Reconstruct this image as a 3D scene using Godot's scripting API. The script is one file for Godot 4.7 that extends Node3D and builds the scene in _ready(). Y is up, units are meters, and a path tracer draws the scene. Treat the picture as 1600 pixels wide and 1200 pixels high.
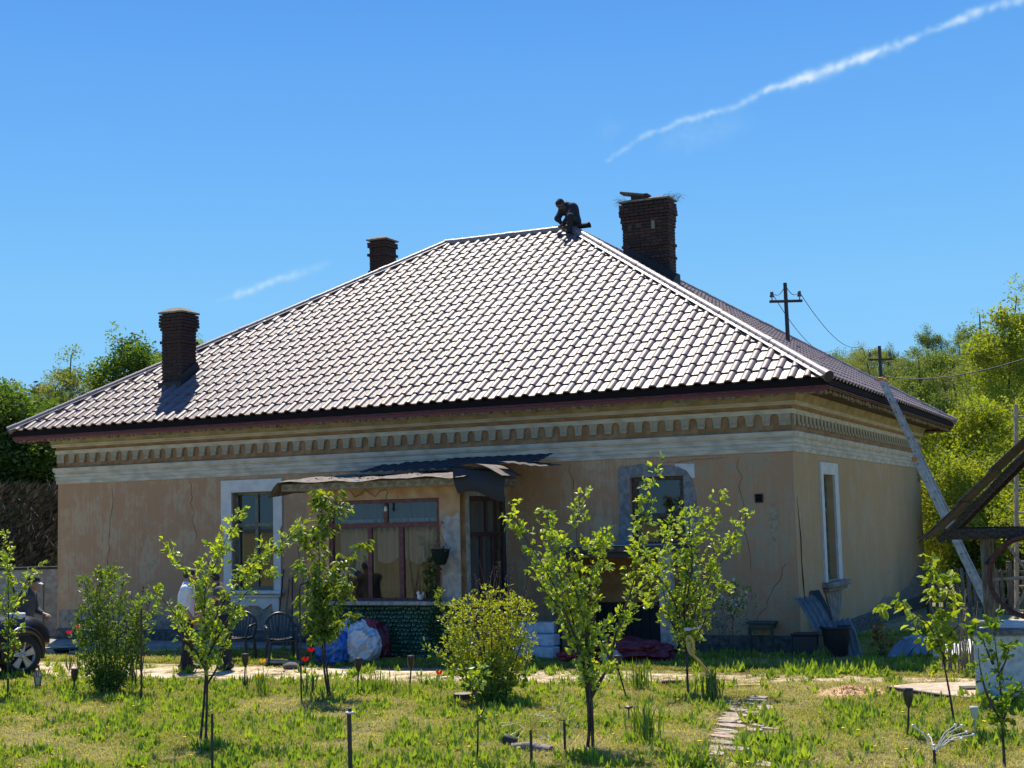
extends Node3D
# An old plastered house with a new sheet-tile hip roof, seen over its garden at noon.
# House axes: the front wall lies in z = 0 and runs from x = -17 to 0, the right wall in x = 0 from z = 0 to -13.5. Metres, y up.

const RIGHT := Vector3(0.9043, 0, -0.4269)      # across the garden, parallel to the view
const TOWARD := Vector3(0.4269, 0, 0.9043)      # from the house towards the garden's near end
const HOUSE_L := 17.0
const HOUSE_D := 13.5
var rng := RandomNumberGenerator.new()
var used := {}
var mats := {}
var grain := {}

# ---------------------------------------------------------------- mesh builder
class MB:
	var v := PackedVector3Array()
	var n := PackedVector3Array()
	var u := PackedVector2Array()
	var c := PackedColorArray()
	var ix := PackedInt32Array()
	var col := Color(1, 1, 1)
	func put(p: Vector3, nn: Vector3, uv := Vector2()) -> int:
		v.append(p); n.append(nn); u.append(uv); c.append(col)
		return v.size() - 1
	func tri(a: Vector3, b: Vector3, d: Vector3, hint := Vector3()) -> void:
		var nn := (b - a).cross(d - a)
		if nn.length_squared() < 1e-16:
			return
		nn = nn.normalized()
		if hint != Vector3() and nn.dot(hint) < 0.0:
			var t := b
			b = d; d = t; nn = -nn
		var k := put(a, nn); put(b, nn); put(d, nn)
		ix.append_array([k, k + 2, k + 1])
	func quad(a: Vector3, b: Vector3, cc: Vector3, d: Vector3, hint := Vector3(), ua := Vector2(), ub := Vector2(), uc := Vector2(), ud := Vector2()) -> void:
		var nn := (cc - a).cross(d - b)
		if nn.length_squared() < 1e-16:
			return
		nn = nn.normalized()
		if hint != Vector3() and nn.dot(hint) < 0.0:
			var t := b
			b = d; d = t; nn = -nn
			var tu := ub
			ub = ud; ud = tu
		var k := put(a, nn, ua); put(b, nn, ub); put(cc, nn, uc); put(d, nn, ud)
		ix.append_array([k, k + 2, k + 1, k, k + 3, k + 2])
	func box(center: Vector3, size: Vector3, bevel := 0.0, basis := Basis()) -> void:
		var h := size * 0.5
		var b := minf(bevel, minf(h.x, minf(h.y, h.z)) * 0.8)
		var pt := func(s: Vector3, axis: int) -> Vector3:
			var q := Vector3(s.x * (h.x - b), s.y * (h.y - b), s.z * (h.z - b))
			if axis == 0: q.x = s.x * h.x
			elif axis == 1: q.y = s.y * h.y
			else: q.z = s.z * h.z
			return center + basis * q
		for s in [-1.0, 1.0]:
			quad(pt.call(Vector3(s, -1, -1), 0), pt.call(Vector3(s, 1, -1), 0), pt.call(Vector3(s, 1, 1), 0), pt.call(Vector3(s, -1, 1), 0), basis.x * s)
			quad(pt.call(Vector3(-1, s, -1), 1), pt.call(Vector3(1, s, -1), 1), pt.call(Vector3(1, s, 1), 1), pt.call(Vector3(-1, s, 1), 1), basis.y * s)
			quad(pt.call(Vector3(-1, -1, s), 2), pt.call(Vector3(1, -1, s), 2), pt.call(Vector3(1, 1, s), 2), pt.call(Vector3(-1, 1, s), 2), basis.z * s)
		if b <= 0.0:
			return
		for s in [-1.0, 1.0]:
			for t in [-1.0, 1.0]:
				quad(pt.call(Vector3(-1, s, t), 1), pt.call(Vector3(1, s, t), 1), pt.call(Vector3(1, s, t), 2), pt.call(Vector3(-1, s, t), 2), basis.y * s + basis.z * t)
				quad(pt.call(Vector3(s, -1, t), 0), pt.call(Vector3(s, 1, t), 0), pt.call(Vector3(s, 1, t), 2), pt.call(Vector3(s, -1, t), 2), basis.x * s + basis.z * t)
				quad(pt.call(Vector3(s, t, -1), 0), pt.call(Vector3(s, t, 1), 0), pt.call(Vector3(s, t, 1), 1), pt.call(Vector3(s, t, -1), 1), basis.x * s + basis.y * t)
				for w in [-1.0, 1.0]:
					var q := Vector3(s, t, w)
					tri(pt.call(q, 0), pt.call(q, 1), pt.call(q, 2), basis * q)
	func tube(pts: Array, radii: Array, sides := 6, caps := true) -> void:
		var m := pts.size()
		var side := Vector3()
		var base := v.size()
		for i in m:
			var p: Vector3 = pts[i]
			var along: Vector3 = ((pts[mini(i + 1, m - 1)] as Vector3) - (pts[maxi(i - 1, 0)] as Vector3))
			along = along.normalized() if along.length() > 1e-7 else Vector3.UP
			if i == 0:
				side = along.cross(Vector3(0.31, 0.2, 0.93)).normalized()
			side = (side - along * side.dot(along)).normalized()
			var up := along.cross(side)
			var r: float = radii[mini(i, radii.size() - 1)]
			for k in sides + 1:
				var a := TAU * k / sides
				var d := side * cos(a) + up * sin(a)
				put(p + d * r, d, Vector2(float(k) / sides, i))
		for i in m - 1:
			for k in sides:
				var a0 := base + i * (sides + 1) + k
				var b0 := a0 + sides + 1
				ix.append_array([a0, b0, a0 + 1, a0 + 1, b0, b0 + 1])
		if caps and m > 1:
			for e in 2:
				var at: Vector3 = pts[0] if e == 0 else pts[m - 1]
				var dir: Vector3 = ((pts[0] as Vector3) - (pts[1] as Vector3)) if e == 0 else ((pts[m - 1] as Vector3) - (pts[m - 2] as Vector3))
				var row := base if e == 0 else base + (m - 1) * (sides + 1)
				for k in sides:
					tri(at, v[row + k], v[row + k + 1], dir)
	func bar(a: Vector3, b: Vector3, w: float, h: float, bevel := 0.0, up := Vector3.UP) -> void:
		var z := (b - a).normalized()
		if absf(z.dot(up)) > 0.98:
			up = Vector3(1, 0, 0)
		var x := up.cross(z).normalized()
		box((a + b) * 0.5, Vector3(w, h, a.distance_to(b)), bevel, Basis(x, z.cross(x), z))
	func lathe(profile: Array, sides := 12, at := Transform3D()) -> void:      # profile: Vector2(radius, height), bottom to top
		var base := v.size()
		var m := profile.size()
		for i in m:
			var p: Vector2 = profile[i]
			var d: Vector2 = (profile[mini(i + 1, m - 1)] as Vector2) - (profile[maxi(i - 1, 0)] as Vector2)
			var nn := Vector2(d.y, -d.x).normalized()
			for k in sides + 1:
				var a := TAU * k / sides
				put(at * Vector3(p.x * cos(a), p.y, p.x * sin(a)), (at.basis * Vector3(nn.x * cos(a), nn.y, nn.x * sin(a))).normalized(), Vector2(float(k) / sides, float(i) / m))
		for i in m - 1:
			for k in sides:
				var a0 := base + i * (sides + 1) + k
				var b0 := a0 + sides + 1
				ix.append_array([a0, a0 + 1, b0, a0 + 1, b0 + 1, b0])
	func prism(poly: PackedVector2Array, depth: float, at := Transform3D()) -> void:   # outline in x, y, thickness along z
		var t := Geometry2D.triangulate_polygon(poly)
		for f in [0.0, depth]:
			var hint := at.basis * Vector3(0, 0, -1 if f == 0.0 else 1)
			for i in range(0, t.size(), 3):
				tri(at * Vector3(poly[t[i]].x, poly[t[i]].y, f), at * Vector3(poly[t[i + 1]].x, poly[t[i + 1]].y, f), at * Vector3(poly[t[i + 2]].x, poly[t[i + 2]].y, f), hint)
		var turn := -1.0 if Geometry2D.is_polygon_clockwise(poly) else 1.0
		for i in poly.size():
			var a := poly[i]
			var b := poly[(i + 1) % poly.size()]
			var o := (b - a).orthogonal() * -turn
			quad(at * Vector3(a.x, a.y, 0), at * Vector3(b.x, b.y, 0), at * Vector3(b.x, b.y, depth), at * Vector3(a.x, a.y, depth), at.basis * Vector3(-o.x, -o.y, 0) * -1.0)
	func sheet(nu: int, nv: int, f: Callable, uvs := Vector2(1, 1)) -> void:   # smooth surface f(u, v) -> point, normals from its slope
		var base := v.size()
		for j in nv + 1:
			for i in nu + 1:
				var a := float(i) / nu
				var b := float(j) / nv
				var e := 0.002
				var p: Vector3 = f.call(a, b)
				var du: Vector3 = (f.call(a + e, b) as Vector3) - (f.call(a - e, b) as Vector3)
				var dv: Vector3 = (f.call(a, b + e) as Vector3) - (f.call(a, b - e) as Vector3)
				put(p, du.cross(dv).normalized(), Vector2(a, b) * uvs)
		for j in nv:
			for i in nu:
				var k := base + j * (nu + 1) + i
				ix.append_array([k, k + nu + 2, k + 1, k, k + nu + 1, k + nu + 2])
	func ball(at: Vector3, r: Vector3, rings := 6, sides := 9, rough := 0.0, sd := 1) -> void:
		var base := v.size()
		for i in rings + 1:
			var th := PI * i / rings
			for k in sides + 1:
				var a := TAU * k / sides
				var d := Vector3(sin(th) * cos(a), cos(th), sin(th) * sin(a))
				var w := 1.0 + rough * sin(float((k % sides) * 7 + i * 13 + sd * 5) * 1.7) * (1.0 if i > 0 and i < rings else 0.0)
				put(at + d * r * w, (d / r).normalized(), Vector2(float(k) / sides, float(i) / rings))
		for i in rings:
			for k in sides:
				var a0 := base + i * (sides + 1) + k
				var b0 := a0 + sides + 1
				ix.append_array([a0, a0 + 1, b0, a0 + 1, b0 + 1, b0])
	func add(o: MB, t: Transform3D) -> void:
		var k := v.size()
		var flip := t.basis.determinant() < 0.0
		for i in o.v.size():
			v.append(t * o.v[i]); n.append((t.basis * o.n[i]).normalized()); u.append(o.u[i]); c.append(o.c[i])
		for i in range(0, o.ix.size(), 3):
			if flip:
				ix.append_array([k + o.ix[i], k + o.ix[i + 2], k + o.ix[i + 1]])
			else:
				ix.append_array([k + o.ix[i], k + o.ix[i + 1], k + o.ix[i + 2]])
	func mesh() -> ArrayMesh:
		for i in range(0, ix.size(), 3):        # every triangle turns the way its normals point
			var p := ix[i]
			var q := ix[i + 1]
			var r := ix[i + 2]
			if (v[r] - v[p]).cross(v[q] - v[p]).dot(n[p] + n[q] + n[r]) < 0.0:
				ix[i + 1] = r
				ix[i + 2] = q
		var a := []
		a.resize(Mesh.ARRAY_MAX)
		a[Mesh.ARRAY_VERTEX] = v; a[Mesh.ARRAY_NORMAL] = n; a[Mesh.ARRAY_TEX_UV] = u; a[Mesh.ARRAY_COLOR] = c; a[Mesh.ARRAY_INDEX] = ix
		var m := ArrayMesh.new()
		if v.size():
			m.add_surface_from_arrays(Mesh.PRIMITIVE_TRIANGLES, a)
		return m

# ---------------------------------------------------------------- naming
func numbered(called: String, parent: Node) -> String:
	var key := "%d/%s" % [parent.get_instance_id(), called]
	var k: int = used.get(key, 0)
	used[key] = k + 1
	return called if k == 0 else "%s_%03d" % [called, k]

func tag(o: Node, label := "", category := "", group := "", kind := "") -> Node:
	if label: o.set_meta("label", label)
	if category: o.set_meta("category", category)
	if group: o.set_meta("group", group)
	if kind: o.set_meta("kind", kind)
	return o

func thing(called: String, label: String, category: String, at := Vector3.ZERO, turn := 0.0, group := "") -> Node3D:
	var o := Node3D.new()
	o.name = numbered(called, self)
	add_child(o)
	o.position = at
	o.rotation.y = turn
	tag(o, label, category, group)
	return o

func part(called: String, shape: Variant, m: Material, parent: Node) -> MeshInstance3D:
	var o := MeshInstance3D.new()
	o.name = numbered(called, parent)
	o.mesh = shape.mesh() if shape is MB else shape
	o.material_override = m
	parent.add_child(o)
	return o

func copy(o: Node3D, label: String, at: Vector3, turn := 0.0, size := 1.0) -> Node3D:
	var r: Node3D = o.duplicate()
	var kind := String(o.name)
	if kind.right(3).is_valid_int():
		kind = kind.left(-4)
	r.name = numbered(kind, self)
	add_child(r)
	r.position = at
	r.rotation = Vector3(0, turn, 0)
	r.scale = Vector3.ONE * size
	r.set_meta("label", label)
	return r

func scatter(called: String, shape: Variant, m: Material, places: Array, tints: Array, parent: Node) -> MultiMeshInstance3D:
	var mm := MultiMesh.new()
	mm.transform_format = MultiMesh.TRANSFORM_3D
	mm.use_colors = not tints.is_empty()
	mm.mesh = shape.mesh() if shape is MB else shape
	mm.instance_count = places.size()
	for i in places.size():
		mm.set_instance_transform(i, places[i])
		if mm.use_colors:
			mm.set_instance_color(i, tints[i % tints.size()])
	var o := MultiMeshInstance3D.new()
	o.name = numbered(called, parent)
	o.multimesh = mm
	o.material_override = m
	parent.add_child(o)
	o.set_meta("kind", "stuff")
	return o

# ---------------------------------------------------------------- materials
func lin(r: float, g: float, b: float) -> Color:
	return Color(r, g, b).linear_to_srgb()

func plain(key: String, c: Color, rough := 0.8, metal := 0.0, spec := 0.5) -> StandardMaterial3D:
	if mats.has(key):
		return mats[key]
	var m := StandardMaterial3D.new()
	m.albedo_color = c
	m.roughness = rough
	m.metallic = metal
	m.metallic_specular = spec
	m.cull_mode = BaseMaterial3D.CULL_DISABLED
	mats[key] = m
	return m

func noise_tex(freq: float, size: int, sd: int, ramp: Gradient = null, normal := 0.0, kind := FastNoiseLite.TYPE_SIMPLEX_SMOOTH, oct := 4) -> NoiseTexture2D:
	var f := FastNoiseLite.new()
	f.seed = sd
	f.noise_type = kind
	f.frequency = freq
	f.fractal_octaves = oct
	var t := NoiseTexture2D.new()
	t.width = size; t.height = size
	t.seamless = true
	t.noise = f
	if ramp: t.color_ramp = ramp
	if normal > 0.0:
		t.as_normal_map = true
		t.bump_strength = normal
	return t

func ramp3(a: Color, b: Color, c: Color) -> Gradient:
	var g := Gradient.new()
	g.offsets = PackedFloat32Array([0.25, 0.5, 0.75])
	g.colors = PackedColorArray([a, b, c])
	return g

# a surface with a blotchy grain: three colours, the metres one tile of the grain covers, how rough its relief is
func grainy(key: String, a: Color, b: Color, c: Color, metres: float, rough := 0.85, relief := 0.0, stretch := Vector3.ONE, metal := 0.0) -> StandardMaterial3D:
	if mats.has(key):
		return mats[key]
	var m := StandardMaterial3D.new()
	m.albedo_texture = noise_tex(0.02, 256, hash(key) % 1000, ramp3(a, b, c), 0.0, FastNoiseLite.TYPE_SIMPLEX_SMOOTH, 5)
	if relief > 0.0:
		if not grain.has("relief"):
			grain["relief"] = noise_tex(0.03, 256, 77, null, 6.0, FastNoiseLite.TYPE_SIMPLEX_SMOOTH, 5)
		m.normal_enabled = true
		m.normal_texture = grain["relief"]
		m.normal_scale = relief
	m.roughness = rough
	m.metallic = metal
	m.uv1_triplanar = true
	m.uv1_scale = stretch / metres
	m.cull_mode = BaseMaterial3D.CULL_DISABLED
	mats[key] = m
	return m

func leafy(key: String, c: Color, through: Color, rough := 0.6, spec := 0.25) -> StandardMaterial3D:
	var m := plain(key, c, rough, 0.0, spec)
	m.backlight_enabled = true
	m.backlight = through
	m.vertex_color_use_as_albedo = true
	return m

func glassy(key: String) -> StandardMaterial3D:
	if mats.has(key):
		return mats[key]
	var m := StandardMaterial3D.new()
	m.transparency = BaseMaterial3D.TRANSPARENCY_ALPHA
	m.albedo_color = Color(0.12, 0.14, 0.14, 0.22)
	m.roughness = 0.03
	m.cull_mode = BaseMaterial3D.CULL_DISABLED
	mats[key] = m
	return m

# ---------------------------------------------------------------- the land
func smooth(a: float, b: float, x: float) -> float:
	var t := clampf((x - a) / (b - a), 0.0, 1.0)
	return t * t * (3.0 - 2.0 * t)

func land(x: float, z: float) -> float:      # level garden, a wooded hill far behind the house
	var away := -(Vector3(x, 0, z) - Vector3(6.2, 0, 25)).dot(TOWARD)
	var h := 10.5 * smooth(52.0, 140.0, away) + 4.0 * smooth(140.0, 300.0, away)
	h *= 1.0 + 0.12 * sin(x * 0.03 + 1.0)
	return h - 0.006 + 0.012 * sin(x * 1.7 + z * 0.6) * sin(z * 1.3 - x * 0.4) - 0.006

func _ready() -> void:
	rng.seed = 20
	# --- camera, sky, sun, exposure
	var cam := Camera3D.new()
	cam.name = "camera"
	cam.keep_aspect = Camera3D.KEEP_HEIGHT
	cam.fov = 30.26
	cam.near = 0.1
	cam.far = 1500.0
	add_child(cam)
	cam.transform = Transform3D(Basis(Vector3(0.9040, -0.0257, -0.4267), Vector3(0.0646, 0.9950, 0.0768), Vector3(0.4226, -0.0970, 0.9011)), Vector3(6.2446, 2.4220, 25.0015)).orthonormalized()
	cam.current = true
	var e := Environment.new()
	e.background_mode = Environment.BG_SKY
	e.tonemap_mode = Environment.TONE_MAPPER_LINEAR
	e.tonemap_exposure = 1.6
	e.background_energy_multiplier = 0.64
	e.sky = Sky.new()
	e.sky.sky_material = make_sky()
	e.sdfgi_enabled = true
	e.ssao_enabled = true
	e.ssil_enabled = true
	var w := WorldEnvironment.new()
	w.name = "world"
	w.environment = e
	add_child(w)
	var sun := DirectionalLight3D.new()
	sun.name = "sun"
	sun.light_energy = 1.6
	sun.light_color = Color(1.0, 0.955, 0.88)
	sun.light_angular_distance = 0.5
	sun.shadow_enabled = true
	add_child(sun)
	sun.look_at_from_position(Vector3(-0.30, 0.866, -0.40), Vector3.ZERO)
	# --- the large structure
	make_land()
	make_house()
	make_porch()
	make_cellar_entrance()
	make_neighbour_wall()
	make_fence()
	make_far_trees()
	# --- things
	make_well()
	make_ladders()
	make_poles()
	make_car()
	make_people()
	make_garden_trees()
	make_bushes()
	make_lamps_and_stakes()
	make_yard_things()
	make_flowers()
	make_grass()

# ---------------------------------------------------------------- sky
func make_sky() -> PanoramaSkyMaterial:
	var wide := 4096
	var high := 2048
	var im := Image.create(wide, high, false, Image.FORMAT_RGB8)
	var at := [-90.0, -2.0, 0.0, 4.0, 9.0, 14.0, 21.0, 40.0, 90.0]
	var cs := [Color(0.34, 0.36, 0.26), Color(0.42, 0.46, 0.4), Color8(158, 214, 252), Color8(145, 208, 252), Color8(131, 198, 250), Color8(113, 181, 247), Color8(92, 160, 238), Color8(66, 128, 216), Color8(46, 100, 190)]
	for y in high:
		var el := 90.0 - 180.0 * (y + 0.5) / high
		var k := 0
		while k < at.size() - 2 and el > at[k + 1]:
			k += 1
		var c: Color = (cs[k] as Color).lerp(cs[k + 1], clampf((el - at[k]) / (at[k + 1] - at[k]), 0, 1))
		im.fill_rect(Rect2i(0, y, wide, 1), c)
	# two vapour trails: points along each, half width in degrees, strength
	trail(im, [Vector3(-0.348, 0.248, -0.904), Vector3(-0.324, 0.261, -0.909), Vector3(-0.298, 0.271, -0.915), Vector3(-0.264, 0.278, -0.924), Vector3(-0.237, 0.288, -0.928), Vector3(-0.212, 0.293, -0.932), Vector3(-0.182, 0.301, -0.936), Vector3(-0.157, 0.307, -0.939), Vector3(-0.132, 0.314, -0.940), Vector3(-0.104, 0.321, -0.941), Vector3(-0.072, 0.328, -0.942), Vector3(-0.033, 0.336, -0.941)],
		[0.05, 0.09, 0.10, 0.09, 0.12, 0.18, 0.2, 0.17, 0.11, 0.13, 0.16, 0.12], [0.3, 0.55, 0.6, 0.55, 0.8, 0.95, 1.0, 0.95, 0.75, 0.75, 0.6, 0.3], 3)
	trail(im, [Vector3(-0.593, 0.157, -0.790), Vector3(-0.580, 0.161, -0.798), Vector3(-0.563, 0.169, -0.809), Vector3(-0.544, 0.177, -0.820), Vector3(-0.523, 0.185, -0.832)], [0.05, 0.09, 0.12, 0.12, 0.08], [0.3, 0.7, 0.6, 0.4, 0.0], 8)
	trail(im, [Vector3(-0.317, 0.253, -0.914), Vector3(-0.295, 0.262, -0.919), Vector3(-0.274, 0.264, -0.925), Vector3(-0.244, 0.270, -0.932)], [0.4, 0.7, 0.6, 0.4], [0.0, 0.16, 0.13, 0.0], 11)
	trail(im, [Vector3(-0.355, 0.264, -0.897), Vector3(-0.344, 0.268, -0.900), Vector3(-0.329, 0.271, -0.905)], [0.2, 0.4, 0.2], [0.0, 0.09, 0.0], 12)
	var m := PanoramaSkyMaterial.new()
	m.panorama = ImageTexture.create_from_image(im)
	return m

func trail(im: Image, dirs: Array, widths: Array, strength: Array, sd: int) -> void:
	var f := FastNoiseLite.new()
	f.seed = sd
	f.frequency = 0.035
	f.fractal_octaves = 4
	var pts := []
	for d in dirs:
		pts.append(Vector2(fposmod(atan2(d.x, -d.z) / TAU, 1.0) * im.get_width(), acos(d.y) / PI * im.get_height()))
	var per := im.get_height() / 180.0
	for k in pts.size() - 1:
		var a: Vector2 = pts[k]
		var b: Vector2 = pts[k + 1]
		var reach := maxf(widths[k], widths[k + 1]) * per * 2.6 + 2.0
		for y in range(int(minf(a.y, b.y) - reach), int(maxf(a.y, b.y) + reach)):
			for x in range(int(minf(a.x, b.x) - reach), int(maxf(a.x, b.x) + reach)):
				var p := Vector2(x + 0.5, y + 0.5)
				var ab := b - a
				var t := (p - a).dot(ab) / ab.length_squared()
				if t < 0.0 or t >= 1.0:
					continue
				var off := (p - a).dot(ab.orthogonal().normalized()) + f.get_noise_2d(x * 1.5 + 50, y * 1.5) * per * 0.13 + f.get_noise_2d(x * 6.0, y * 6.0) * per * 0.08
				var half: float = lerpf(widths[k], widths[k + 1], t) * per * (1.0 + 0.6 * f.get_noise_2d(x * 0.8, 100.0))
				var s: float = lerpf(strength[k], strength[k + 1], t) * exp(-pow(off / maxf(half, 0.3), 2.0))
				s *= clampf(0.72 + 0.6 * f.get_noise_2d(x * 5.0, y * 5.0) + 0.45 * f.get_noise_2d(x * 1.2, y * 1.2 + 300.0), 0.1, 1.0)
				if s > 0.004:
					im.set_pixel(x, y, im.get_pixel(x, y).lerp(Color(0.93, 0.965, 1.0), minf(s, 0.9)))

# ---------------------------------------------------------------- ground
func make_land() -> void:
	var size := 700.0
	var cuts := []
	var s := -size
	while s <= size:
		cuts.append(s)
		var d := absf(s + 0.001)
		s += 0.6 if d < 22.0 else (3.0 if d < 60.0 else (9.0 if d < 180.0 else 40.0))
	var mb := MB.new()
	var k := cuts.size()
	for z in cuts:
		for x in cuts:
			var e := 0.3
			var nn := Vector3(land(x - e, z) - land(x + e, z), 2 * e, land(x, z - e) - land(x, z + e)).normalized()
			mb.put(Vector3(x, land(x, z), z), nn, Vector2((x + 22.0) / 38.0, (z + 6.0) / 38.0))
	for j in k - 1:
		for i in k - 1:
			var a := j * k + i
			mb.ix.append_array([a, a + 1, a + k + 1, a, a + k + 1, a + k])
	# soil, straw and thatch under the grass blades: patches with a grain of their own
	var m := StandardMaterial3D.new()
	var n := 1024
	var big := noise_bytes(0.012, n, 4)
	var fine := noise_bytes(0.16, n, 9)
	var mid := noise_bytes(0.05, n, 14)
	var data := PackedByteArray()
	data.resize(n * n * 3)
	var soil := Vector3(0.18, 0.14, 0.08)
	var straw := Vector3(0.42, 0.37, 0.19)
	var moss := Vector3(0.2, 0.24, 0.07)
	for i in n * n:
		var a := (big[i] * 0.5 + mid[i] * 0.5) / 255.0
		var b := fine[i] / 255.0
		var c := soil.lerp(straw, smooth(0.3, 0.7, b * 0.6 + (1.0 - a) * 0.4)).lerp(moss, smooth(0.42, 0.62, a * 0.7 + b * 0.3) * 0.75)
		var q := lin(c.x, c.y, c.z)
		data[i * 3] = q.r8; data[i * 3 + 1] = q.g8; data[i * 3 + 2] = q.b8
	m.albedo_texture = ImageTexture.create_from_image(Image.create_from_data(n, n, false, Image.FORMAT_RGB8, data))
	m.roughness = 0.95
	tag(part("ground", mb, m, self), "sunlit garden ground of soil, straw and thin grass", "", "", "structure")
	# dry trodden track in front of the house
	var tr := MB.new()
	var nz := FastNoiseLite.new()
	nz.seed = 5
	nz.frequency = 0.35
	var steps := 90
	var prev := []
	for i in steps + 1:
		var x := -22.0 + 27.5 * i / steps
		var lo := 3.0 - 0.06 * x + 0.28 * nz.get_noise_1d(x * 2.0)
		var hi := 4.95 - 0.13 * x + 0.5 * nz.get_noise_1d(x * 2.5 + 90.0)
		if x > 0.0:
			lo += x * 0.12; hi -= x * 0.18
		var row := []
		for q in 5:
			var z := lerpf(lo, hi, q / 4.0)
			row.append(Vector3(x, maxf(land(x, z), -0.02) + 0.014 - (0.03 if q == 0 or q == 4 else 0.0), z))
		if i > 0:
			for q in 4:
				tr.quad(prev[q], row[q], row[q + 1], prev[q + 1], Vector3.UP)
		prev = row
	tag(part("dirt_path", tr, grainy("dirt", lin(0.36, 0.28, 0.18), lin(0.5, 0.41, 0.28), lin(0.58, 0.5, 0.36), 2.4, 0.95, 1.0), self), "pale dry trodden dirt track in front of the house", "", "", "structure")
	# narrow concrete apron along the wall
	var ap := MB.new()
	ap.box(Vector3(-13.2, 0.02, 0.5), Vector3(8.4, 0.1, 0.9), 0.02)
	tag(part("pavement", ap, grainy("apron", lin(0.2, 0.19, 0.17), lin(0.26, 0.245, 0.22), lin(0.3, 0.28, 0.25), 1.5, 0.9, 0.6), self), "concrete apron at the foot of the front wall", "", "", "structure")
	# the path of flat stones towards the camera
	var sp: Node3D = tag(thing("stone_path", "path of uneven flat stones running through the lawn", "path"), "", "", "", "structure")
	var stone_mats := [grainy("stone_a", lin(0.29, 0.23, 0.17), lin(0.37, 0.3, 0.23), lin(0.43, 0.36, 0.28), 0.5, 0.9, 1.0), grainy("stone_b", lin(0.320, 0.232, 0.184), lin(0.376, 0.280, 0.224), lin(0.416, 0.344, 0.288), 0.4, 0.9, 1.0), grainy("stone_c", lin(0.22, 0.185, 0.15), lin(0.3, 0.26, 0.21), lin(0.37, 0.32, 0.26), 0.6, 0.9, 1.0)]
	var from := Vector3(0.842, 0.000, 6.263)
	var to := Vector3(2.368, 0.000, 12.683)
	var row_at := 0.0
	while row_at < from.distance_to(to):
		var mid_at := from.lerp(to, row_at / from.distance_to(to))
		var deep := rng.randf_range(0.15, 0.27)
		var off := -0.33
		while off < 0.24:
			var wide := rng.randf_range(0.2, 0.46)
			if rng.randf() < 0.8:
				var ctr := mid_at + RIGHT * (off + wide * 0.5 + rng.randf_range(-0.04, 0.04)) + TOWARD * rng.randf_range(-0.04, 0.04)
				var poly := PackedVector2Array()
				for k2 in 8:
					var a := TAU * k2 / 8 + 0.4
					var sx := clampf(cos(a) * 1.35, -1, 1) * (wide * 0.49) * rng.randf_range(0.7, 1.0)
					var sy := clampf(sin(a) * 1.35, -1, 1) * (deep * 0.46) * rng.randf_range(0.8, 1.0)
					poly.append(Vector2(sx, sy))
				var slab := MB.new()
				var tilt := Basis(Vector3(1, 0, 0), PI / 2 + rng.randf_range(-0.05, 0.05))
				slab.prism(poly, 0.06, Transform3D(Basis(Vector3.UP, -0.44) * tilt, Vector3(0, 0.008 + rng.randf_range(0.0, 0.022), 0)))
				var s2 := part("stone", slab, stone_mats[rng.randi() % 3], sp)
				s2.position = ctr
			off += wide
		row_at += deep

func noise_bytes(freq: float, n: int, sd: int, h := 0) -> PackedByteArray:
	var f := FastNoiseLite.new()
	f.seed = sd
	f.frequency = freq
	f.fractal_octaves = 4
	var im := f.get_image(n, h if h > 0 else n)
	im.convert(Image.FORMAT_L8)
	return im.get_data()

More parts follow.
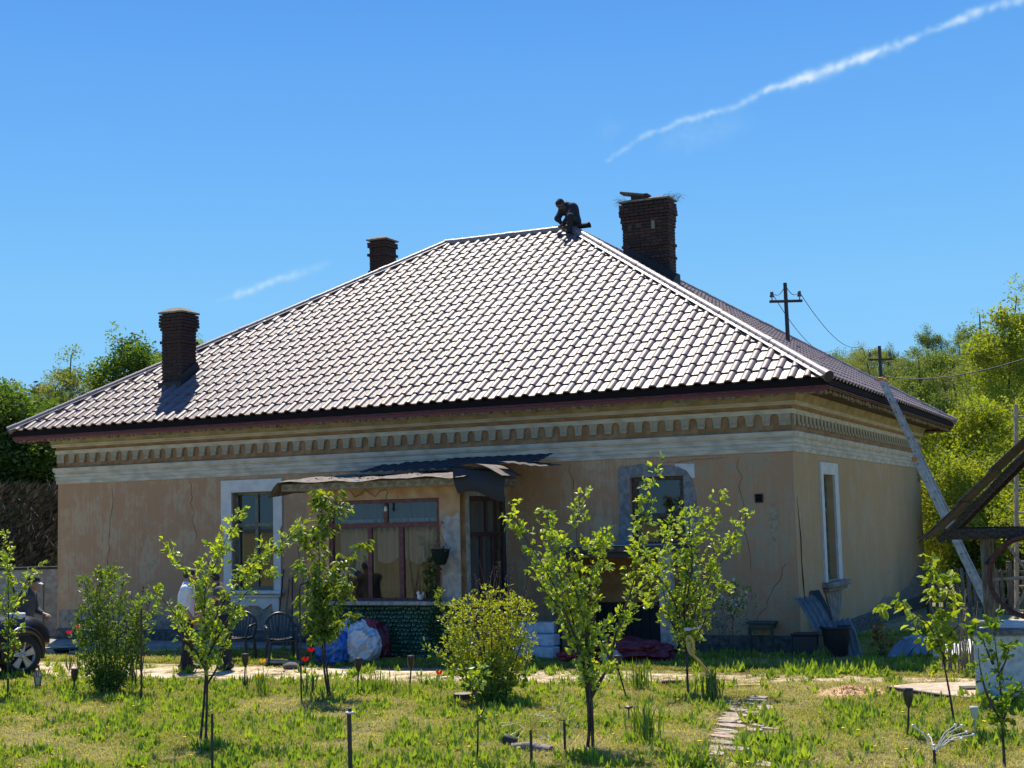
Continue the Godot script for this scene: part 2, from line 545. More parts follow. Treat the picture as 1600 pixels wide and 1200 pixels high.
# ---------------------------------------------------------------- the house
# plaster: ochre lime wash worn in blotches and runs, with grey patches where the render shows; w x h pixels over the wall
func plaster(key: String, w: int, h: int, ochre: Vector3, pale: Vector3, grey: Vector3, grey_from: float, sd: int) -> StandardMaterial3D:
	var blot := noise_bytes(0.012, w, sd, h)
	var mid := noise_bytes(0.04, w, sd + 1, h)
	var fine := noise_bytes(0.35, w, sd + 2, h)
	var f := FastNoiseLite.new()
	f.seed = sd + 3
	f.frequency = 0.06
	f.fractal_octaves = 3
	var runs := PackedFloat32Array()
	runs.resize(w)
	var data := PackedByteArray()
	data.resize(w * h * 3)
	for y in h:
		for x in w:
			if y % 12 == 0:
				runs[x] = f.get_noise_2d(x * 2.2, y * 0.12)
			var i := y * w + x
			var a := blot[i] / 255.0
			var b := mid[i] / 255.0
			var g := fine[i] / 255.0
			var r := runs[x]
			var c := ochre.lerp(pale, smooth(0.38, 0.68, a * 0.5 + b * 0.45 + r * 0.26))
			var u := float(x) / w
			var to_grey := smooth(0.5, 0.72, b * 0.45 + a * 0.35 + (0.2 if u > grey_from else 0.0) * smooth(grey_from - 0.02, grey_from + 0.12, u) + r * 0.12)
			c = c.lerp(grey, to_grey * 0.7)
			c *= 0.9 + 0.2 * g
			var v := float(y) / h
			# flaked spots down to the render, and dark moss specks low on the wall by the rose
			if b * 0.7 + g * 0.3 + absf(r) * 0.2 > 0.72 - 0.05 * smooth(0.6, 0.9, v):
				c = c.lerp(grey * (0.8 + 0.4 * g), 0.75)
			if grey_from < 1.0 and u > 0.885 and u < 0.955 and v > 0.72 and g * 0.75 + b * 0.25 > 0.56 + absf(u - 0.92) * 3.0:
				c = Vector3(0.07, 0.068, 0.06)
			if b + g * 0.4 > 1.13:
				c = c.lerp(Vector3(0.5, 0.46, 0.4), 0.4)
			var q := lin(c.x, c.y, c.z)
			data[i * 3] = q.r8; data[i * 3 + 1] = q.g8; data[i * 3 + 2] = q.b8
	var m := StandardMaterial3D.new()
	m.albedo_texture = ImageTexture.create_from_image(Image.create_from_data(w, h, false, Image.FORMAT_RGB8, data))
	var bump := PackedByteArray()
	bump.resize(w * h)
	for i in w * h:
		bump[i] = (mid[i] + fine[i]) / 2
	m.heightmap_enabled = true
	m.heightmap_texture = ImageTexture.create_from_image(Image.create_from_data(w, h, false, Image.FORMAT_L8, bump))
	m.heightmap_scale = 1.5
	m.roughness = 0.92
	m.cull_mode = BaseMaterial3D.CULL_DISABLED
	mats[key] = m
	return m

# one wall slab with openings; along: unit vector left to right seen from outside, out: outward normal
func wall_slab(origin: Vector3, along: Vector3, out: Vector3, wide: float, y0: float, y1: float, thick: float, holes: Array) -> MB:
	var mb := MB.new()
	var xs := [0.0, wide]
	var ys := [y0, y1]
	for hh in holes:
		xs.append_array([hh[0], hh[2]])
		ys.append_array([hh[1], hh[3]])
	xs.sort(); ys.sort()
	var at := func(x: float, y: float, d: float) -> Vector3: return origin + along * x + Vector3(0, y, 0) - out * d
	var uv := func(x: float, y: float) -> Vector2: return Vector2(x / wide, 1.0 - (y - y0) / (y1 - y0))
	for i in xs.size() - 1:
		for j in ys.size() - 1:
			var xa: float = xs[i]
			var xb: float = xs[i + 1]
			var ya: float = ys[j]
			var yb: float = ys[j + 1]
			if xb - xa < 0.001 or yb - ya < 0.001:
				continue
			var open := false
			for hh in holes:
				if (xa + xb) / 2 > hh[0] and (xa + xb) / 2 < hh[2] and (ya + yb) / 2 > hh[1] and (ya + yb) / 2 < hh[3]:
					open = true
			if open:
				continue
			for d in [0.0, thick]:
				mb.quad(at.call(xa, ya, d), at.call(xb, ya, d), at.call(xb, yb, d), at.call(xa, yb, d), out if d == 0.0 else -out, uv.call(xa, ya), uv.call(xb, ya), uv.call(xb, yb), uv.call(xa, yb))
	for hh in holes:
		var c := Vector2((hh[0] + hh[2]) / 2, (hh[1] + hh[3]) / 2)
		var ring := [Vector2(hh[0], hh[1]), Vector2(hh[2], hh[1]), Vector2(hh[2], hh[3]), Vector2(hh[0], hh[3])]
		for k in 4:
			var p: Vector2 = ring[k]
			var q: Vector2 = ring[(k + 1) % 4]
			var to := c - (p + q) / 2
			mb.quad(at.call(p.x, p.y, 0.0), at.call(q.x, q.y, 0.0), at.call(q.x, q.y, thick), at.call(p.x, p.y, thick), along * to.x + Vector3(0, to.y, 0), uv.call(p.x, p.y), uv.call(q.x, q.y), uv.call(q.x, q.y), uv.call(p.x, p.y))
	return mb

# a moulding that runs round the house: profile of Vector2(distance out of the wall, height), bottom to top
func moulding(profile: Array, called: String, m: Material, parent: Node) -> void:
	var mb := MB.new()
	for k in profile.size() - 1:
		var p: Vector2 = profile[k]
		var q: Vector2 = profile[k + 1]
		var d := q - p
		var ring := func(o: Vector2) -> Array:
			return [Vector3(-HOUSE_L - o.x, o.y, o.x), Vector3(o.x, o.y, o.x), Vector3(o.x, o.y, -HOUSE_D - o.x), Vector3(-HOUSE_L - o.x, o.y, -HOUSE_D - o.x)]
		var lo: Array = ring.call(p)
		var hi: Array = ring.call(q)
		var outs := [Vector3(0, 0, 1), Vector3(1, 0, 0), Vector3(0, 0, -1), Vector3(-1, 0, 0)]
		for s in 4:
			var o: Vector3 = outs[s]
			mb.quad(lo[s], lo[(s + 1) % 4], hi[(s + 1) % 4], hi[s], o * d.y - Vector3(0, d.x, 0))
	part(called, mb, m, parent)

const EAVE_Y := 4.77
const RIDGE_Y := 9.54
const EAVE := [-17.84, 0.84, 0.66, -14.16]     # left, right, front, back
const RIDGE := [-10.39, -6.93, -6.75]          # left end, right end, z

func roof_faces() -> Array:                    # eave's left corner seen from outside, along, up the slope, eave length, slope length, left and right inset of the top
	var out := []
	var w: float = EAVE[1] - EAVE[0]
	var d: float = EAVE[2] - EAVE[3]
	for f in [[Vector3(EAVE[0], EAVE_Y, EAVE[2]), Vector3(1, 0, 0), Vector3(0, RIDGE_Y - EAVE_Y, RIDGE[2] - EAVE[2]), w, RIDGE[0] - EAVE[0], EAVE[1] - RIDGE[1]],
			[Vector3(EAVE[1], EAVE_Y, EAVE[2]), Vector3(0, 0, -1), Vector3(RIDGE[1] - EAVE[1], RIDGE_Y - EAVE_Y, 0), d, EAVE[2] - RIDGE[2], RIDGE[2] - EAVE[3]],
			[Vector3(EAVE[1], EAVE_Y, EAVE[3]), Vector3(-1, 0, 0), Vector3(0, RIDGE_Y - EAVE_Y, RIDGE[2] - EAVE[3]), w, EAVE[1] - RIDGE[1], RIDGE[0] - EAVE[0]],
			[Vector3(EAVE[0], EAVE_Y, EAVE[3]), Vector3(0, 0, 1), Vector3(RIDGE[0] - EAVE[0], RIDGE_Y - EAVE_Y, 0), d, RIDGE[2] - EAVE[3], EAVE[2] - RIDGE[2]]]:
		out.append({"o": f[0], "u": f[1], "v": (f[2] as Vector3).normalized(), "n": (f[1] as Vector3).cross((f[2] as Vector3).normalized()).normalized(), "w": f[3], "s": (f[2] as Vector3).length(), "l": f[4], "r": f[5]})
	return out

const TILE := 0.283
const ROW := 0.4

func tile_profile() -> Array:                  # one pressed tile across: flat pan, then a round roll; [u, height, normal in u, normal up]
	var p := [[0.0, 0.003, -0.08, 1.0], [0.04, 0.0, -0.02, 1.0], [0.09, 0.0, 0.02, 1.0], [0.128, 0.003, -0.2, 1.0]]
	for k in 8:
		var a := PI * (1.0 - k / 7.0) * 0.9 + PI * 0.05
		p.append([0.2055 + cos(a) * 0.074, 0.004 + sin(a) * 0.046, cos(a) * 0.75, maxf(sin(a), 0.35)])
	return p

func tile_cell(mb: MB, t: Transform3D, lo: Callable, hi: Callable, u0: float) -> void:   # lo and hi limit u at a height v of the slope
	var prof := tile_profile()
	prof.append([TILE, 0.003, -0.08, 1.0])
	var m := prof.size()
	var base := mb.v.size()
	for r in 3:
		var v := [0.0, 0.0, ROW + 0.012][r] as float
		var lift := [0.004, 0.03, 0.006][r] as float
		for q in prof:
			var u := clampf(u0 + q[0], lo.call(v), hi.call(v)) - u0
			mb.put(t * Vector3(u, q[1] + lift, -v), (t.basis * (Vector3(q[2], q[3], -0.055) if r > 0 else Vector3(0, -0.2, 1))).normalized())
	for q in m - 1:
		for rr in [[0, 1], [1, 2]]:
			var a: int = base + rr[0] * m + q
			var b: int = base + rr[1] * m + q
			if rr[0] == 0:
				# the lip takes its own corners so that it stays crisp
				var na := mb.put(mb.v[b], mb.n[a])
				var nb := mb.put(mb.v[b + 1], mb.n[a])
				mb.ix.append_array([a, na, a + 1, a + 1, na, nb])
			else:
				mb.ix.append_array([a, b, a + 1, a + 1, b, b + 1])

func make_roof(house: Node3D) -> void:
	var tin := plain("roof_tin", lin(0.15, 0.115, 0.12), 0.4, 0.0, 0.45)
	tin.clearcoat_enabled = true
	tin.clearcoat = 0.15
	tin.clearcoat_roughness = 0.4
	tin.roughness_texture = noise_tex(0.05, 256, 31, ramp3(Color(0.78, 0.78, 0.78), Color(0.92, 0.92, 0.92), Color(1, 1, 1)))
	tin.roughness = 0.62
	tin.uv1_triplanar = true
	tin.uv1_scale = Vector3.ONE / 1.7
	var under := MB.new()
	var faces := roof_faces()
	for f in faces:
		var o: Vector3 = f.o - f.n * 0.05
		under.quad(o, o + f.u * f.w, o + f.u * (f.w - f.r) + f.v * f.s, o + f.u * f.l + f.v * f.s, f.n)
	var roof := part("roof", under, plain("roof_board", lin(0.06, 0.045, 0.035), 0.9), house)
	roof.set_meta("label", "dark brown hip roof of pressed tile sheets")
	var single := MB.new()
	tile_cell(single, Transform3D(), func(_v: float) -> float: return -1.0, func(_v: float) -> float: return 9.0, 0.0)
	var single_mesh := single.mesh()
	var cells := []
	var field := MB.new()
	var sheet_tilt := FastNoiseLite.new()     # whole sheets, four tiles wide, lie a little differently
	sheet_tilt.frequency = 0.3
	for k in 4:
		var f: Dictionary = faces[k]
		var rows := int(f.s / ROW) + 1
		for j in rows:
			var v0 := j * ROW
			if v0 > f.s - 0.05:
				continue
			for i in int(f.w / TILE) + 1:
				var u0 := i * TILE
				var lo := func(v: float) -> float: return f.l * minf(v0 + v, f.s) / f.s
				var hi := func(v: float) -> float: return f.w - f.r * minf(v0 + v, f.s) / f.s
				if u0 + TILE < lo.call(0.0) or u0 > hi.call(0.0):
					continue
				var corner: Vector3 = f.o + f.u * u0 + f.v * v0
				var t := Transform3D(Basis(f.u, f.n, -f.v), corner)
				# each pressed step sits a hair out of true
				t.basis = t.basis * Basis(Vector3(1, 0, 0), rng.randf_range(-0.006, 0.006) + 0.012 * sheet_tilt.get_noise_2d(i / 4 * 37.0, j / 7 * 53.0)) * Basis(Vector3(0, 0, 1), rng.randf_range(-0.006, 0.006) + 0.02 * sheet_tilt.get_noise_2d(i / 4 * 41.0 + 500.0, j / 7 * 29.0))
				var whole: bool = u0 > lo.call(ROW) and u0 + TILE < hi.call(ROW) and v0 + ROW < f.s
				if k == 0 and whole:
					cells.append([corner.distance_to(Vector3(6.2, 2.4, 25)), t])
				else:
					var last: float = f.s - v0
					if last < ROW:
						t.basis = t.basis * Basis.from_scale(Vector3(1, 1, last / ROW))
					tile_cell(field, t, lo, hi, u0)
	cells.sort_custom(func(a: Array, b: Array) -> bool: return a[0] < b[0])
	for i in cells.size():
		if i < 300:
			part("roof_tile", single_mesh, tin, roof).transform = cells[i][1]
		else:
			field.add(single, cells[i][1])
	tag(part("tile_field", field, tin, roof), "", "", "", "stuff")
	# caps of half round sheet with pressed rings along ridge and hips
	var cap_tin := plain("cap_tin", lin(0.2, 0.155, 0.145), 0.5, 0.0, 0.8)
	var r0 := Vector3(RIDGE[0], RIDGE_Y, RIDGE[2])
	var r1 := Vector3(RIDGE[1], RIDGE_Y, RIDGE[2])
	for s in [[Vector3(EAVE[1], EAVE_Y, EAVE[2]), r1], [Vector3(EAVE[0], EAVE_Y, EAVE[2]), r0], [Vector3(EAVE[1], EAVE_Y, EAVE[3]), r1], [Vector3(EAVE[0], EAVE_Y, EAVE[3]), r0], [r0, r1]]:
		var a: Vector3 = s[0] + Vector3(0, 0.03, 0)
		var b: Vector3 = s[1] + Vector3(0, 0.03, 0)
		var along := (b - a).normalized()
		var len := a.distance_to(b)
		var count := int(round(len / 1.9))
		for q in count:
			var cap := MB.new()
			var p0 := a + along * (len * q / count - 0.03)
			var p1 := a + along * (len * (q + 1) / count + 0.05)
			var pts := []
			var rad := []
			var L := p0.distance_to(p1)
			var steps := int(L / 0.24)
			for w in steps:
				var z := L * w / steps
				pts.append_array([p0 + along * z, p0 + along * (z + L / steps * 0.84), p0 + along * (z + L / steps * 0.9), p0 + along * (z + L / steps * 0.96)])
				rad.append_array([0.088, 0.09, 0.1, 0.09])
			rad[0] = 0.1; rad[1] = 0.096
			if q == 0 and absf(along.y) > 0.1:
				var ce := MB.new()
				ce.tube([p0 - along * 0.006, p0 - along * 0.002], [0.094], 14)
				part("cap_end", ce, plain("cap_dark", lin(0.03, 0.02, 0.022), 0.8), roof)
			cap.tube(pts, rad, 14, true)
			part("ridge_cap", cap, cap_tin, roof)
		if absf(along.y) > 0.1:
			for sd in [-1.0, 1.0]:
				var fl := MB.new()
				var acr: Vector3 = (along.cross(Vector3.UP).normalized() * sd - Vector3(0, 0.42, 0)).normalized() as Vector3
				var lift := Vector3(0, 0.045, 0)
				fl.bar(a + acr * 0.12 + lift, b + acr * 0.12 + lift, 0.085, 0.012, 0.003, along.cross(acr) * sd)
				part("hip_flange", fl, tin, roof)
	# eaves: black strip painted as the shaded gap under the tiles, burgundy fascia strip, old board ends, soffit boards
	var gap_shade := plain("gap_shade", lin(0.014, 0.011, 0.013), 0.9, 0.0, 0.2)
	var wine := plain("fascia", lin(0.13, 0.013, 0.04), 0.5)
	for k in 4:
		var f: Dictionary = faces[k]
		var out: Vector3 = (f.u as Vector3).cross(Vector3.UP)
		if out.dot(f.n) < 0: out = -out
		var a: Vector3 = f.o
		var b: Vector3 = f.o + f.u * f.w
		var d := MB.new()
		d.bar(a + Vector3(0, -0.06, 0) - out * 0.03, b + Vector3(0, -0.06, 0) - out * 0.03, 0.03, 0.11, 0.004)
		part("gap_shade_strip", d, gap_shade, house)
		var g := MB.new()
		var fh := 0.1 if k != 1 else 0.06
		g.bar(a + Vector3(0, -0.115 - fh / 2, 0) - out * 0.062 - f.u * -0.07, b + Vector3(0, -0.115 - fh / 2, 0) - out * 0.062 - f.u * 0.07, 0.02, fh, 0.003)
		part("fascia", g, wine, house)
		var old := MB.new()
		var x := 0.1
		while x < f.w - 0.12:
			var wd := rng.randf_range(0.04, 0.14)
			var hh := rng.randf_range(0.03, 0.09) if k == 1 else rng.randf_range(0.02, 0.06)
			old.box(a + f.u * (x + wd / 2) + Vector3(0, -0.115 - fh - hh / 2, 0) - out * (0.11 + rng.randf_range(0.0, 0.05)), Vector3(wd * 0.96, hh, 0.03), 0.0, Basis(f.u, Vector3.UP, (f.u as Vector3).cross(Vector3.UP)))
			x += wd
		tag(part("old_board_edge", old, grainy("old_board", lin(0.1, 0.085, 0.06), lin(0.17, 0.145, 0.1), lin(0.25, 0.21, 0.145), 0.7, 0.95), house), "", "", "", "stuff")
		var span := 0.66 if k % 2 == 0 else 0.84
		for q in 5:
			var s2 := MB.new()
			var inset := span * (q + 0.5) / 5
			s2.bar(a + f.u * (inset + 0.02) + Vector3(0, -0.15 + 0.001 * q, 0) - out * inset, b - f.u * (inset + 0.02) + Vector3(0, -0.15 + 0.001 * q, 0) - out * inset, span / 5 - 0.006, 0.02, 0.002)
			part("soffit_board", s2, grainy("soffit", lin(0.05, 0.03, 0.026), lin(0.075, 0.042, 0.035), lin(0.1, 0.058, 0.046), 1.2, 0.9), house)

func make_house() -> void:
	var house := thing("old_house", "single storey ochre plastered house under a brown hip roof", "house")
	var front := plaster("front_plaster", 1536, 360, Vector3(0.385, 0.225, 0.125), Vector3(0.43, 0.305, 0.19), Vector3(0.31, 0.24, 0.15), 0.8, 21)
	var side := plaster("side_plaster", 1024, 300, Vector3(0.40, 0.26, 0.125), Vector3(0.42, 0.305, 0.175), Vector3(0.31, 0.25, 0.165), 2.0, 41)
	var top := 4.52
	# openings: x from the wall's left end, y
	part("front_wall", wall_slab(Vector3(-HOUSE_L, 0, 0), Vector3(1, 0, 0), Vector3(0, 0, 1), HOUSE_L, -0.1, top, 0.4,
		[[4.85, 1.15, 5.93, 3.21], [8.2, 0.3, 11.2, 3.0], [13.9, 1.3, 14.95, 3.2], [16.28, 2.66, 16.43, 2.82]]), front, house)
	part("side_wall", wall_slab(Vector3(0, 0, 0), Vector3(0, 0, -1), Vector3(1, 0, 0), HOUSE_D, -0.1, top, 0.4, [[2.13, 1.17, 3.1, 3.19]]), side, house)
	part("back_wall", wall_slab(Vector3(0, 0, -HOUSE_D), Vector3(-1, 0, 0), Vector3(0, 0, -1), HOUSE_L, -0.1, top, 0.4, []), front, house)
	part("far_side_wall", wall_slab(Vector3(-HOUSE_L, 0, -HOUSE_D), Vector3(0, 0, 1), Vector3(-1, 0, 0), HOUSE_D, -0.1, top, 0.4, []), side, house)
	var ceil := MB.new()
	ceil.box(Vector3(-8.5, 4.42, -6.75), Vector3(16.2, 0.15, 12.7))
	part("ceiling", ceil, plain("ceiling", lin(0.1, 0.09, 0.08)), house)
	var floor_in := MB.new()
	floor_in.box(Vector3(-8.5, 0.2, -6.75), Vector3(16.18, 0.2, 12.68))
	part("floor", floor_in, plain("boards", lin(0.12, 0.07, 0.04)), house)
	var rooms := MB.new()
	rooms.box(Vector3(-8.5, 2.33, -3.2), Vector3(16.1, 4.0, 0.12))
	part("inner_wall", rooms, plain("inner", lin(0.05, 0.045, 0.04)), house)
	var lime := grainy("lime_band", lin(0.38, 0.35, 0.29), lin(0.46, 0.425, 0.355), lin(0.52, 0.48, 0.405), 1.6, 0.9, 0.3, Vector3(0.6, 1.6, 0.6))
	var drab := grainy("drab_band", lin(0.24, 0.2, 0.135), lin(0.30, 0.255, 0.175), lin(0.36, 0.31, 0.225), 1.8, 0.9, 0.3)
	var brown := grainy("brown_band", lin(0.23, 0.135, 0.065), lin(0.28, 0.165, 0.085), lin(0.32, 0.2, 0.11), 1.4, 0.9, 0.3)
	moulding([Vector2(0.005, 3.55), Vector2(0.03, 3.56), Vector2(0.03, 3.63), Vector2(0.045, 3.64), Vector2(0.045, 3.69), Vector2(0.034, 3.695), Vector2(0.034, 3.71), Vector2(0.055, 3.72), Vector2(0.06, 3.77), Vector2(0.042, 3.78), Vector2(0.042, 3.8), Vector2(0.07, 3.82), Vector2(0.09, 3.86), Vector2(0.09, 3.915), Vector2(0.0, 3.925)], "lower_band", lime, house)
	moulding([Vector2(0.012, 3.9), Vector2(0.012, 4.24)], "frieze_ground", brown, house)
	moulding([Vector2(0.05, 4.235), Vector2(0.05, 4.31), Vector2(0.062, 4.318)], "frieze_fillet", lime, house)
	moulding([Vector2(0.062, 4.318), Vector2(0.03, 4.325), Vector2(0.03, 4.385)], "frieze_groove", brown, house)
	moulding([Vector2(0.03, 4.385), Vector2(0.1, 4.39), Vector2(0.11, 4.41), Vector2(0.1, 4.43), Vector2(0.12, 4.45), Vector2(0.13, 4.455)], "upper_fillet", lime, house)
	moulding([Vector2(0.12, 4.455), Vector2(0.125, 4.5), Vector2(0.15, 4.57), Vector2(0.18, 4.612)], "cove", drab, house)
	make_arcade(house, grainy("arcade_grey", lin(0.235, 0.205, 0.15), lin(0.29, 0.26, 0.195), lin(0.34, 0.305, 0.235), 1.5, 0.9, 0.3), lime)
	# plinth of rough cement
	var cement := grainy("cement", lin(0.16, 0.145, 0.12), lin(0.21, 0.19, 0.155), lin(0.27, 0.245, 0.2), 1.1, 0.95, 1.2)
	moulding([Vector2(0.05, -0.1), Vector2(0.05, 0.26), Vector2(0.03, 0.3), Vector2(0.0, 0.31)], "plinth", grainy("damp_cement", lin(0.055, 0.05, 0.045), lin(0.085, 0.078, 0.068), lin(0.12, 0.11, 0.095), 1.1, 0.95, 1.2), house)  # one even tone, well darker than the bare render patches
	make_roof(house)
	make_windows(house, cement)
	make_chimneys(house)
	# a crack down the corner
	var crack := MB.new()
	crack.tube([Vector3(0.012, 2.75, -0.13), Vector3(0.014, 2.4, -0.19), Vector3(0.014, 2.0, -0.27), Vector3(0.014, 1.6, -0.25), Vector3(0.014, 1.25, -0.3), Vector3(0.014, 0.9, -0.34)], [0.003, 0.006, 0.01, 0.008, 0.012, 0.006], 5)
	part("wall_crack", crack, plain("crack", lin(0.02, 0.018, 0.016)), house)
	var wear := [grainy("wear_cream", lin(0.4, 0.33, 0.22), lin(0.46, 0.38, 0.26), lin(0.5, 0.42, 0.3), 0.7, 0.92, 0.5), grainy("wear_grey", lin(0.27, 0.215, 0.14), lin(0.32, 0.26, 0.17), lin(0.36, 0.29, 0.2), 0.6, 0.95, 1.0), grainy("wear_orange", lin(0.36, 0.22, 0.115), lin(0.4, 0.25, 0.135), lin(0.43, 0.28, 0.155), 0.8, 0.92, 0.4)]
	for q in [[-5.1, 2.75, 0.16, 0.45, 2], [-5.32, 2.1, 0.1, 0.5, 1], [-14.6, 2.3, 0.1, 0.4, 2], [-13.0, 1.3, 0.1, 0.3, 1], [-1.3, 1.9, 0.12, 0.4, 1], [-0.4, 2.3, 0.1, 0.6, 1], [-3.9, 2.5, 0.08, 0.25, 2]]:
		var poly := PackedVector2Array()
		for k in 13:
			var a := TAU * k / 13
			var far := rng.randf_range(0.55, 1.0)
			poly.append(Vector2(cos(a) * q[2] * far, sin(a) * q[3] * far))
		var flake := MB.new()
		flake.prism(poly, 0.004, Transform3D(Basis(), Vector3(q[0], q[1], 0.001)))
		part("flaked_patch", flake, wear[q[4]], house)
	for q in [[-13.3, 3.5, -13.1, 2.2], [-15.4, 3.5, -15.55, 1.5], [-10.6, 2.4, -10.2, 0.6], [-4.3, 3.5, -4.15, 2.2], [-1.0, 3.5, -0.85, 1.4], [-2.5, 3.45, -1.2, 3.5], [-0.2, 1.6, -0.9, 0.35]]:
		var line := []
		for k in 12:
			line.append(Vector3(lerpf(q[0], q[2], k / 11.0) + rng.randfn(0, 0.03), lerpf(q[1], q[3], k / 11.0) + rng.randfn(0, 0.015), 0.002))
		var hair := MB.new()
		hair.tube(line, [0.002, 0.004, 0.003, 0.005, 0.004, 0.003, 0.004, 0.003, 0.004, 0.003, 0.003, 0.001], 4)
		part("wall_crack", hair, plain("crack", lin(0.02, 0.018, 0.016)), house)
	for q in [[Vector3(-11.3, 0.33, 0), [Vector2(-1.2, 0.0), Vector2(1.3, 0.0), Vector2(1.1, 0.25), Vector2(0.75, 0.22), Vector2(0.6, 0.42), Vector2(0.2, 0.34), Vector2(-0.1, 0.52), Vector2(-0.5, 0.36), Vector2(-0.8, 0.44), Vector2(-1.05, 0.2)]],
			[Vector3(-16.2, 0.31, 0), [Vector2(-0.75, 0.0), Vector2(2.6, 0.0), Vector2(2.4, 0.24), Vector2(1.6, 0.36), Vector2(0.9, 0.38), Vector2(0.2, 0.41), Vector2(-0.75, 0.4)]]]:
		var patch := MB.new()
		patch.prism(PackedVector2Array(q[1]), 0.01, Transform3D(Basis(), q[0] + Vector3(0, 0, 0.001)))
		part("bare_render", patch, cement, house)
	for q in [[Vector3(0, 0.3, -7.4), [Vector2(-2.0, 0.0), Vector2(6.0, 0.0), Vector2(6.0, 0.7), Vector2(5.2, 0.8), Vector2(4.5, 0.6), Vector2(3.6, 0.35), Vector2(1.6, 0.15), Vector2(0.5, 0.26), Vector2(-0.6, 0.1)]]]:
		var patch := MB.new()
		patch.prism(PackedVector2Array(q[1]), 0.01, Transform3D(Basis(Vector3(0, 0, -1), Vector3.UP, Vector3(1, 0, 0)), q[0] + Vector3(0.001, 0, 0)))
		part("bare_render", patch, cement, house)

func make_arcade(house: Node3D, drab: Material, lime: Material) -> void:
	var p := 0.304
	var half := 0.078
	var spring := 0.125
	var h := 0.205
	var unit := MB.new()
	var cream := grainy("corbel_cream", lin(0.3, 0.27, 0.205), lin(0.36, 0.33, 0.26), lin(0.4, 0.37, 0.295), 1.0, 0.9, 0.3)
	var foot := MB.new()
	var arc := [Vector2(half, 0.0), Vector2(half, spring)]
	for k in range(1, 8):
		var a := PI * k / 8.0
		arc.append(Vector2(cos(a) * half, spring + sin(a) * half))
	arc.append(Vector2(-half, spring)); arc.append(Vector2(-half, 0.0))
	var d := 0.05
	var back := 0.012
	for s in [-1.0, 1.0]:     # piers
		unit.quad(Vector3(s * half, 0, d), Vector3(s * p / 2, 0, d), Vector3(s * p / 2, h, d), Vector3(s * half, h, d), Vector3(0, 0, 1))
		unit.quad(Vector3(s * half, 0, back), Vector3(s * p / 2, 0, back), Vector3(s * p / 2, 0, d), Vector3(s * half, 0, d), Vector3(0, -1, 0))
	foot.box(Vector3(p / 2, 0.034, d + 0.006), Vector3(p - 2 * half - 0.012, 0.068, 0.03), 0.01)
	foot.box(Vector3(p / 2, 0.012, d + 0.016), Vector3(p - 2 * half - 0.012, 0.026, 0.03), 0.012)
	for k in arc.size() - 1:
		var a: Vector2 = arc[k]
		var b: Vector2 = arc[k + 1]
		unit.quad(Vector3(a.x, a.y, back), Vector3(b.x, b.y, back), Vector3(b.x, b.y, d), Vector3(a.x, a.y, d), Vector3(-a.x - b.x, -0.05, 0))
		if a.y >= spring and b.y >= spring:
			unit.quad(Vector3(a.x, a.y, d), Vector3(b.x, b.y, d), Vector3(b.x, h, d), Vector3(a.x, h, d), Vector3(0, 0, 1))
	var mesh := unit.mesh()
	var foot_mesh := foot.mesh()
	var fr := Node3D.new()
	fr.name = "frieze"
	house.add_child(fr)
	for side in 2:
		var wide := HOUSE_L if side == 0 else HOUSE_D
		var n := int(wide / p)
		var off := (wide - n * p) / 2
		for i in n:
			var o := part("frieze_arch", mesh, drab, fr)
			part("corbel", foot_mesh, cream, o)
			var x := off + (i + 0.5) * p
			if side == 0:
				o.position = Vector3(-HOUSE_L + x, 4.03, 0)
			else:
				o.transform = Transform3D(Basis(Vector3.UP, PI / 2), Vector3(0, 4.03, -x))
		for e in 2:
			var fill := MB.new()
			fill.box(Vector3(off / 2 if e == 0 else wide - off / 2, 4.1325, 0.03), Vector3(off, 0.205, 0.04))
			var fo := part("corner_block", fill, drab, fr)
			if side == 0:
				fo.position = Vector3(-HOUSE_L, 0, 0)
			else:
				fo.rotation.y = PI / 2

# a window with frame, sashes and panes in an opening; at: lower left corner, along: left to right, out: outward; bars: [x0, y0, x1, y1] in parts of the size
func window(house: Node3D, called: String, at: Vector3, along: Vector3, out: Vector3, size: Vector2, deep: float, m: Material, bars: Array, thick := 0.06) -> Node3D:
	var mb := MB.new()
	var bs := Basis(along, Vector3.UP, out)
	var o := at - out * deep
	var put := func(x0: float, y0: float, x1: float, y1: float, z: float, t: float) -> void:
		mb.box(o + along * (x0 + x1) / 2 + Vector3(0, (y0 + y1) / 2, 0) + out * z, Vector3(x1 - x0, y1 - y0, t), 0.006, bs)
	put.call(0.0, 0.0, size.x, thick, 0.0, 0.07)
	put.call(0.0, size.y - thick, size.x, size.y, 0.0, 0.07)
	put.call(0.0, thick, thick, size.y - thick, 0.0, 0.07)
	put.call(size.x - thick, thick, size.x, size.y - thick, 0.0, 0.07)
	for b in bars:
		put.call(b[0], b[1], b[2], b[3], -0.003, 0.056)
	var frame := part(called, mb, m, house)
	var g := MB.new()
	g.box(o + along * size.x / 2 + Vector3(0, size.y / 2, 0) - out * 0.012, Vector3(size.x - thick, size.y - thick, 0.005), 0.0, bs)
	part("pane", g, glassy("glass"), frame)
	return frame

func curtain(parent: Node, at: Vector3, along: Vector3, out: Vector3, wide: float, y0: float, y1: float, m: Material, scallop := 0.0, folds := 9.0) -> void:
	var mb := MB.new()
	mb.sheet(int(folds * 8), 10, func(a: float, b: float) -> Vector3:
		var low := y0 + scallop * absf(sin(a * PI * wide / 0.62 + 0.6))
		return at + along * a * wide + Vector3(0, lerpf(low, y1, b), 0) + out * (0.03 * sin(a * folds * TAU) * (1.1 - b * 0.4) + 0.012 * sin(a * folds * 15.1 + 1.0)))
	part("curtain", mb, m, parent)

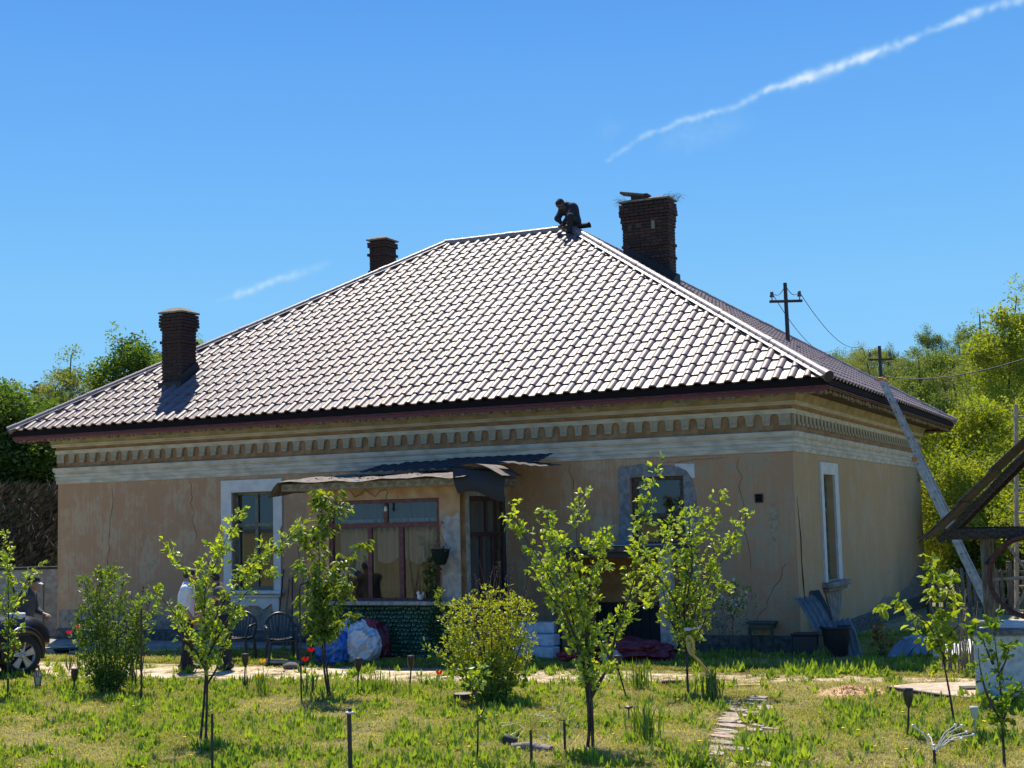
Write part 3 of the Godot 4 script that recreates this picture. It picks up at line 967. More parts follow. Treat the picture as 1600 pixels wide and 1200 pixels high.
func make_windows(house: Node3D, cement: Material) -> void:
	var X := Vector3(1, 0, 0)
	var Z := Vector3(0, 0, 1)
	var green := grainy("green_paint", lin(0.1, 0.105, 0.075), lin(0.13, 0.135, 0.1), lin(0.17, 0.17, 0.125), 0.8, 0.6)
	var white := grainy("white_trim", lin(0.5, 0.5, 0.48), lin(0.54, 0.54, 0.52), lin(0.58, 0.58, 0.555), 1.6, 0.85, 0.2)
	var w := window(house, "window", Vector3(-12.15, 1.15, 0), X, Z, Vector2(1.08, 2.06), 0.14, green, [[0.5, 0.06, 0.58, 1.32], [0.5, 1.4, 0.58, 2.0], [0.06, 1.32, 1.02, 1.4], [0.06, 0.06, 0.1, 1.3], [0.98, 0.06, 1.02, 1.3]])
	w.set_meta("label", "green painted wooden window in a wide white surround")
	# white surround with eared top and a shaped apron
	var s := MB.new()
	var outer := [Vector2(-12.42, 2.5), Vector2(-12.42, 3.47), Vector2(-10.86, 3.47), Vector2(-10.86, 2.5), Vector2(-10.9, 2.42), Vector2(-10.9, 1.0), Vector2(-11.08, 1.0), Vector2(-11.08, 3.21), Vector2(-12.15, 3.21), Vector2(-12.15, 1.0), Vector2(-12.36, 1.0), Vector2(-12.36, 2.42)]
	s.prism(PackedVector2Array(outer), 0.045, Transform3D())
	var sur := part("window_surround", s, white, house)
	var sill := MB.new()
	sill.box(Vector3(-11.63, 1.1, 0.05), Vector3(1.6, 0.075, 0.2), 0.015)
	sill.box(Vector3(-11.63, 1.02, 0.03), Vector3(1.5, 0.06, 0.12), 0.015)
	part("sill", sill, white, sur)
	var ap := MB.new()
	ap.prism(PackedVector2Array([Vector2(-12.3, 0.99), Vector2(-12.3, 0.88), Vector2(-12.05, 0.86), Vector2(-11.85, 0.76), Vector2(-11.7, 0.82), Vector2(-11.5, 0.82), Vector2(-11.35, 0.74), Vector2(-11.15, 0.86), Vector2(-11.1, 0.7), Vector2(-10.96, 0.7), Vector2(-10.96, 0.99)]), 0.035, Transform3D())
	part("apron", ap, white, sur)
	# right window in a patch of bare cement
	var brown := grainy("brown_paint", lin(0.045, 0.028, 0.022), lin(0.065, 0.04, 0.03), lin(0.085, 0.055, 0.04), 0.7, 0.6)
	var w2 := window(house, "window", Vector3(-3.1, 1.3, 0), X, Z, Vector2(1.05, 1.9), 0.12, brown, [[0.06, 1.14, 0.99, 1.22], [0.06, 1.22, 0.11, 1.84], [0.94, 1.22, 0.99, 1.84], [0.5, 0.06, 0.56, 1.14]], 0.07)
	w2.set_meta("label", "dark brown window in a patch of bare grey cement")
	var pt := MB.new()
	pt.prism(PackedVector2Array([Vector2(-3.32, 1.2), Vector2(-3.36, 2.0), Vector2(-3.31, 2.6), Vector2(-3.34, 3.2), Vector2(-3.3, 3.4), Vector2(-2.9, 3.44), Vector2(-2.4, 3.4), Vector2(-2.15, 3.37), Vector2(-1.98, 3.28), Vector2(-1.9, 3.15), Vector2(-1.84, 2.9), Vector2(-1.8, 2.6), Vector2(-1.84, 2.2), Vector2(-1.82, 1.8), Vector2(-1.85, 1.2), Vector2(-2.05, 1.2), Vector2(-2.05, 3.2), Vector2(-3.1, 3.2), Vector2(-3.1, 1.2)]), 0.015, Transform3D(Basis(), Vector3(0, 0, 0.001)))
	part("cement_patch", pt, grainy("blue_cement", lin(0.15, 0.155, 0.16), lin(0.195, 0.2, 0.205), lin(0.235, 0.24, 0.24), 0.9, 0.95, 1.2), house)
	var wc := MB.new()
	wc.prism(PackedVector2Array([Vector2(-2.2, 3.38), Vector2(-1.98, 3.29), Vector2(-1.89, 3.15), Vector2(-1.83, 3.15), Vector2(-1.83, 3.41), Vector2(-2.2, 3.42)]), 0.01, Transform3D(Basis(), Vector3(0, 0, 0.001)))
	part("white_patch", wc, white, house)
	var vent := MB.new()
	for q in [[-0.72, 2.66, -0.7, 2.82], [-0.59, 2.66, -0.57, 2.82], [-0.7, 2.66, -0.59, 2.68], [-0.7, 2.8, -0.59, 2.82]]:
		vent.box(Vector3((q[0] + q[2]) / 2, (q[1] + q[3]) / 2, -0.03), Vector3(q[2] - q[0], q[3] - q[1], 0.1))
	for k in 3:
		vent.box(Vector3(-0.645, 2.705 + k * 0.035, -0.05), Vector3(0.11, 0.012, 0.03), 0.0)
	part("vent", vent, plain("vent_iron", lin(0.02, 0.02, 0.022), 0.7), house)
	# side window
	var w3 := window(house, "window", Vector3(0, 1.17, -2.13), Vector3(0, 0, -1), X, Vector2(0.97, 2.02), 0.16, green, [[0.46, 0.06, 0.52, 1.3], [0.46, 1.38, 0.52, 1.96], [0.06, 1.3, 0.91, 1.38]])
	w3.set_meta("label", "narrow green window above a cement sill in the side wall")
	var s3 := MB.new()
	s3.prism(PackedVector2Array([Vector2(1.93, 1.14), Vector2(1.93, 3.42), Vector2(3.42, 3.42), Vector2(3.42, 1.14), Vector2(3.1, 1.14), Vector2(3.1, 3.19), Vector2(2.13, 3.19), Vector2(2.13, 1.14)]), 0.045, Transform3D(Basis(Vector3(0, 0, -1), Vector3.UP, Vector3(1, 0, 0)), Vector3.ZERO))
	var sur3 := part("window_surround", s3, white, house)
	var sill3 := MB.new()
	sill3.box(Vector3(0.09, 1.09, -2.66), Vector3(0.2, 0.1, 1.7), 0.015)
	sill3.box(Vector3(0.06, 1.0, -2.66), Vector3(0.12, 0.08, 1.6), 0.02)
	part("sill", sill3, cement, sur3)
	var ap3 := MB.new()
	ap3.prism(PackedVector2Array([Vector2(1.98, 0.96), Vector2(3.34, 0.96), Vector2(3.2, 0.7), Vector2(2.95, 0.34), Vector2(2.5, 0.33), Vector2(2.3, 0.55), Vector2(2.05, 0.8)]), 0.03, Transform3D(Basis(Vector3(0, 0, -1), Vector3.UP, Vector3(1, 0, 0)), Vector3.ZERO))
	part("apron", ap3, cement, sur3)

func cloth(key: String, c: Color) -> StandardMaterial3D:
	var m := plain(key, c, 0.95)
	m.backlight_enabled = true
	m.backlight = Color(0.5, 0.5, 0.5)
	return m

# ---------------------------------------------------------------- chimneys
var bricks_laid := 0
func chimney(house: Node3D, ctr: Vector2, size: Vector2, y0: float, y1: float, label: String, corbel: Array, cap_slope := 0.1) -> void:
	var root := Node3D.new()
	root.name = numbered("chimney", house)
	house.add_child(root)
	root.set_meta("label", label)
	var soot := [grainy("brick_a", lin(0.037, 0.017, 0.013), lin(0.050, 0.022, 0.017), lin(0.065, 0.030, 0.022), 0.3, 0.92, 0.8), grainy("brick_b", lin(0.030, 0.015, 0.013), lin(0.040, 0.019, 0.016), lin(0.050, 0.028, 0.021), 0.3, 0.92, 0.8), grainy("brick_c", lin(0.025, 0.016, 0.015), lin(0.034, 0.021, 0.020), lin(0.045, 0.030, 0.025), 0.3, 0.92, 0.8), grainy("brick_d", lin(0.050, 0.025, 0.018), lin(0.065, 0.034, 0.024), lin(0.080, 0.043, 0.031), 0.3, 0.92, 0.8)]
	var mortar := grainy("mortar", lin(0.023, 0.019, 0.017), lin(0.032, 0.027, 0.023), lin(0.045, 0.038, 0.034), 0.6, 0.95, 0.8)
	var core := MB.new()
	core.box(Vector3(ctr.x, (y0 + y1) / 2, ctr.y), Vector3(size.x - 0.03, y1 - y0 - 0.02, size.y - 0.03))
	part("core", core, mortar, root)
	var rest := MB.new()
	var course := 0.075
	var rows := int((y1 - y0) / course)
	for r in rows:
		var y := y0 + r * course + course / 2
		var grow := 0.0
		for c in corbel:                       # [from the top in courses, to, how far out]
			if rows - 1 - r >= c[0] and rows - 1 - r <= c[1]:
				grow = c[2]
		var half := size / 2 + Vector2(grow, grow)
		for face in 4:
			var wide := (half.x if face % 2 == 0 else half.y) * 2.0
			var n := maxi(2, int(round(wide / 0.26)))
			var bw := wide / n
			var start := -wide / 2 - (bw / 2 if r % 2 == 1 else 0.0)
			for i in n + 1:
				var a := maxf(start + i * bw, -wide / 2)
				var b := minf(start + (i + 1) * bw, wide / 2)
				if b - a < 0.03:
					continue
				var deep := 0.11
				var mid := (a + b) / 2
				var out := [Vector3(0, 0, 1), Vector3(1, 0, 0), Vector3(0, 0, -1), Vector3(-1, 0, 0)][face] as Vector3
				var along := Vector3.UP.cross(out)
				var dist := (half.y if face % 2 == 0 else half.x) - deep / 2 + rng.randf_range(-0.006, 0.008)
				var at := Vector3(ctr.x, y, ctr.y) + out * dist + along * mid
				var sz := Vector3(b - a - 0.012, course - rng.randf_range(0.01, 0.016), deep)
				var bs := Basis(along, Vector3.UP, out) * Basis(Vector3.UP, rng.randf_range(-0.02, 0.02))
				if face < 2 and bricks_laid < 300:
					var one := MB.new()
					one.box(Vector3.ZERO, sz, 0.006, bs)
					part("brick", one, soot[rng.randi() % 4], root).position = at
					bricks_laid += 1
				else:
					rest.box(at, sz, 0.0, bs)
	tag(part("brickwork", rest, soot[1], root), "", "", "", "stuff")
	# weathered cement cap, higher in the middle
	var out2 := size / 2 + Vector2(0.06, 0.06)
	var cap := MB.new()
	var b0 := y1 - 0.005
	var p := [Vector3(-out2.x, b0, -out2.y), Vector3(out2.x, b0, -out2.y), Vector3(out2.x, b0, out2.y), Vector3(-out2.x, b0, out2.y)]
	var c3 := Vector3(ctr.x, 0, ctr.y)
	for k in 4:
		var a: Vector3 = p[k] + c3
		var b: Vector3 = p[(k + 1) % 4] + c3
		var up := Vector3(0, 0.035, 0)
		var inner := func(q: Vector3) -> Vector3: return Vector3(ctr.x + (q.x - ctr.x) * 0.45, b0 + cap_slope + 0.035, ctr.y + (q.z - ctr.y) * 0.45)
		var side := (a + b) / 2 - c3
		cap.quad(a, b, b + up, a + up, Vector3(side.x, 0, side.z))
		cap.quad(a + up, b + up, inner.call(b), inner.call(a), Vector3(side.x, 1, side.z))
		cap.tri(inner.call(a), inner.call(b), Vector3(ctr.x, b0 + cap_slope + 0.035, ctr.y), Vector3.UP)
		cap.tri(a, b, c3 + Vector3(0, b0, 0), Vector3.DOWN)
	part("chimney_cap", cap, grainy("cap_cement", lin(0.14, 0.12, 0.095), lin(0.2, 0.17, 0.135), lin(0.26, 0.225, 0.18), 0.6, 0.95, 1.0), root)

func make_chimneys(house: Node3D) -> void:
	var lead := plain("flashing", lin(0.014, 0.016, 0.02), 0.7)
	chimney(house, Vector2(-4.82, -6.45), Vector2(1.14, 0.5), 7.3, 9.9, "large dark brick chimney with jutting courses behind the ridge's right end", [[0, 1, 0.05], [2, 3, 0.06], [4, 5, 0.035], [6, 7, 0.015], [13, 13, 0.03], [17, 17, 0.025], [28, 28, 0.03]], 0.06)
	chimney(house, Vector2(-14.37, -1.03), Vector2(0.56, 0.54), 5.4, 7.38, "sooty brick chimney standing low on the front slope", [[0, 1, 0.045], [2, 3, 0.05], [4, 4, 0.025], [8, 8, 0.035]], 0.1)
	chimney(house, Vector2(-12.6, -7.3), Vector2(0.5, 0.54), 7.8, 9.95, "brick chimney showing only its top behind the left hip", [[0, 1, 0.04], [4, 4, 0.045], [10, 10, 0.03]], 0.08)
	for q in [[Vector3(-14.37, 5.62, -0.715), 0.66, Vector3(-14.37, 5.74, -1.03), Vector2(0.66, 0.62)]]:
		var fl := MB.new()
		fl.bar(q[0] + Vector3(-q[1] / 2, 0.02, 0.02), q[0] + Vector3(q[1] / 2, 0.02, 0.02), 0.03, 0.3, 0.004)
		fl.bar(Vector3(-14.05, 5.75, -0.72), Vector3(-14.05, 6.15, -1.36), 0.02, 0.34, 0.004)
		part("flashing", fl, lead, house)
	var fl2 := MB.new()
	fl2.bar(Vector3(-5.43, 8.62, -6.17), Vector3(-4.2, 7.86, -6.17), 0.03, 0.5, 0.004)
	fl2.bar(Vector3(-4.19, 7.95, -6.16), Vector3(-4.19, 7.95, -6.74), 0.03, 0.4, 0.004)
	part("flashing", fl2, lead, house)
	for q in [[-4.62, 9.3, 0.09, 0.2], [-4.98, 9.32, 0.14, 0.12], [-5.2, 9.28, 0.1, 0.16]]:
		var pp := MB.new()
		pp.box(Vector3(q[0], q[1], -6.19), Vector3(q[2], q[3], 0.03), 0.006)
		part("render_patch", pp, plain("patch_%d" % int(q[0] * -10), lin(0.2, 0.18, 0.15) if q[0] > -4.7 else lin(0.055, 0.042, 0.036), 0.9), house)
	# loose slab, brick and dry grass on top of the large chimney
	var top := thing("roof_slab", "flat slab lying tilted on top of the large chimney", "slab", Vector3(-5.0, 9.98, -6.35))
	var sl := MB.new()
	sl.box(Vector3(-0.12, 0.12, 0.02), Vector3(0.62, 0.06, 0.3), 0.01, Basis(Vector3(0, 0, 1), -0.2))
	part("slab", sl, grainy("slab_dark", lin(0.07, 0.06, 0.05), lin(0.1, 0.085, 0.07), lin(0.13, 0.11, 0.09), 0.4, 0.95, 0.8), top)
	var bk := MB.new()
	bk.box(Vector3(0.05, 0.04, 0.0), Vector3(0.42, 0.12, 0.28), 0.012)
	part("support", bk, mats["brick_b"], top)
	var wisps := thing("dry_weeds", "wispy dry weeds growing on the large chimney top", "weeds", Vector3(-4.82, 9.92, -6.45))
	for s in [-1.0, 1.0]:
		var d := MB.new()
		for k in 34:
			var a := Vector3(s * rng.randf_range(0.42, 0.7), rng.randf_range(-0.03, 0.03), rng.randf_range(-0.3, 0.3))
			var out := Vector3(s * rng.randf_range(0.05, 0.22), rng.randf_range(0.02, 0.16), rng.randf_range(-0.08, 0.08))
			d.tube([a, a + out * 0.6 + Vector3(0, 0.03, 0), a + out + Vector3(s * 0.06, -0.12 * rng.randf(), 0)], [0.004, 0.003, 0.002], 3, false)
		part("foliage", d, plain("dry_stalk", lin(0.16, 0.13, 0.075), 0.9), wisps)

# ---------------------------------------------------------------- porch
func make_porch() -> void:
	var porch := thing("glazed_porch", "glazed porch with red frames jutting from the house front", "porch")
	var ochre := grainy("porch_plaster", lin(0.37, 0.2, 0.09), lin(0.42, 0.25, 0.125), lin(0.44, 0.3, 0.17), 2.2, 0.92, 0.4)
	var grey := grainy("grey_plaster", lin(0.27, 0.25, 0.215), lin(0.34, 0.31, 0.27), lin(0.4, 0.37, 0.32), 1.3, 0.92, 0.6)
	var L := -8.95
	var R := -5.65
	var F := 2.0
	part("front_wall", wall_slab(Vector3(L, 0, F), Vector3(1, 0, 0), Vector3(0, 0, 1), R - L, 1.0, 3.12, 0.22, [[0.49, 1.0, 2.87, 2.91]]), ochre, porch)
	part("low_wall", wall_slab(Vector3(L, 0, F - 0.05), Vector3(1, 0, 0), Vector3(0, 0, 1), R - L, 0.0, 0.98, 0.17, []), grainy("dark_cement", lin(0.03, 0.05, 0.04), lin(0.045, 0.07, 0.055), lin(0.06, 0.09, 0.07), 0.6, 0.9, 1.0), porch)
	part("side_wall", wall_slab(Vector3(R, 0, F - 0.22), Vector3(0, 0, -1), Vector3(1, 0, 0), F - 0.22, 0.0, 3.12, 0.2, [[0.16, 0.45, 1.72, 2.93]]), grey, porch)
	part("far_side_wall", wall_slab(Vector3(L, 0, 0.0), Vector3(0, 0, 1), Vector3(-1, 0, 0), F - 0.22, 0.0, 3.12, 0.2, []), ochre, porch)
	var pf := MB.new()
	pf.box(Vector3((L + R) / 2, 0.35, 0.9), Vector3(R - L - 0.42, 0.1, 1.7))
	part("floor", pf, plain("boards", lin(0.12, 0.07, 0.04)), porch)
	var bare := MB.new()
	bare.prism(PackedVector2Array([Vector2(-6.03, 1.05), Vector2(-5.66, 1.05), Vector2(-5.66, 2.66), Vector2(-5.8, 2.55), Vector2(-6.04, 2.62), Vector2(-6.0, 2.2), Vector2(-6.04, 1.9)]), 0.006, Transform3D(Basis(), Vector3(0, 0, F + 0.001)))
	part("bare_plaster", bare, grey, porch)
	var red := grainy("red_paint", lin(0.085, 0.022, 0.02), lin(0.115, 0.03, 0.027), lin(0.15, 0.045, 0.038), 0.7, 0.55)
	var wf := window(porch, "window", Vector3(L + 0.49, 1.02, F), Vector3(1, 0, 0), Vector3(0, 0, 1), Vector2(2.38, 1.89), 0.06, red, [[0.07, 1.37, 2.31, 1.46], [0.83, 0.07, 0.92, 1.37], [1.5, 0.07, 1.6, 1.37], [1.18, 1.46, 1.27, 1.82]], 0.07)
	var lace := cloth("lace", lin(0.36, 0.37, 0.36))
	var lace_b := cloth("lace_b", lin(0.085, 0.09, 0.085))
	for q in [[0.08, 0.75, 1.75, 0.25, 5.0], [0.9, 0.66, 1.86, 0.14, 5.0], [1.58, 0.74, 1.9, 0.2, 6.0]]:
		curtain(wf, Vector3(L + 0.49 + q[0], 0, F - 0.3), Vector3(1, 0, 0), Vector3(0, 0, 1), q[1], q[2], 2.55, lace, -q[3], q[4])
	curtain(wf, Vector3(L + 0.55, 0, F - 0.34), Vector3(1, 0, 0), Vector3(0, 0, 1), 2.2, 2.3, 2.9, lace_b, 0.0, 15.0)
	curtain(wf, Vector3(L + 1.4, 0, F - 0.6), Vector3(1, 0, 0), Vector3(0, 0, 1), 0.75, 0.95, 2.0, cloth("drape", lin(0.06, 0.058, 0.055)), 0.0, 5.0)
	var ws := window(porch, "window", Vector3(R, 0.46, F - 0.38), Vector3(0, 0, -1), Vector3(1, 0, 0), Vector2(1.56, 2.46), 0.05, grainy("dark_frame", lin(0.045, 0.02, 0.02), lin(0.06, 0.027, 0.026), lin(0.08, 0.035, 0.03), 0.7, 0.6), [[0.07, 1.72, 1.49, 1.8], [0.75, 1.8, 0.81, 2.39], [0.5, 0.07, 0.57, 1.72], [1.0, 0.07, 1.07, 1.72]], 0.07)
	ws.set_meta("label", "dark framed side window with pale drawn curtains")
	curtain(ws, Vector3(R - 0.25, 0, F - 0.42), Vector3(0, 0, -1), Vector3(1, 0, 0), 1.46, 0.5, 2.85, cloth("blue_net", lin(0.32, 0.34, 0.36)), 0.0, 12.0)
	var sill := MB.new()
	sill.box(Vector3((L + R) / 2 + 0.02, 1.0, F + 0.03), Vector3(R - L + 0.12, 0.07, 0.3), 0.012)
	part("sill", sill, grainy("sill_stone", lin(0.26, 0.245, 0.21), lin(0.33, 0.31, 0.27), lin(0.4, 0.38, 0.33), 0.8, 0.9, 0.7), porch)
	# the low wall is faced with rows of green bottle ends
	var bottle := MB.new()
	bottle.lathe([Vector2(0.0, 0.03), Vector2(0.018, 0.034), Vector2(0.03, 0.044), Vector2(0.038, 0.04), Vector2(0.04, 0.025), Vector2(0.04, -0.02)], 9, Transform3D(Basis(Vector3(1, 0, 0), PI / 2), Vector3.ZERO))
	var places := []
	var tints := []
	for j in 12:
		for i in 40:
			places.append(Transform3D(Basis.from_euler(Vector3(rng.randf_range(-0.2, 0.2), rng.randf_range(-0.25, 0.25), 0)).scaled(Vector3.ONE * rng.randf_range(0.88, 1.02)), Vector3(L + 0.06 + i * 0.081 + (0.04 if j % 2 else 0.0), 0.06 + j * 0.077, F - 0.045 + rng.randf_range(-0.012, 0.014))))
			var g := rng.randf()
			tints.append(Color(0.012 + 0.02 * g, 0.06 + 0.07 * g, 0.035 + 0.03 * g))
	var bg := plain("bottle_glass", Color(1, 1, 1), 0.12, 0.0, 0.6)
	bg.vertex_color_use_as_albedo = true
	tag(scatter("bottle_facing", bottle, bg, places, tints, porch), "wall facing of green bottle ends in rows", "", "", "stuff")
	# roof slab, tar paper, a heap of dark tile sheets, the hanging flap
	var slab := MB.new()
	slab.box(Vector3(-7.4, 3.195, 1.1), Vector3(3.95, 0.15, 2.3), 0.02)
	part("roof_slab", slab, grainy("slab_grey", lin(0.17, 0.15, 0.12), lin(0.24, 0.215, 0.175), lin(0.32, 0.29, 0.24), 0.7, 0.95, 1.2), porch)
	var tar := grainy("tar_paper", lin(0.1, 0.085, 0.07), lin(0.16, 0.138, 0.115), lin(0.22, 0.19, 0.16), 0.8, 0.9, 1.0)
	var nz := FastNoiseLite.new()
	nz.seed = 3
	nz.frequency = 0.9
	var wave := func(a: float, b: float) -> Vector3:
		var x := lerpf(-9.55, -5.35, a)
		var z := lerpf(2.42, 0.25, b)
		var y := 3.3 + 0.16 * b + 0.035 * nz.get_noise_2d(x * 1.2, z * 0.8) + 0.016 * sin(x * 2.6) + 0.01 * sin(x * 6.1)
		if b < 0.12: y -= 0.03 * (0.12 - b) / 0.12
		if a < 0.06: y -= 0.26 * pow((0.06 - a) / 0.06, 1.5)
		if a > 0.95: y += 0.02
		return Vector3(x, y, z)
	var sheet := MB.new()
	sheet.sheet(70, 18, wave)
	sheet.sheet(70, 18, func(a: float, b: float) -> Vector3: return (wave.call(1.0 - a, b) as Vector3) - Vector3(0, 0.012, 0))
	part("tar_paper", sheet, tar, porch)
	var flap := MB.new()
	var hang := func(a: float, b: float) -> Vector3:
		return Vector3(lerpf(-5.62, -4.78, a) - 0.12 * b * a + 0.1 * b, 3.42 - 0.1 * a - 0.46 * b + 0.07 * sin(a * 5.0) * b, lerpf(2.3, 1.85, a) + 0.08 * sin(b * 3.0))
	flap.sheet(12, 10, hang)
	flap.sheet(12, 10, func(a: float, b: float) -> Vector3: return (hang.call(1.0 - a, b) as Vector3) - Vector3(0, 0, 0.01))
	part("hanging_flap", flap, plain("tar_black", lin(0.022, 0.024, 0.03), 0.75), porch)
	var curl := MB.new()
	curl.sheet(14, 8, func(a: float, b: float) -> Vector3: return Vector3(lerpf(-5.5, -4.7, a), 3.46 + 0.05 * sin(a * 4.0) - 0.16 * a * a, lerpf(2.2, 1.3, b)))
	part("tar_paper_corner", curl, tar, porch)
	var heap := thing("sheet_stack", "dark stack of leftover roofing sheets lying on the porch roof", "roofing sheets", Vector3(0, 0, 0))
	var dark := plain("sheet_dark", lin(0.016, 0.018, 0.024), 0.6)
	for q in [[-8.25, -6.3, 3.44, 1.35, 0.35], [-7.75, -5.3, 3.475, 1.15, 0.25], [-6.8, -4.55, 3.51, 0.95, 0.2]]:
		var m := MB.new()
		m.sheet(60, 8, func(a: float, b: float) -> Vector3:
			var x: float = lerpf(q[0], q[1], a)
			return Vector3(x, q[2] + 0.02 * absf(sin(x * 14.0)) + 0.12 * b + 0.015 * floorf(b * 4.0) + 0.01, lerpf(q[3], q[4], b)))
		part("roofing_sheet", m, dark, heap)
	var slip := MB.new()
	slip.sheet(24, 6, func(a: float, b: float) -> Vector3: return Vector3(lerpf(-5.0, -4.15, a), 3.52 + 0.05 * b - 0.12 * a + 0.02 * absf(sin(a * 12.0)), lerpf(1.75, 0.7, b)))
	part("roofing_sheet", slip, dark, heap)
	var litter := []
	var bit := MB.new()
	bit.box(Vector3.ZERO, Vector3(0.05, 0.006, 0.02))
	for k in 160:
		var a := rng.randf_range(0.15, 0.95)
		var p: Vector3 = wave.call(a, rng.randf_range(0.2, 0.7))
		litter.append(Transform3D(Basis.from_euler(Vector3(rng.randf() * 0.4, rng.randf() * 6, rng.randf() * 0.4)).scaled(Vector3.ONE * rng.randf_range(0.4, 1.3)), p + Vector3(0, 0.008, 0)))
	tag(scatter("dry_leaf_litter", bit, plain("litter", lin(0.05, 0.035, 0.022), 0.9), litter, [], self), "dark dry leaf litter lying on the porch roof", "litter", "", "stuff")
	var board := MB.new()
	board.box(Vector3(-7.75, 3.27, 2.28), Vector3(0.3, 0.03, 0.04), 0.004)
	part("white_strip", board, plain("white_plastic", lin(0.7, 0.7, 0.68), 0.5), porch)
	# bulb on its wire
	var bulb := thing("light_bulb", "bare unlit light bulb hanging under the porch roof edge", "light bulb", Vector3(-7.16, 2.74, 2.08))
	var gl := MB.new()
	gl.lathe([Vector2(0.0, -0.055), Vector2(0.022, -0.05), Vector2(0.033, -0.03), Vector2(0.03, -0.005), Vector2(0.016, 0.03), Vector2(0.015, 0.04)], 12)
	part("glass", gl, plain("bulb_glass", lin(0.6, 0.62, 0.6), 0.15), bulb)
	var so := MB.new()
	so.lathe([Vector2(0.015, 0.04), Vector2(0.022, 0.045), Vector2(0.022, 0.1), Vector2(0.005, 0.11)], 10)
	part("socket", so, plain("black_plastic", lin(0.02, 0.02, 0.02), 0.5), bulb)
	var cb := MB.new()
	var cp := [Vector3(0, 0.1, 0), Vector3(0.02, 0.22, 0.0)]
	for k in 16:
		cp.append(Vector3(0.02 - 0.055 * k, 0.30 + 0.06 * sin(k * 0.9) + 0.02 * sin(k * 2.3), -0.05))
	cb.tube(cp, [0.006], 5)
	part("cord", cb, mats["black_plastic"], bulb)
	# hanging basket of pink flowers at the pier
	var hb := thing("hanging_basket", "dark hanging flower basket with pink blossom on the porch pier", "flower basket", Vector3(-5.92, 1.95, 2.28))
	var pot := MB.new()
	pot.lathe([Vector2(0.0, -0.26), Vector2(0.09, -0.25), Vector2(0.15, -0.1), Vector2(0.17, 0.03), Vector2(0.15, 0.03)], 14)
	part("pot", pot, plain("pot_green", lin(0.012, 0.02, 0.017), 0.9, 0.0, 0.2), hb)
	var hk := MB.new()
	for s in 3:
		var a := TAU * s / 3
		hk.tube([Vector3(cos(a) * 0.15, 0.03, sin(a) * 0.15), Vector3(0, 0.32, 0)], [0.004], 4)
	hk.tube([Vector3(0, 0.32, 0), Vector3(0, 0.44, 0), Vector3(0.03, 0.5, -0.02), Vector3(-0.02, 0.53, -0.1), Vector3(-0.05, 0.48, -0.26)], [0.006], 5)
	part("hook", hk, mats["black_plastic"], hb)
	var fl := []
	var ft := []
	for k in 110:
		fl.append(Transform3D(Basis.from_euler(Vector3(rng.randf() * 6, rng.randf() * 6, 0)).scaled(Vector3.ONE * 0.55), Vector3(rng.randfn(0, 0.1), rng.randf_range(-0.02, 0.13), rng.randfn(0, 0.09))))
		ft.append([Color(0.7, 0.26, 0.3), Color(0.62, 0.2, 0.25), Color(0.08, 0.14, 0.04), Color(0.06, 0.1, 0.03)][rng.randi() % 4])
	scatter("foliage", leaf_mesh(0.07, 0.055, 0.3, 0.2), tinted_leaf(), fl, ft, hb)
	# creeper up the pier
	var cr := thing("climbing_plant", "dark climbing plant growing up beside the porch window", "climbing plant", Vector3(-6.15, 0, 2.12))
	var cs := MB.new()
	var stem := []
	for k in 12:
		stem.append(Vector3(0.05 * sin(k * 1.3), k * 0.16, 0.02 * sin(k * 0.8)))
	cs.tube(stem, [0.012, 0.006], 5)
	part("stem", cs, bark(), cr)
	var lv := []
	var lt := []
	for k in 420:
		var y := rng.randf_range(0.2, 1.85)
		lv.append(Transform3D(Basis.from_euler(Vector3(rng.randf_range(-1, 1), rng.randf() * 6.3, rng.randf_range(-1, 1))), Vector3(0.06 * sin(y * 8) + rng.randfn(0, 0.075), y, rng.randfn(0.03, 0.05))))
		lt.append(Color(0.03, 0.07, 0.02).lerp(Color(0.06, 0.11, 0.03), rng.randf()))
	scatter("foliage", leaf_mesh(0.06, 0.04, 0.25, 0.2), tinted_leaf(), lv, lt, cr)
	# small white bird figure on the window board
	var bird := thing("bird_figure", "small white bird figure on the porch window board", "figurine", Vector3(-6.45, 1.04, 2.1))
	var bm := MB.new()
	bm.ball(Vector3(0, 0.07, 0), Vector3(0.05, 0.05, 0.09), 8, 10)
	bm.ball(Vector3(-0.01, 0.15, 0.06), Vector3(0.03, 0.035, 0.035), 6, 8)
	bm.tube([Vector3(0, 0.09, 0.05), Vector3(-0.01, 0.15, 0.06)], [0.03, 0.022], 8)
	bm.tube([Vector3(0, 0.08, -0.07), Vector3(0.0, 0.17, -0.13)], [0.03, 0.008], 6)
	part("body", bm, plain("white_glaze", lin(0.7, 0.7, 0.68), 0.3), bird)

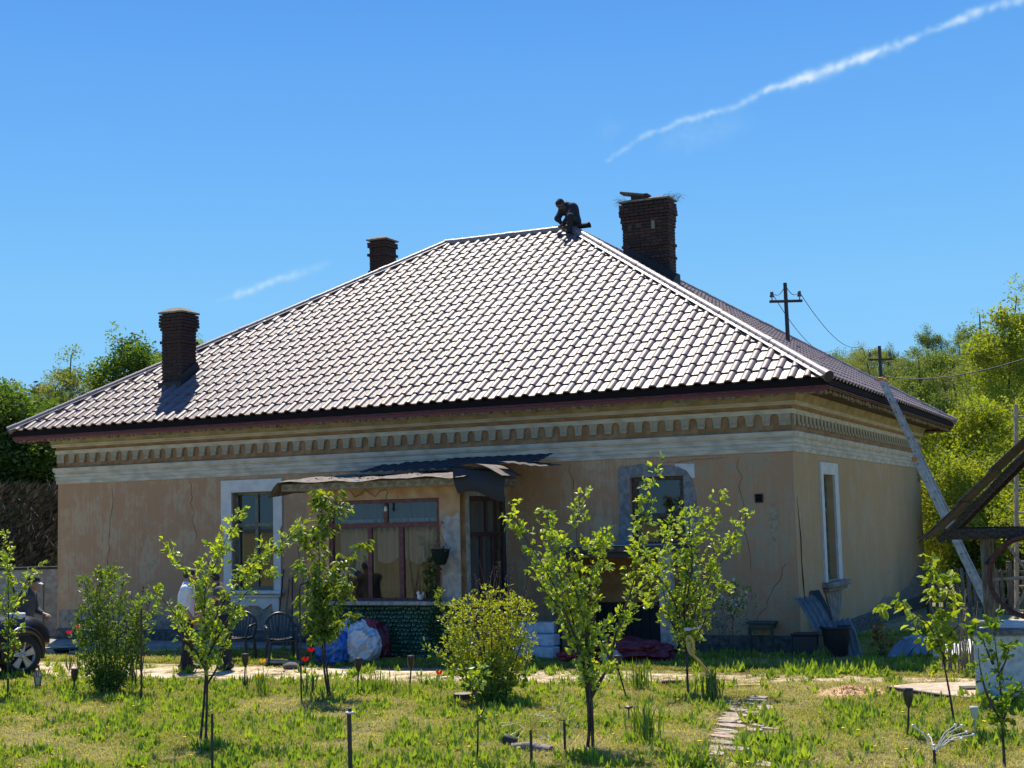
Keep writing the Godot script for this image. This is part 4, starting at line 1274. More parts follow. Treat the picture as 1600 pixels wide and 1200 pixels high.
func make_cellar_entrance() -> void:
	var c := thing("cellar_entrance", "roofed cellar entrance with a grey pillar and orange inner wall", "cellar entrance")
	var slab := MB.new()
	slab.box(Vector3(-3.0, 1.9, 0.62), Vector3(2.1, 0.11, 1.22), 0.015)
	part("roof_slab", slab, grainy("slab_black", lin(0.03, 0.03, 0.032), lin(0.045, 0.045, 0.047), lin(0.065, 0.065, 0.065), 0.9, 0.8, 0.8), c)
	var rim := MB.new()
	rim.box(Vector3(-3.0, 1.965, 0.62), Vector3(2.14, 0.016, 1.26), 0.004)
	part("roof_sheet", rim, plain("zinc", lin(0.3, 0.31, 0.32), 0.5, 0.6), c)
	var pil := MB.new()
	pil.box(Vector3(-2.08, 0.92, 1.06), Vector3(0.22, 1.86, 0.24), 0.012)
	part("pillar", pil, grainy("pillar_grey", lin(0.26, 0.24, 0.21), lin(0.33, 0.31, 0.275), lin(0.4, 0.375, 0.335), 0.9, 0.92, 0.7), c)
	var beam := MB.new()
	beam.box(Vector3(-3.02, 1.79, 1.1), Vector3(1.86, 0.1, 0.14), 0.01)
	part("beam", beam, plain("beam_dark", lin(0.04, 0.033, 0.028), 0.9), c)
	var orange := grainy("orange_wall", lin(0.22, 0.115, 0.04), lin(0.26, 0.14, 0.052), lin(0.3, 0.165, 0.07), 1.5, 0.92, 0.3)
	var back := MB.new()
	back.prism(PackedVector2Array([Vector2(-4.0, 0.0), Vector2(-3.84, 0.0), Vector2(-3.84, 0.9), Vector2(-2.22, 0.9), Vector2(-2.22, 0.0), Vector2(-1.97, 0.0), Vector2(-1.97, 1.84), Vector2(-4.0, 1.84)]), 0.03, Transform3D(Basis(), Vector3(0, 0, 0.06)))
	part("inner_wall", back, orange, c)
	var lw := MB.new()
	lw.box(Vector3(-4.0, 0.92, 0.6), Vector3(0.16, 1.84, 1.1), 0.01)
	part("side_wall", lw, orange, c)
	var door := MB.new()
	for k in 9:
		door.box(Vector3(-3.75 + k * 0.18, 0.45, 0.08), Vector3(0.172, 0.89, 0.025), 0.004)
	part("door", door, plain("recess_shade_black", lin(0.014, 0.012, 0.012), 0.85), c)  # boards coloured black to paint in the shade of the recess

# ---------------------------------------------------------------- left edge: neighbour's wall, brush
func make_neighbour_wall() -> void:
	var wall := thing("block_wall", "low grey wall with a dark coping behind the parked car", "wall", Vector3(-18.9, 0, -1.05), 0.44)
	var b := MB.new()
	b.box(Vector3(-1.4, 0.8, 0), Vector3(4.6, 1.6, 0.16), 0.01)
	part("wall", b, grainy("wall_grey", lin(0.24, 0.22, 0.195), lin(0.3, 0.28, 0.25), lin(0.36, 0.335, 0.3), 1.2, 0.95, 1.0), wall)
	var cop := MB.new()
	cop.box(Vector3(-1.4, 1.63, 0), Vector3(4.66, 0.06, 0.24), 0.01)
	part("coping", cop, plain("coping_dark", lin(0.03, 0.028, 0.026), 0.8), wall)
	# wire mesh in front of it
	var net := thing("wire_fence", "diagonal wire mesh stretched in front of the grey wall", "fence", Vector3(-18.75, 0, -0.72), 0.44)
	for k in 3:
		var p := MB.new()
		p.tube([Vector3(-3.0 + k * 1.75, 0, 0), Vector3(-3.0 + k * 1.75, 1.3, 0)], [0.02], 6)
		part("post", p, plain("rust_post", lin(0.12, 0.09, 0.075), 0.8), net)
	var w := MB.new()
	for k in 92:
		for s in [-1.0, 1.0]:
			var x0 := -3.6 + k * 0.06
			w.tube([Vector3(x0 - s * 0.6, 0.06, 0), Vector3(x0 + s * 0.6, 1.26, 0.004 * s)], [0.0025], 3, false)
	part("wire_mesh", w, plain("zinc_wire", lin(0.4, 0.4, 0.4), 0.5, 0.5), net)
	# dark heap of cut branches and dead leaves
	var heap := thing("brush_heap", "tall dark heap of cut dead branches behind the grey wall", "brush heap", Vector3(-21.2, 0, -3.4))
	var st := MB.new()
	for k in 70:
		var a := Vector3(rng.randfn(0, 1.2), rng.randf_range(0.9, 3.4), rng.randfn(0, 0.6))
		var d := Vector3(rng.randf_range(0.2, 0.9), rng.randf_range(-1.0, -0.4), rng.randf_range(-0.2, 0.4)) * rng.randf_range(0.4, 0.9)
		st.tube([a - d, a, a + d + Vector3(0, -0.1, 0)], [0.018, 0.013, 0.006], 4, false)
	part("twigs", st, grainy("dead_wood", lin(0.025, 0.02, 0.016), lin(0.045, 0.037, 0.03), lin(0.1, 0.085, 0.07), 0.5, 0.8), heap)
	var pl := []
	var tn := []
	for k in 3600:
		var y := rng.randf_range(0.3, 3.7)
		pl.append(Transform3D(Basis.from_euler(Vector3(rng.randf_range(0.3, 1.2), rng.randf_range(-0.6, 1.2), rng.randf_range(-1.4, -0.4))), Vector3(rng.randfn(0, 1.15), y, rng.randfn(0, 0.55))))
		tn.append(Color(0.03, 0.028, 0.026).lerp(Color(0.15, 0.12, 0.09), pow(rng.randf(), 3.0)))
	var dm := plain("dead_leaf", Color(1, 1, 1), 0.5)
	dm.vertex_color_use_as_albedo = true
	scatter("foliage", leaf_mesh(0.24, 0.05, 0.2, 0.5), dm, pl, tn, heap)

func make_fence() -> void:
	var wood := [grainy("fence_a", lin(0.06, 0.045, 0.035), lin(0.1, 0.075, 0.058), lin(0.15, 0.115, 0.09), 0.6, 0.95, 0.8, Vector3(2, 0.4, 2)), grainy("fence_b", lin(0.1, 0.085, 0.07), lin(0.14, 0.12, 0.1), lin(0.19, 0.165, 0.14), 0.6, 0.95, 0.8, Vector3(2, 0.4, 2))]
	var f := thing("picket_fence", "old wooden picket fence in front of the trees right of the house", "fence", Vector3(0.75, 0, -9.3), 0.441)
	for k in 2:
		var r := MB.new()
		r.bar(Vector3(0, 0.35 + k * 0.62, 0), Vector3(9.5, 0.35 + k * 0.62, 0), 0.05, 0.07, 0.006)
		part("rail", r, wood[0], f)
	var x := 0.0
	while x < 9.5:
		var h := rng.randf_range(0.92, 1.15)
		var wd := rng.randf_range(0.07, 0.1)
		var p := MB.new()
		p.prism(PackedVector2Array([Vector2(-wd / 2, 0), Vector2(wd / 2, 0), Vector2(wd / 2, h - 0.05), Vector2(0, h), Vector2(-wd / 2, h - 0.06)]), 0.022, Transform3D(Basis(Vector3(0, 0, 1), rng.randf_range(-0.04, 0.04)), Vector3(x, 0, 0.03)))
		if rng.randf() < 0.85:
			part("picket", p, wood[rng.randi() % 2], f)
		x += rng.randf_range(0.12, 0.19)
	for k in 6:
		var p2 := MB.new()
		p2.box(Vector3(k * 1.9, 0.6, -0.05), Vector3(0.11, 1.25, 0.11), 0.012, Basis(Vector3(0, 0, 1), rng.randf_range(-0.03, 0.03)))
		part("post", p2, wood[0], f)

# ---------------------------------------------------------------- foliage basics
func leaf_mesh(len: float, wide: float, fold: float, droop: float) -> MB:     # a leaf from the origin along +y, face towards +z
	var m := MB.new()
	var w := wide / 2
	var f := fold * w
	var p0 := Vector3(0, 0, 0)
	var p1 := Vector3(0, len * 0.38, -droop * len * 0.05)
	var p2 := Vector3(0, len * 0.74, -droop * len * 0.22)
	var p3 := Vector3(0, len, -droop * len * 0.5)
	for s in [-1.0, 1.0]:
		var a1 := p1 + Vector3(s * w, 0, f)
		var a2 := p2 + Vector3(s * w * 0.75, 0, f * 0.8)
		m.tri(p0, p1, a1, Vector3(0, 0, 1))
		m.quad(p1, p2, a2, a1, Vector3(0, 0, 1))
		m.tri(p2, p3, a2, Vector3(0, 0, 1))
	return m

func tinted_leaf() -> StandardMaterial3D:
	return leafy("leaf", Color(1, 1, 1), Color(1.0, 1.0, 0.3), 0.42, 0.5)

func bark() -> StandardMaterial3D:
	return grainy("bark", lin(0.03, 0.024, 0.02), lin(0.055, 0.044, 0.036), lin(0.09, 0.075, 0.062), 0.25, 0.95, 1.2, Vector3(1, 0.3, 1))

func clump_mesh(n: int, leaf: float, sd: int) -> MB:    # a loose ball of leaves, radius about one
	var r := RandomNumberGenerator.new()
	r.seed = sd
	var m := MB.new()
	for k in n:
		var d := Vector3(r.randfn(), r.randfn(), r.randfn()).normalized() * pow(r.randf(), 0.5)
		var b := Basis.from_euler(Vector3(r.randf_range(-1.2, 1.2), r.randf() * TAU, r.randf_range(-1.2, 1.2)))
		var l := leaf * r.randf_range(0.7, 1.3)
		var g := r.randf_range(0.75, 1.15)
		m.col = Color(g, g, g * r.randf_range(0.8, 1.1))
		var p := [Vector3(0, -l, 0), Vector3(l * 0.55, 0, 0.1 * l), Vector3(0, l, 0), Vector3(-l * 0.55, 0, 0.1 * l)]
		m.quad(b * p[0] + d, b * p[1] + d, b * p[2] + d, b * p[3] + d)
	return m

# a tree with limbs and a crown of leaf clumps round the limbs' ends
func tree(called: String, label: String, group: String, at: Vector3, h: float, wide: float, from: float, clumps: int, clump: MB, size: float, tints: Array, wood: Material, leaf: Material, limbs := 16, trunk_r := 0.0) -> Node3D:
	var t := thing(called, label, "tree", at, 0.0, group)
	var m := MB.new()
	var tr := trunk_r if trunk_r > 0.0 else h * 0.016
	var lean := Vector3(rng.randf_range(-0.06, 0.06), 0, rng.randf_range(-0.06, 0.06)) * h
	var spine := func(f: float) -> Vector3: return Vector3(0, h * 0.93 * f, 0) + lean * f * f + Vector3(sin(f * 5.0 + lean.x * 40.0), 0, cos(f * 4.0 + lean.z * 40.0)) * h * 0.022 * f
	var pts := []
	var rad := []
	for k in 9:
		pts.append(spine.call(k / 8.0) - Vector3(0, 0.15 if k == 0 else 0.0, 0))
		rad.append(tr * (1.25 if k == 0 else 1.0 - 0.87 * k / 8.0))
	m.tube(pts, rad, 7)
	var ends := []
	for k in limbs:
		var f := lerpf(from * 0.7, 0.9, (k + rng.randf()) / limbs)
		var a := k * 2.4 + rng.randf() * 0.8
		var reach := wide * (0.35 + 0.65 * sin(PI * clampf((f - from * 0.6) / (1.0 - from * 0.6), 0.08, 0.9))) * rng.randf_range(0.65, 1.05)
		var s: Vector3 = spine.call(f)
		var e := s + Vector3(cos(a) * reach, reach * rng.randf_range(0.35, 0.85), sin(a) * reach)
		e.y = minf(e.y, h * 0.97)
		var mid := s.lerp(e, 0.5) + Vector3(rng.randfn(0, 0.05), 0.08, rng.randfn(0, 0.05)) * reach
		m.tube([s, mid, e], [tr * 0.42 * (1.1 - f), tr * 0.25 * (1.1 - f) + 0.004, 0.004 + tr * 0.03], 5, false)
		ends.append([s.lerp(e, 0.6), reach * 0.42]); ends.append([e, reach * 0.38])
		for q in 2:
			var side := mid.lerp(e, rng.randf_range(0.0, 0.6))
			var e2 := side + Vector3(rng.randfn(0, 0.4), rng.randf_range(0.1, 0.5), rng.randfn(0, 0.4)) * reach * 0.7
			m.tube([side, e2], [tr * 0.12 * (1.1 - f) + 0.004, 0.003], 4, false)
			ends.append([e2, reach * 0.3])
	ends.append([spine.call(1.0), wide * 0.3]); ends.append([spine.call(0.9), wide * 0.35])
	part("trunk", m, wood, t)
	var pl := []
	var tn := []
	for k in clumps:
		var b: Array = ends[rng.randi() % ends.size()]
		var p: Vector3 = b[0] + Vector3(rng.randfn(), rng.randfn() * 0.8, rng.randfn()) * b[1] * 0.55
		var s := size * rng.randf_range(0.6, 1.25)
		pl.append(Transform3D(Basis.from_euler(Vector3(rng.randf_range(-0.5, 0.5), rng.randf() * TAU, rng.randf_range(-0.5, 0.5))).scaled(Vector3(s, s * 0.75, s)), p))
		tn.append((tints[rng.randi() % tints.size()] as Color) * rng.randf_range(0.8, 1.15))
	scatter("crown", clump, leaf, pl, tn, t)
	return t

func down(p: Vector3) -> Vector3:
	return Vector3(p.x, land(p.x, p.z) - 0.05, p.z)

func make_far_trees() -> void:
	var leaf := leafy("leaf_far", Color(1, 1, 1), Color(1.0, 1.0, 0.35))
	var wood := grainy("far_bark", lin(0.04, 0.033, 0.028), lin(0.06, 0.052, 0.045), lin(0.09, 0.08, 0.07), 0.5, 0.95)
	var fine := clump_mesh(44, 0.145, 5)
	var coarse := clump_mesh(34, 0.2, 6)
	var far_hazed := [Color(0.17, 0.24, 0.12), Color(0.2, 0.27, 0.13), Color(0.14, 0.2, 0.1)]  # hill green greyed and lightened, distance haze put into the colour
	var yellow := [Color(0.33, 0.41, 0.08), Color(0.41, 0.46, 0.09), Color(0.26, 0.33, 0.07)]
	var fresh := [Color(0.24, 0.32, 0.11), Color(0.28, 0.36, 0.12), Color(0.2, 0.27, 0.1)]
	var deep := [Color(0.14, 0.24, 0.08), Color(0.19, 0.3, 0.1), Color(0.1, 0.17, 0.06)]
	var olive := [Color(0.28, 0.31, 0.17), Color(0.32, 0.34, 0.19), Color(0.24, 0.27, 0.15)]
	# right: yellow-green acacias before the hill
	tree("acacia_tree", "tall yellow green acacia with dark limbs at the far right edge", "", down(Vector3(1.448, 0.111, -21.826)), 9.9, 1.35, 0.2, 620, fine, 0.42, yellow, wood, leaf, 20, 0.11)
	tree("acacia_tree", "rounded yellow green acacia right behind the house corner", "", down(Vector3(0.572, 0.303, -18.065)), 5.3, 2.3, 0.1, 1100, fine, 0.4, yellow, wood, leaf, 18, 0.13)
	tree("acacia_tree", "small yellow green acacia next to the right wall of the house", "", down(Vector3(-1.433, -0.085, -26.045)), 4.7, 1.6, 0.08, 800, fine, 0.4, yellow, wood, leaf, 16, 0.1)
	tree("acacia_tree", "low yellow green acacia behind the well roof", "", down(Vector3(1.587, 0.150, -15.229)), 3.7, 2.2, 0.06, 800, fine, 0.36, yellow, wood, leaf, 14, 0.09)
	tree("ash_tree", "airy ash tree with bare topmost twigs above the acacias", "", down(Vector3(-0.227, -0.182, -34.389)), 11.0, 1.1, 0.35, 220, fine, 0.45, fresh, wood, leaf, 18)
	tree("hedge_tree", "dark green undergrowth tree behind the picket fence", "", down(Vector3(1.409, 0.219, -14.028)), 2.3, 1.5, 0.05, 500, coarse, 0.3, fresh, wood, leaf, 10, 0.06)
	tree("hedge_tree", "bright undergrowth tree where the fence meets the house", "", down(Vector3(0.440, -0.033, -16.930)), 2.2, 1.0, 0.05, 420, coarse, 0.3, yellow, wood, leaf, 10, 0.06)
	tree("hedge_tree", "yellow undergrowth tree behind the well wheel", "", down(Vector3(2.267, 0.177, -13.325)), 2.5, 1.8, 0.05, 500, coarse, 0.3, yellow, wood, leaf, 10, 0.06)
	# left: dense dark tree by the house corner and others behind
	tree("walnut_tree", "dense dark green tree filling the left edge beside the house", "", down(Vector3(-24.268, -0.316, -6.483)), 6.3, 2.5, 0.12, 2300, coarse, 0.42, deep, wood, leaf, 20, 0.2)
	tree("walnut_tree", "dark broad tree just outside the left frame edge", "", down(Vector3(-25.366, -0.197, -4.846)), 6.9, 2.6, 0.15, 1500, coarse, 0.42, deep, wood, leaf, 18, 0.2)
	tree("cherry_plum_tree", "reddish green tree top rising behind the dark left tree", "", down(Vector3(-31.319, -0.683, -13.204)), 8.2, 2.0, 0.3, 520, fine, 0.36, [Color(0.13, 0.1, 0.04), Color(0.12, 0.13, 0.04), Color(0.17, 0.11, 0.06)], wood, leaf, 18)
	tree("slim_tree", "slim upright tree left of the low chimney", "", down(Vector3(-34.839, -1.120, -20.478)), 10.4, 1.4, 0.35, 420, fine, 0.36, fresh, wood, leaf, 18)
	tree("oak_tree", "full dark oak crown beside the low left chimney", "", down(Vector3(-34.349, -1.297, -22.946)), 10.9, 1.9, 0.4, 800, coarse, 0.46, deep, wood, leaf, 18)
	tree("slim_tree", "thin tree whose top shows right of the low chimney", "", down(Vector3(-32.789, -1.364, -25.905)), 11.7, 1.1, 0.5, 260, fine, 0.34, fresh, wood, leaf, 14)
	tree("slim_tree", "pale young tree between the two left hand tree groups", "", down(Vector3(-34.335, -0.972, -18.479)), 9.0, 1.8, 0.3, 420, fine, 0.36, olive, wood, leaf, 16)
	# the wooded hill
	var protos := []
	for k in 7:
		var tints: Array = [fresh, olive, far_hazed, fresh, olive, far_hazed, fresh][k]
		var label: String = ["fresh green broadleaf tree on the wooded hill", "greyish olive tree on the wooded hill", "dark green tree on the wooded hill", "tall thin fresh green tree on the wooded hill", "thinly leaved olive tree with bare twigs on the hill", "narrow dark tree on the wooded hill", "broad fresh green tree on the wooded hill"][k]
		var p := tree("hill_tree", label, "trees on the wooded hill", Vector3.ZERO, [8.0, 7.5, 9.0, 9.5, 8.5, 9.0, 7.0][k], [2.4, 2.2, 2.5, 1.6, 1.9, 1.7, 2.9][k], 0.25, [560, 440, 640, 330, 170, 470, 620][k], fine, [0.5, 0.45, 0.5, 0.45, 0.4, 0.45, 0.52][k], tints, wood, leaf, 14)
		protos.append([p, label])
	var eye := Vector3(6.2446, 0, 25.0015)
	var first := {}
	for row in [[64.0, 13], [74.0, 15], [84.0, 16], [97.0, 18], [112.0, 20], [128.0, 22]]:
		var n: int = row[1]
		for k in n:
			var u := lerpf(0.15, 0.5, (k + rng.randf_range(0.1, 0.9)) / n)
			var d: float = row[0] * rng.randf_range(0.95, 1.06)
			var at := eye - TOWARD * d + RIGHT * d * u
			put_hill_tree(protos, first, at)
	for k in 16:
		var d := rng.randf_range(70.0, 110.0)
		put_hill_tree(protos, first, eye - TOWARD * d + RIGHT * d * lerpf(-0.5, -0.2, (k + rng.randf()) / 16.0))

func put_hill_tree(protos: Array, first: Dictionary, at: Vector3) -> void:
	var k := rng.randi() % protos.size()
	var size := rng.randf_range(0.68, 0.98)
	if not first.has(k):
		first[k] = true
		var p: Node3D = protos[k][0]
		p.position = down(at)
		p.rotation.y = rng.randf() * TAU
		return
	copy(protos[k][0], protos[k][1], down(at), rng.randf() * TAU, size)

# ---------------------------------------------------------------- well
func make_well() -> void:
	var w := thing("well", "whitewashed square well with a big crank wheel and plank gable roof", "well", Vector3(3.66, 0, 5.66), 0.07)
	var white := grainy("whitewash", lin(0.5, 0.46, 0.4), lin(0.6, 0.56, 0.49), lin(0.68, 0.64, 0.57), 0.9, 0.92, 0.8)
	var curb := MB.new()
	for q in [[0.0, 1.7, -0.14, 0.0], [0.0, 1.7, -1.6, -1.46], [0.0, 0.14, -1.46, -0.14], [1.56, 1.7, -1.46, -0.14]]:
		curb.box(Vector3((q[0] + q[1]) / 2, 0.4, (q[2] + q[3]) / 2), Vector3(q[1] - q[0], 0.84, q[3] - q[2]), 0.02)
	part("curb", curb, white, w)
	var rim := MB.new()
	for q in [[-0.04, 1.74, -0.2, 0.05], [-0.04, 1.74, -1.65, -1.42]]:
		rim.box(Vector3((q[0] + q[1]) / 2, 0.86, (q[2] + q[3]) / 2), Vector3(q[1] - q[0], 0.07, q[3] - q[2]), 0.015)
	part("rim", rim, grainy("rim_cement", lin(0.1, 0.1, 0.11), lin(0.15, 0.15, 0.155), lin(0.2, 0.2, 0.2), 0.7, 0.9, 0.8), w)
	var lid := MB.new()
	lid.box(Vector3(0.95, 0.91, -0.75), Vector3(1.3, 0.03, 1.1), 0.006)
	part("lid", lid, plain("lid_white", lin(0.75, 0.75, 0.74), 0.5), w)
	var old := [grainy("old_plank_a", lin(0.020, 0.016, 0.013), lin(0.035, 0.028, 0.024), lin(0.060, 0.050, 0.043), 0.5, 0.95, 0.35, Vector3(2, 2, 0.4)), grainy("old_plank_b", lin(0.030, 0.025, 0.021), lin(0.050, 0.043, 0.035), lin(0.080, 0.070, 0.060), 0.5, 0.95, 0.35, Vector3(2, 2, 0.4))]
	var tan_wood := grainy("tan_post", lin(0.1, 0.08, 0.055), lin(0.16, 0.13, 0.09), lin(0.21, 0.17, 0.125), 0.5, 0.9, 0.8, Vector3(2, 0.4, 2))
	for x in [0.2, 1.5]:
		for z in [-0.12, -1.48]:
			var p := MB.new()
			p.box(Vector3(x, 1.45, z), Vector3(0.1, 1.3, 0.1), 0.012)
			part("post", p, tan_wood, w)
	for z in [0.0, -1.55]:
		var b := MB.new()
		b.bar(Vector3(-0.27, 2.12, z), Vector3(1.97, 2.12, z), 0.11, 0.14, 0.012)
		part("tie_beam", b, old[0], w)
		for s in [-1.0, 1.0]:
			var r := MB.new()
			r.bar(Vector3(0.85 + s * 1.2, 2.03, z), Vector3(0.85, 3.2, z), 0.09, 0.15, 0.012, Vector3(0, 0, 1))
			part("rafter", r, old[0], w)
			var br := MB.new()
			br.bar(Vector3(0.85 + s * 0.63, 1.72, z), Vector3(0.85 + s * 0.3, 2.06, z), 0.07, 0.07, 0.01, Vector3(0, 0, 1))
			part("brace", br, old[0], w)
	# plank roof: three overlapping tiers each side
	for s in [-1.0, 1.0]:
		var down_dir := Vector3(s * 1.3, -1.27, 0).normalized()
		var nrm := Vector3(s * 1.27, 1.3, 0).normalized()
		for tier in 3:
			for k in 9:
				var z := 0.24 - 0.235 * k - 0.11
				var m := MB.new()
				var a := Vector3(0.85, 3.33, z) + down_dir * (tier * 0.6 - 0.02) + nrm * (0.05 - tier * 0.0)
				var b := a + down_dir * (0.7 + rng.randf_range(-0.05, 0.05)) + nrm * 0.03
				m.bar(a, b, 0.222, 0.024, 0.004, nrm)
				part("roof_plank", m, old[rng.randi() % 2], w)
	# crank wheel
	var wheel := Node3D.new()
	wheel.name = "crank_wheel"
	w.add_child(wheel)
	wheel.position = Vector3(0.76, 1.56, 0.14)
	var rust := grainy("rust_red", lin(0.045, 0.016, 0.013), lin(0.075, 0.026, 0.02), lin(0.11, 0.045, 0.033), 0.4, 0.8, 0.6)
	var ring := MB.new()
	var base := ring.v.size()
	for k in 49:
		var a := TAU * k / 48
		for c in 5:
			var q := [Vector2(0.475, -0.035), Vector2(0.535, -0.035), Vector2(0.535, 0.035), Vector2(0.475, 0.035), Vector2(0.475, -0.035)][c] as Vector2
			var nn := [Vector2(-0.3, -1), Vector2(1, -0.3), Vector2(0.3, 1), Vector2(-1, 0.3), Vector2(-0.3, -1)][c] as Vector2
			ring.put(Vector3(cos(a) * q.x, sin(a) * q.x, q.y), Vector3(cos(a) * nn.x, sin(a) * nn.x, nn.y).normalized())
	for k in 48:
		for c in 4:
			var a := base + k * 5 + c
			ring.ix.append_array([a, a + 5, a + 1, a + 1, a + 5, a + 6])
	part("rim", ring, rust, wheel)
	var pale := grainy("spoke_wood", lin(0.12, 0.085, 0.07), lin(0.19, 0.145, 0.12), lin(0.26, 0.2, 0.17), 0.4, 0.9)
	for k in 6:
		var a := TAU * k / 6 + 0.05
		var sp := MB.new()
		sp.bar(Vector3(cos(a), sin(a), 0) * 0.05, Vector3(cos(a), sin(a), 0) * 0.485, 0.04, 0.035, 0.006, Vector3(0, 0, 1))
		part("spoke", sp, pale, wheel)
	var ax := MB.new()
	ax.tube([Vector3(0, 0, 0.08), Vector3(0, 0, -1.75)], [0.04], 10)
	part("axle", ax, tan_wood, wheel)
	var drum := MB.new()
	drum.lathe([Vector2(0, -1.3), Vector2(0.11, -1.3), Vector2(0.11, -0.35), Vector2(0, -0.35)], 12, Transform3D(Basis(Vector3(1, 0, 0), PI / 2), Vector3.ZERO))
	part("drum", drum, tan_wood, wheel)
	# concrete slab in front, with an iron plate
	var pad := thing("concrete_slab", "flat concrete slab reaching left from the foot of the well", "slab", Vector3(0, 0, 0))
	var pm := MB.new()
	var poly := PackedVector2Array()
	for p in [Vector3(2.386, 0.000, 4.896), Vector3(2.689, 0.000, 4.448), Vector3(3.534, 0.000, 4.028), Vector3(3.840, 0.000, 5.883), Vector3(3.473, 0.000, 5.774)]:
		poly.append(Vector2(p.x, p.z))
	pm.prism(poly, 0.05, Transform3D(Basis(Vector3(1, 0, 0), PI / 2), Vector3(0, 0.05, 0)))
	part("slab", pm, grainy("pad", lin(0.34, 0.27, 0.2), lin(0.42, 0.345, 0.265), lin(0.48, 0.41, 0.33), 1.0, 0.92, 0.8), pad)
	var edge := MB.new()
	edge.bar(Vector3(2.442, 0.000, 5.106) + Vector3(0, 0.05, 0.02), Vector3(3.368, -0.000, 5.931) + Vector3(0, 0.05, 0.02), 0.05, 0.06, 0.006)
	part("edge_iron", edge, plain("iron", lin(0.03, 0.024, 0.022), 0.7), pad)
	var gr := MB.new()
	gr.box(Vector3(3.490, 0.000, 4.939) + Vector3(0, 0.065, 0), Vector3(0.22, 0.02, 0.26), 0.004, Basis(Vector3.UP, 0.44))
	part("drain_cover", gr, mats["iron"], pad)

# ---------------------------------------------------------------- ladders
func ladder(called: String, label: String, foot: Vector3, head: Vector3, across: Vector3, wide: float, m: Material, stile: Vector2, step := 0.29) -> Node3D:
	var l := thing(called, label, "ladder")
	var out := (head - foot).cross(across).normalized()
	for s in [-0.5, 0.5]:
		var b := MB.new()
		b.bar(foot + across * s * wide, head + across * s * wide, stile.x, stile.y, 0.004, out)
		part("stile", b, m, l)
	var n := int(foot.distance_to(head) / step)
	for k in n:
		var p := foot.lerp(head, (k + 0.5) / n)
		var r := MB.new()
		r.tube([p - across * (wide * 0.5 + stile.x * 0.6), p + across * (wide * 0.5 + stile.x * 0.6)], [0.017], 7)
		part("rung", r, plain("rung_dark", lin(0.1, 0.1, 0.11), 0.5, 0.5) if called == "aluminium_ladder" else m, l)
	return l

func make_ladders() -> void:
	var alu := grainy("aluminium", lin(0.31, 0.315, 0.32), lin(0.37, 0.375, 0.38), lin(0.44, 0.445, 0.45), 0.8, 0.42, 0.2, Vector3.ONE, 0.55)
	var z := -4.24
	var head := Vector3(0.85, 5.1, z)
	var foot := Vector3(2.95, 0.0, z)
	var l := ladder("aluminium_ladder", "long aluminium extension ladder leaning on the right eave", foot.lerp(head, 0.42) , head, Vector3(0, 0, 1), 0.34, alu, Vector2(0.028, 0.1))
	var out := (head - foot).cross(Vector3(0, 0, 1)).normalized()
	var off := out * -0.055
	for s in [-0.5, 0.5]:
		var b := MB.new()
		b.bar(foot + off + Vector3(0, 0, s * 0.42), foot.lerp(head, 0.7) + off + Vector3(0, 0, s * 0.42), 0.028, 0.12, 0.004, out)
		part("lower_stile", b, alu, l)
		var cap := MB.new()
		cap.box(head + Vector3(0, 0.02, s * 0.34), Vector3(0.11, 0.07, 0.045), 0.008)
		part("end_cap", cap, plain("orange_plastic", lin(0.55, 0.2, 0.02), 0.5), l)
		var br := MB.new()
		br.box(foot.lerp(head, 0.685) + off * 1.2 + Vector3(0, 0, s * 0.47), Vector3(0.1, 0.09, 0.02), 0.006)
		part("bracket", br, mats["orange_plastic"], l)
	for k in 10:
		var p := foot.lerp(head, 0.7 * (k + 0.5) / 10) + off
		var r := MB.new()
		r.tube([p - Vector3(0, 0, 0.235), p + Vector3(0, 0, 0.235)], [0.017], 7)
		part("rung", r, mats["rung_dark"], l)
	var wood := grainy("ladder_wood", lin(0.19, 0.155, 0.115), lin(0.27, 0.225, 0.175), lin(0.34, 0.29, 0.23), 0.6, 0.85, 0.6, Vector3(2, 0.4, 2))
	ladder("wooden_ladder", "weathered wooden ladder standing upright behind the well", Vector3(3.829, 0.454, 2.064) + RIGHT * 0.25 + Vector3(0.0, -0.45, 0.35), Vector3(4.033, 4.003, 2.350) + RIGHT * 0.25, RIGHT, 0.5, wood, Vector2(0.055, 0.07), 0.36)

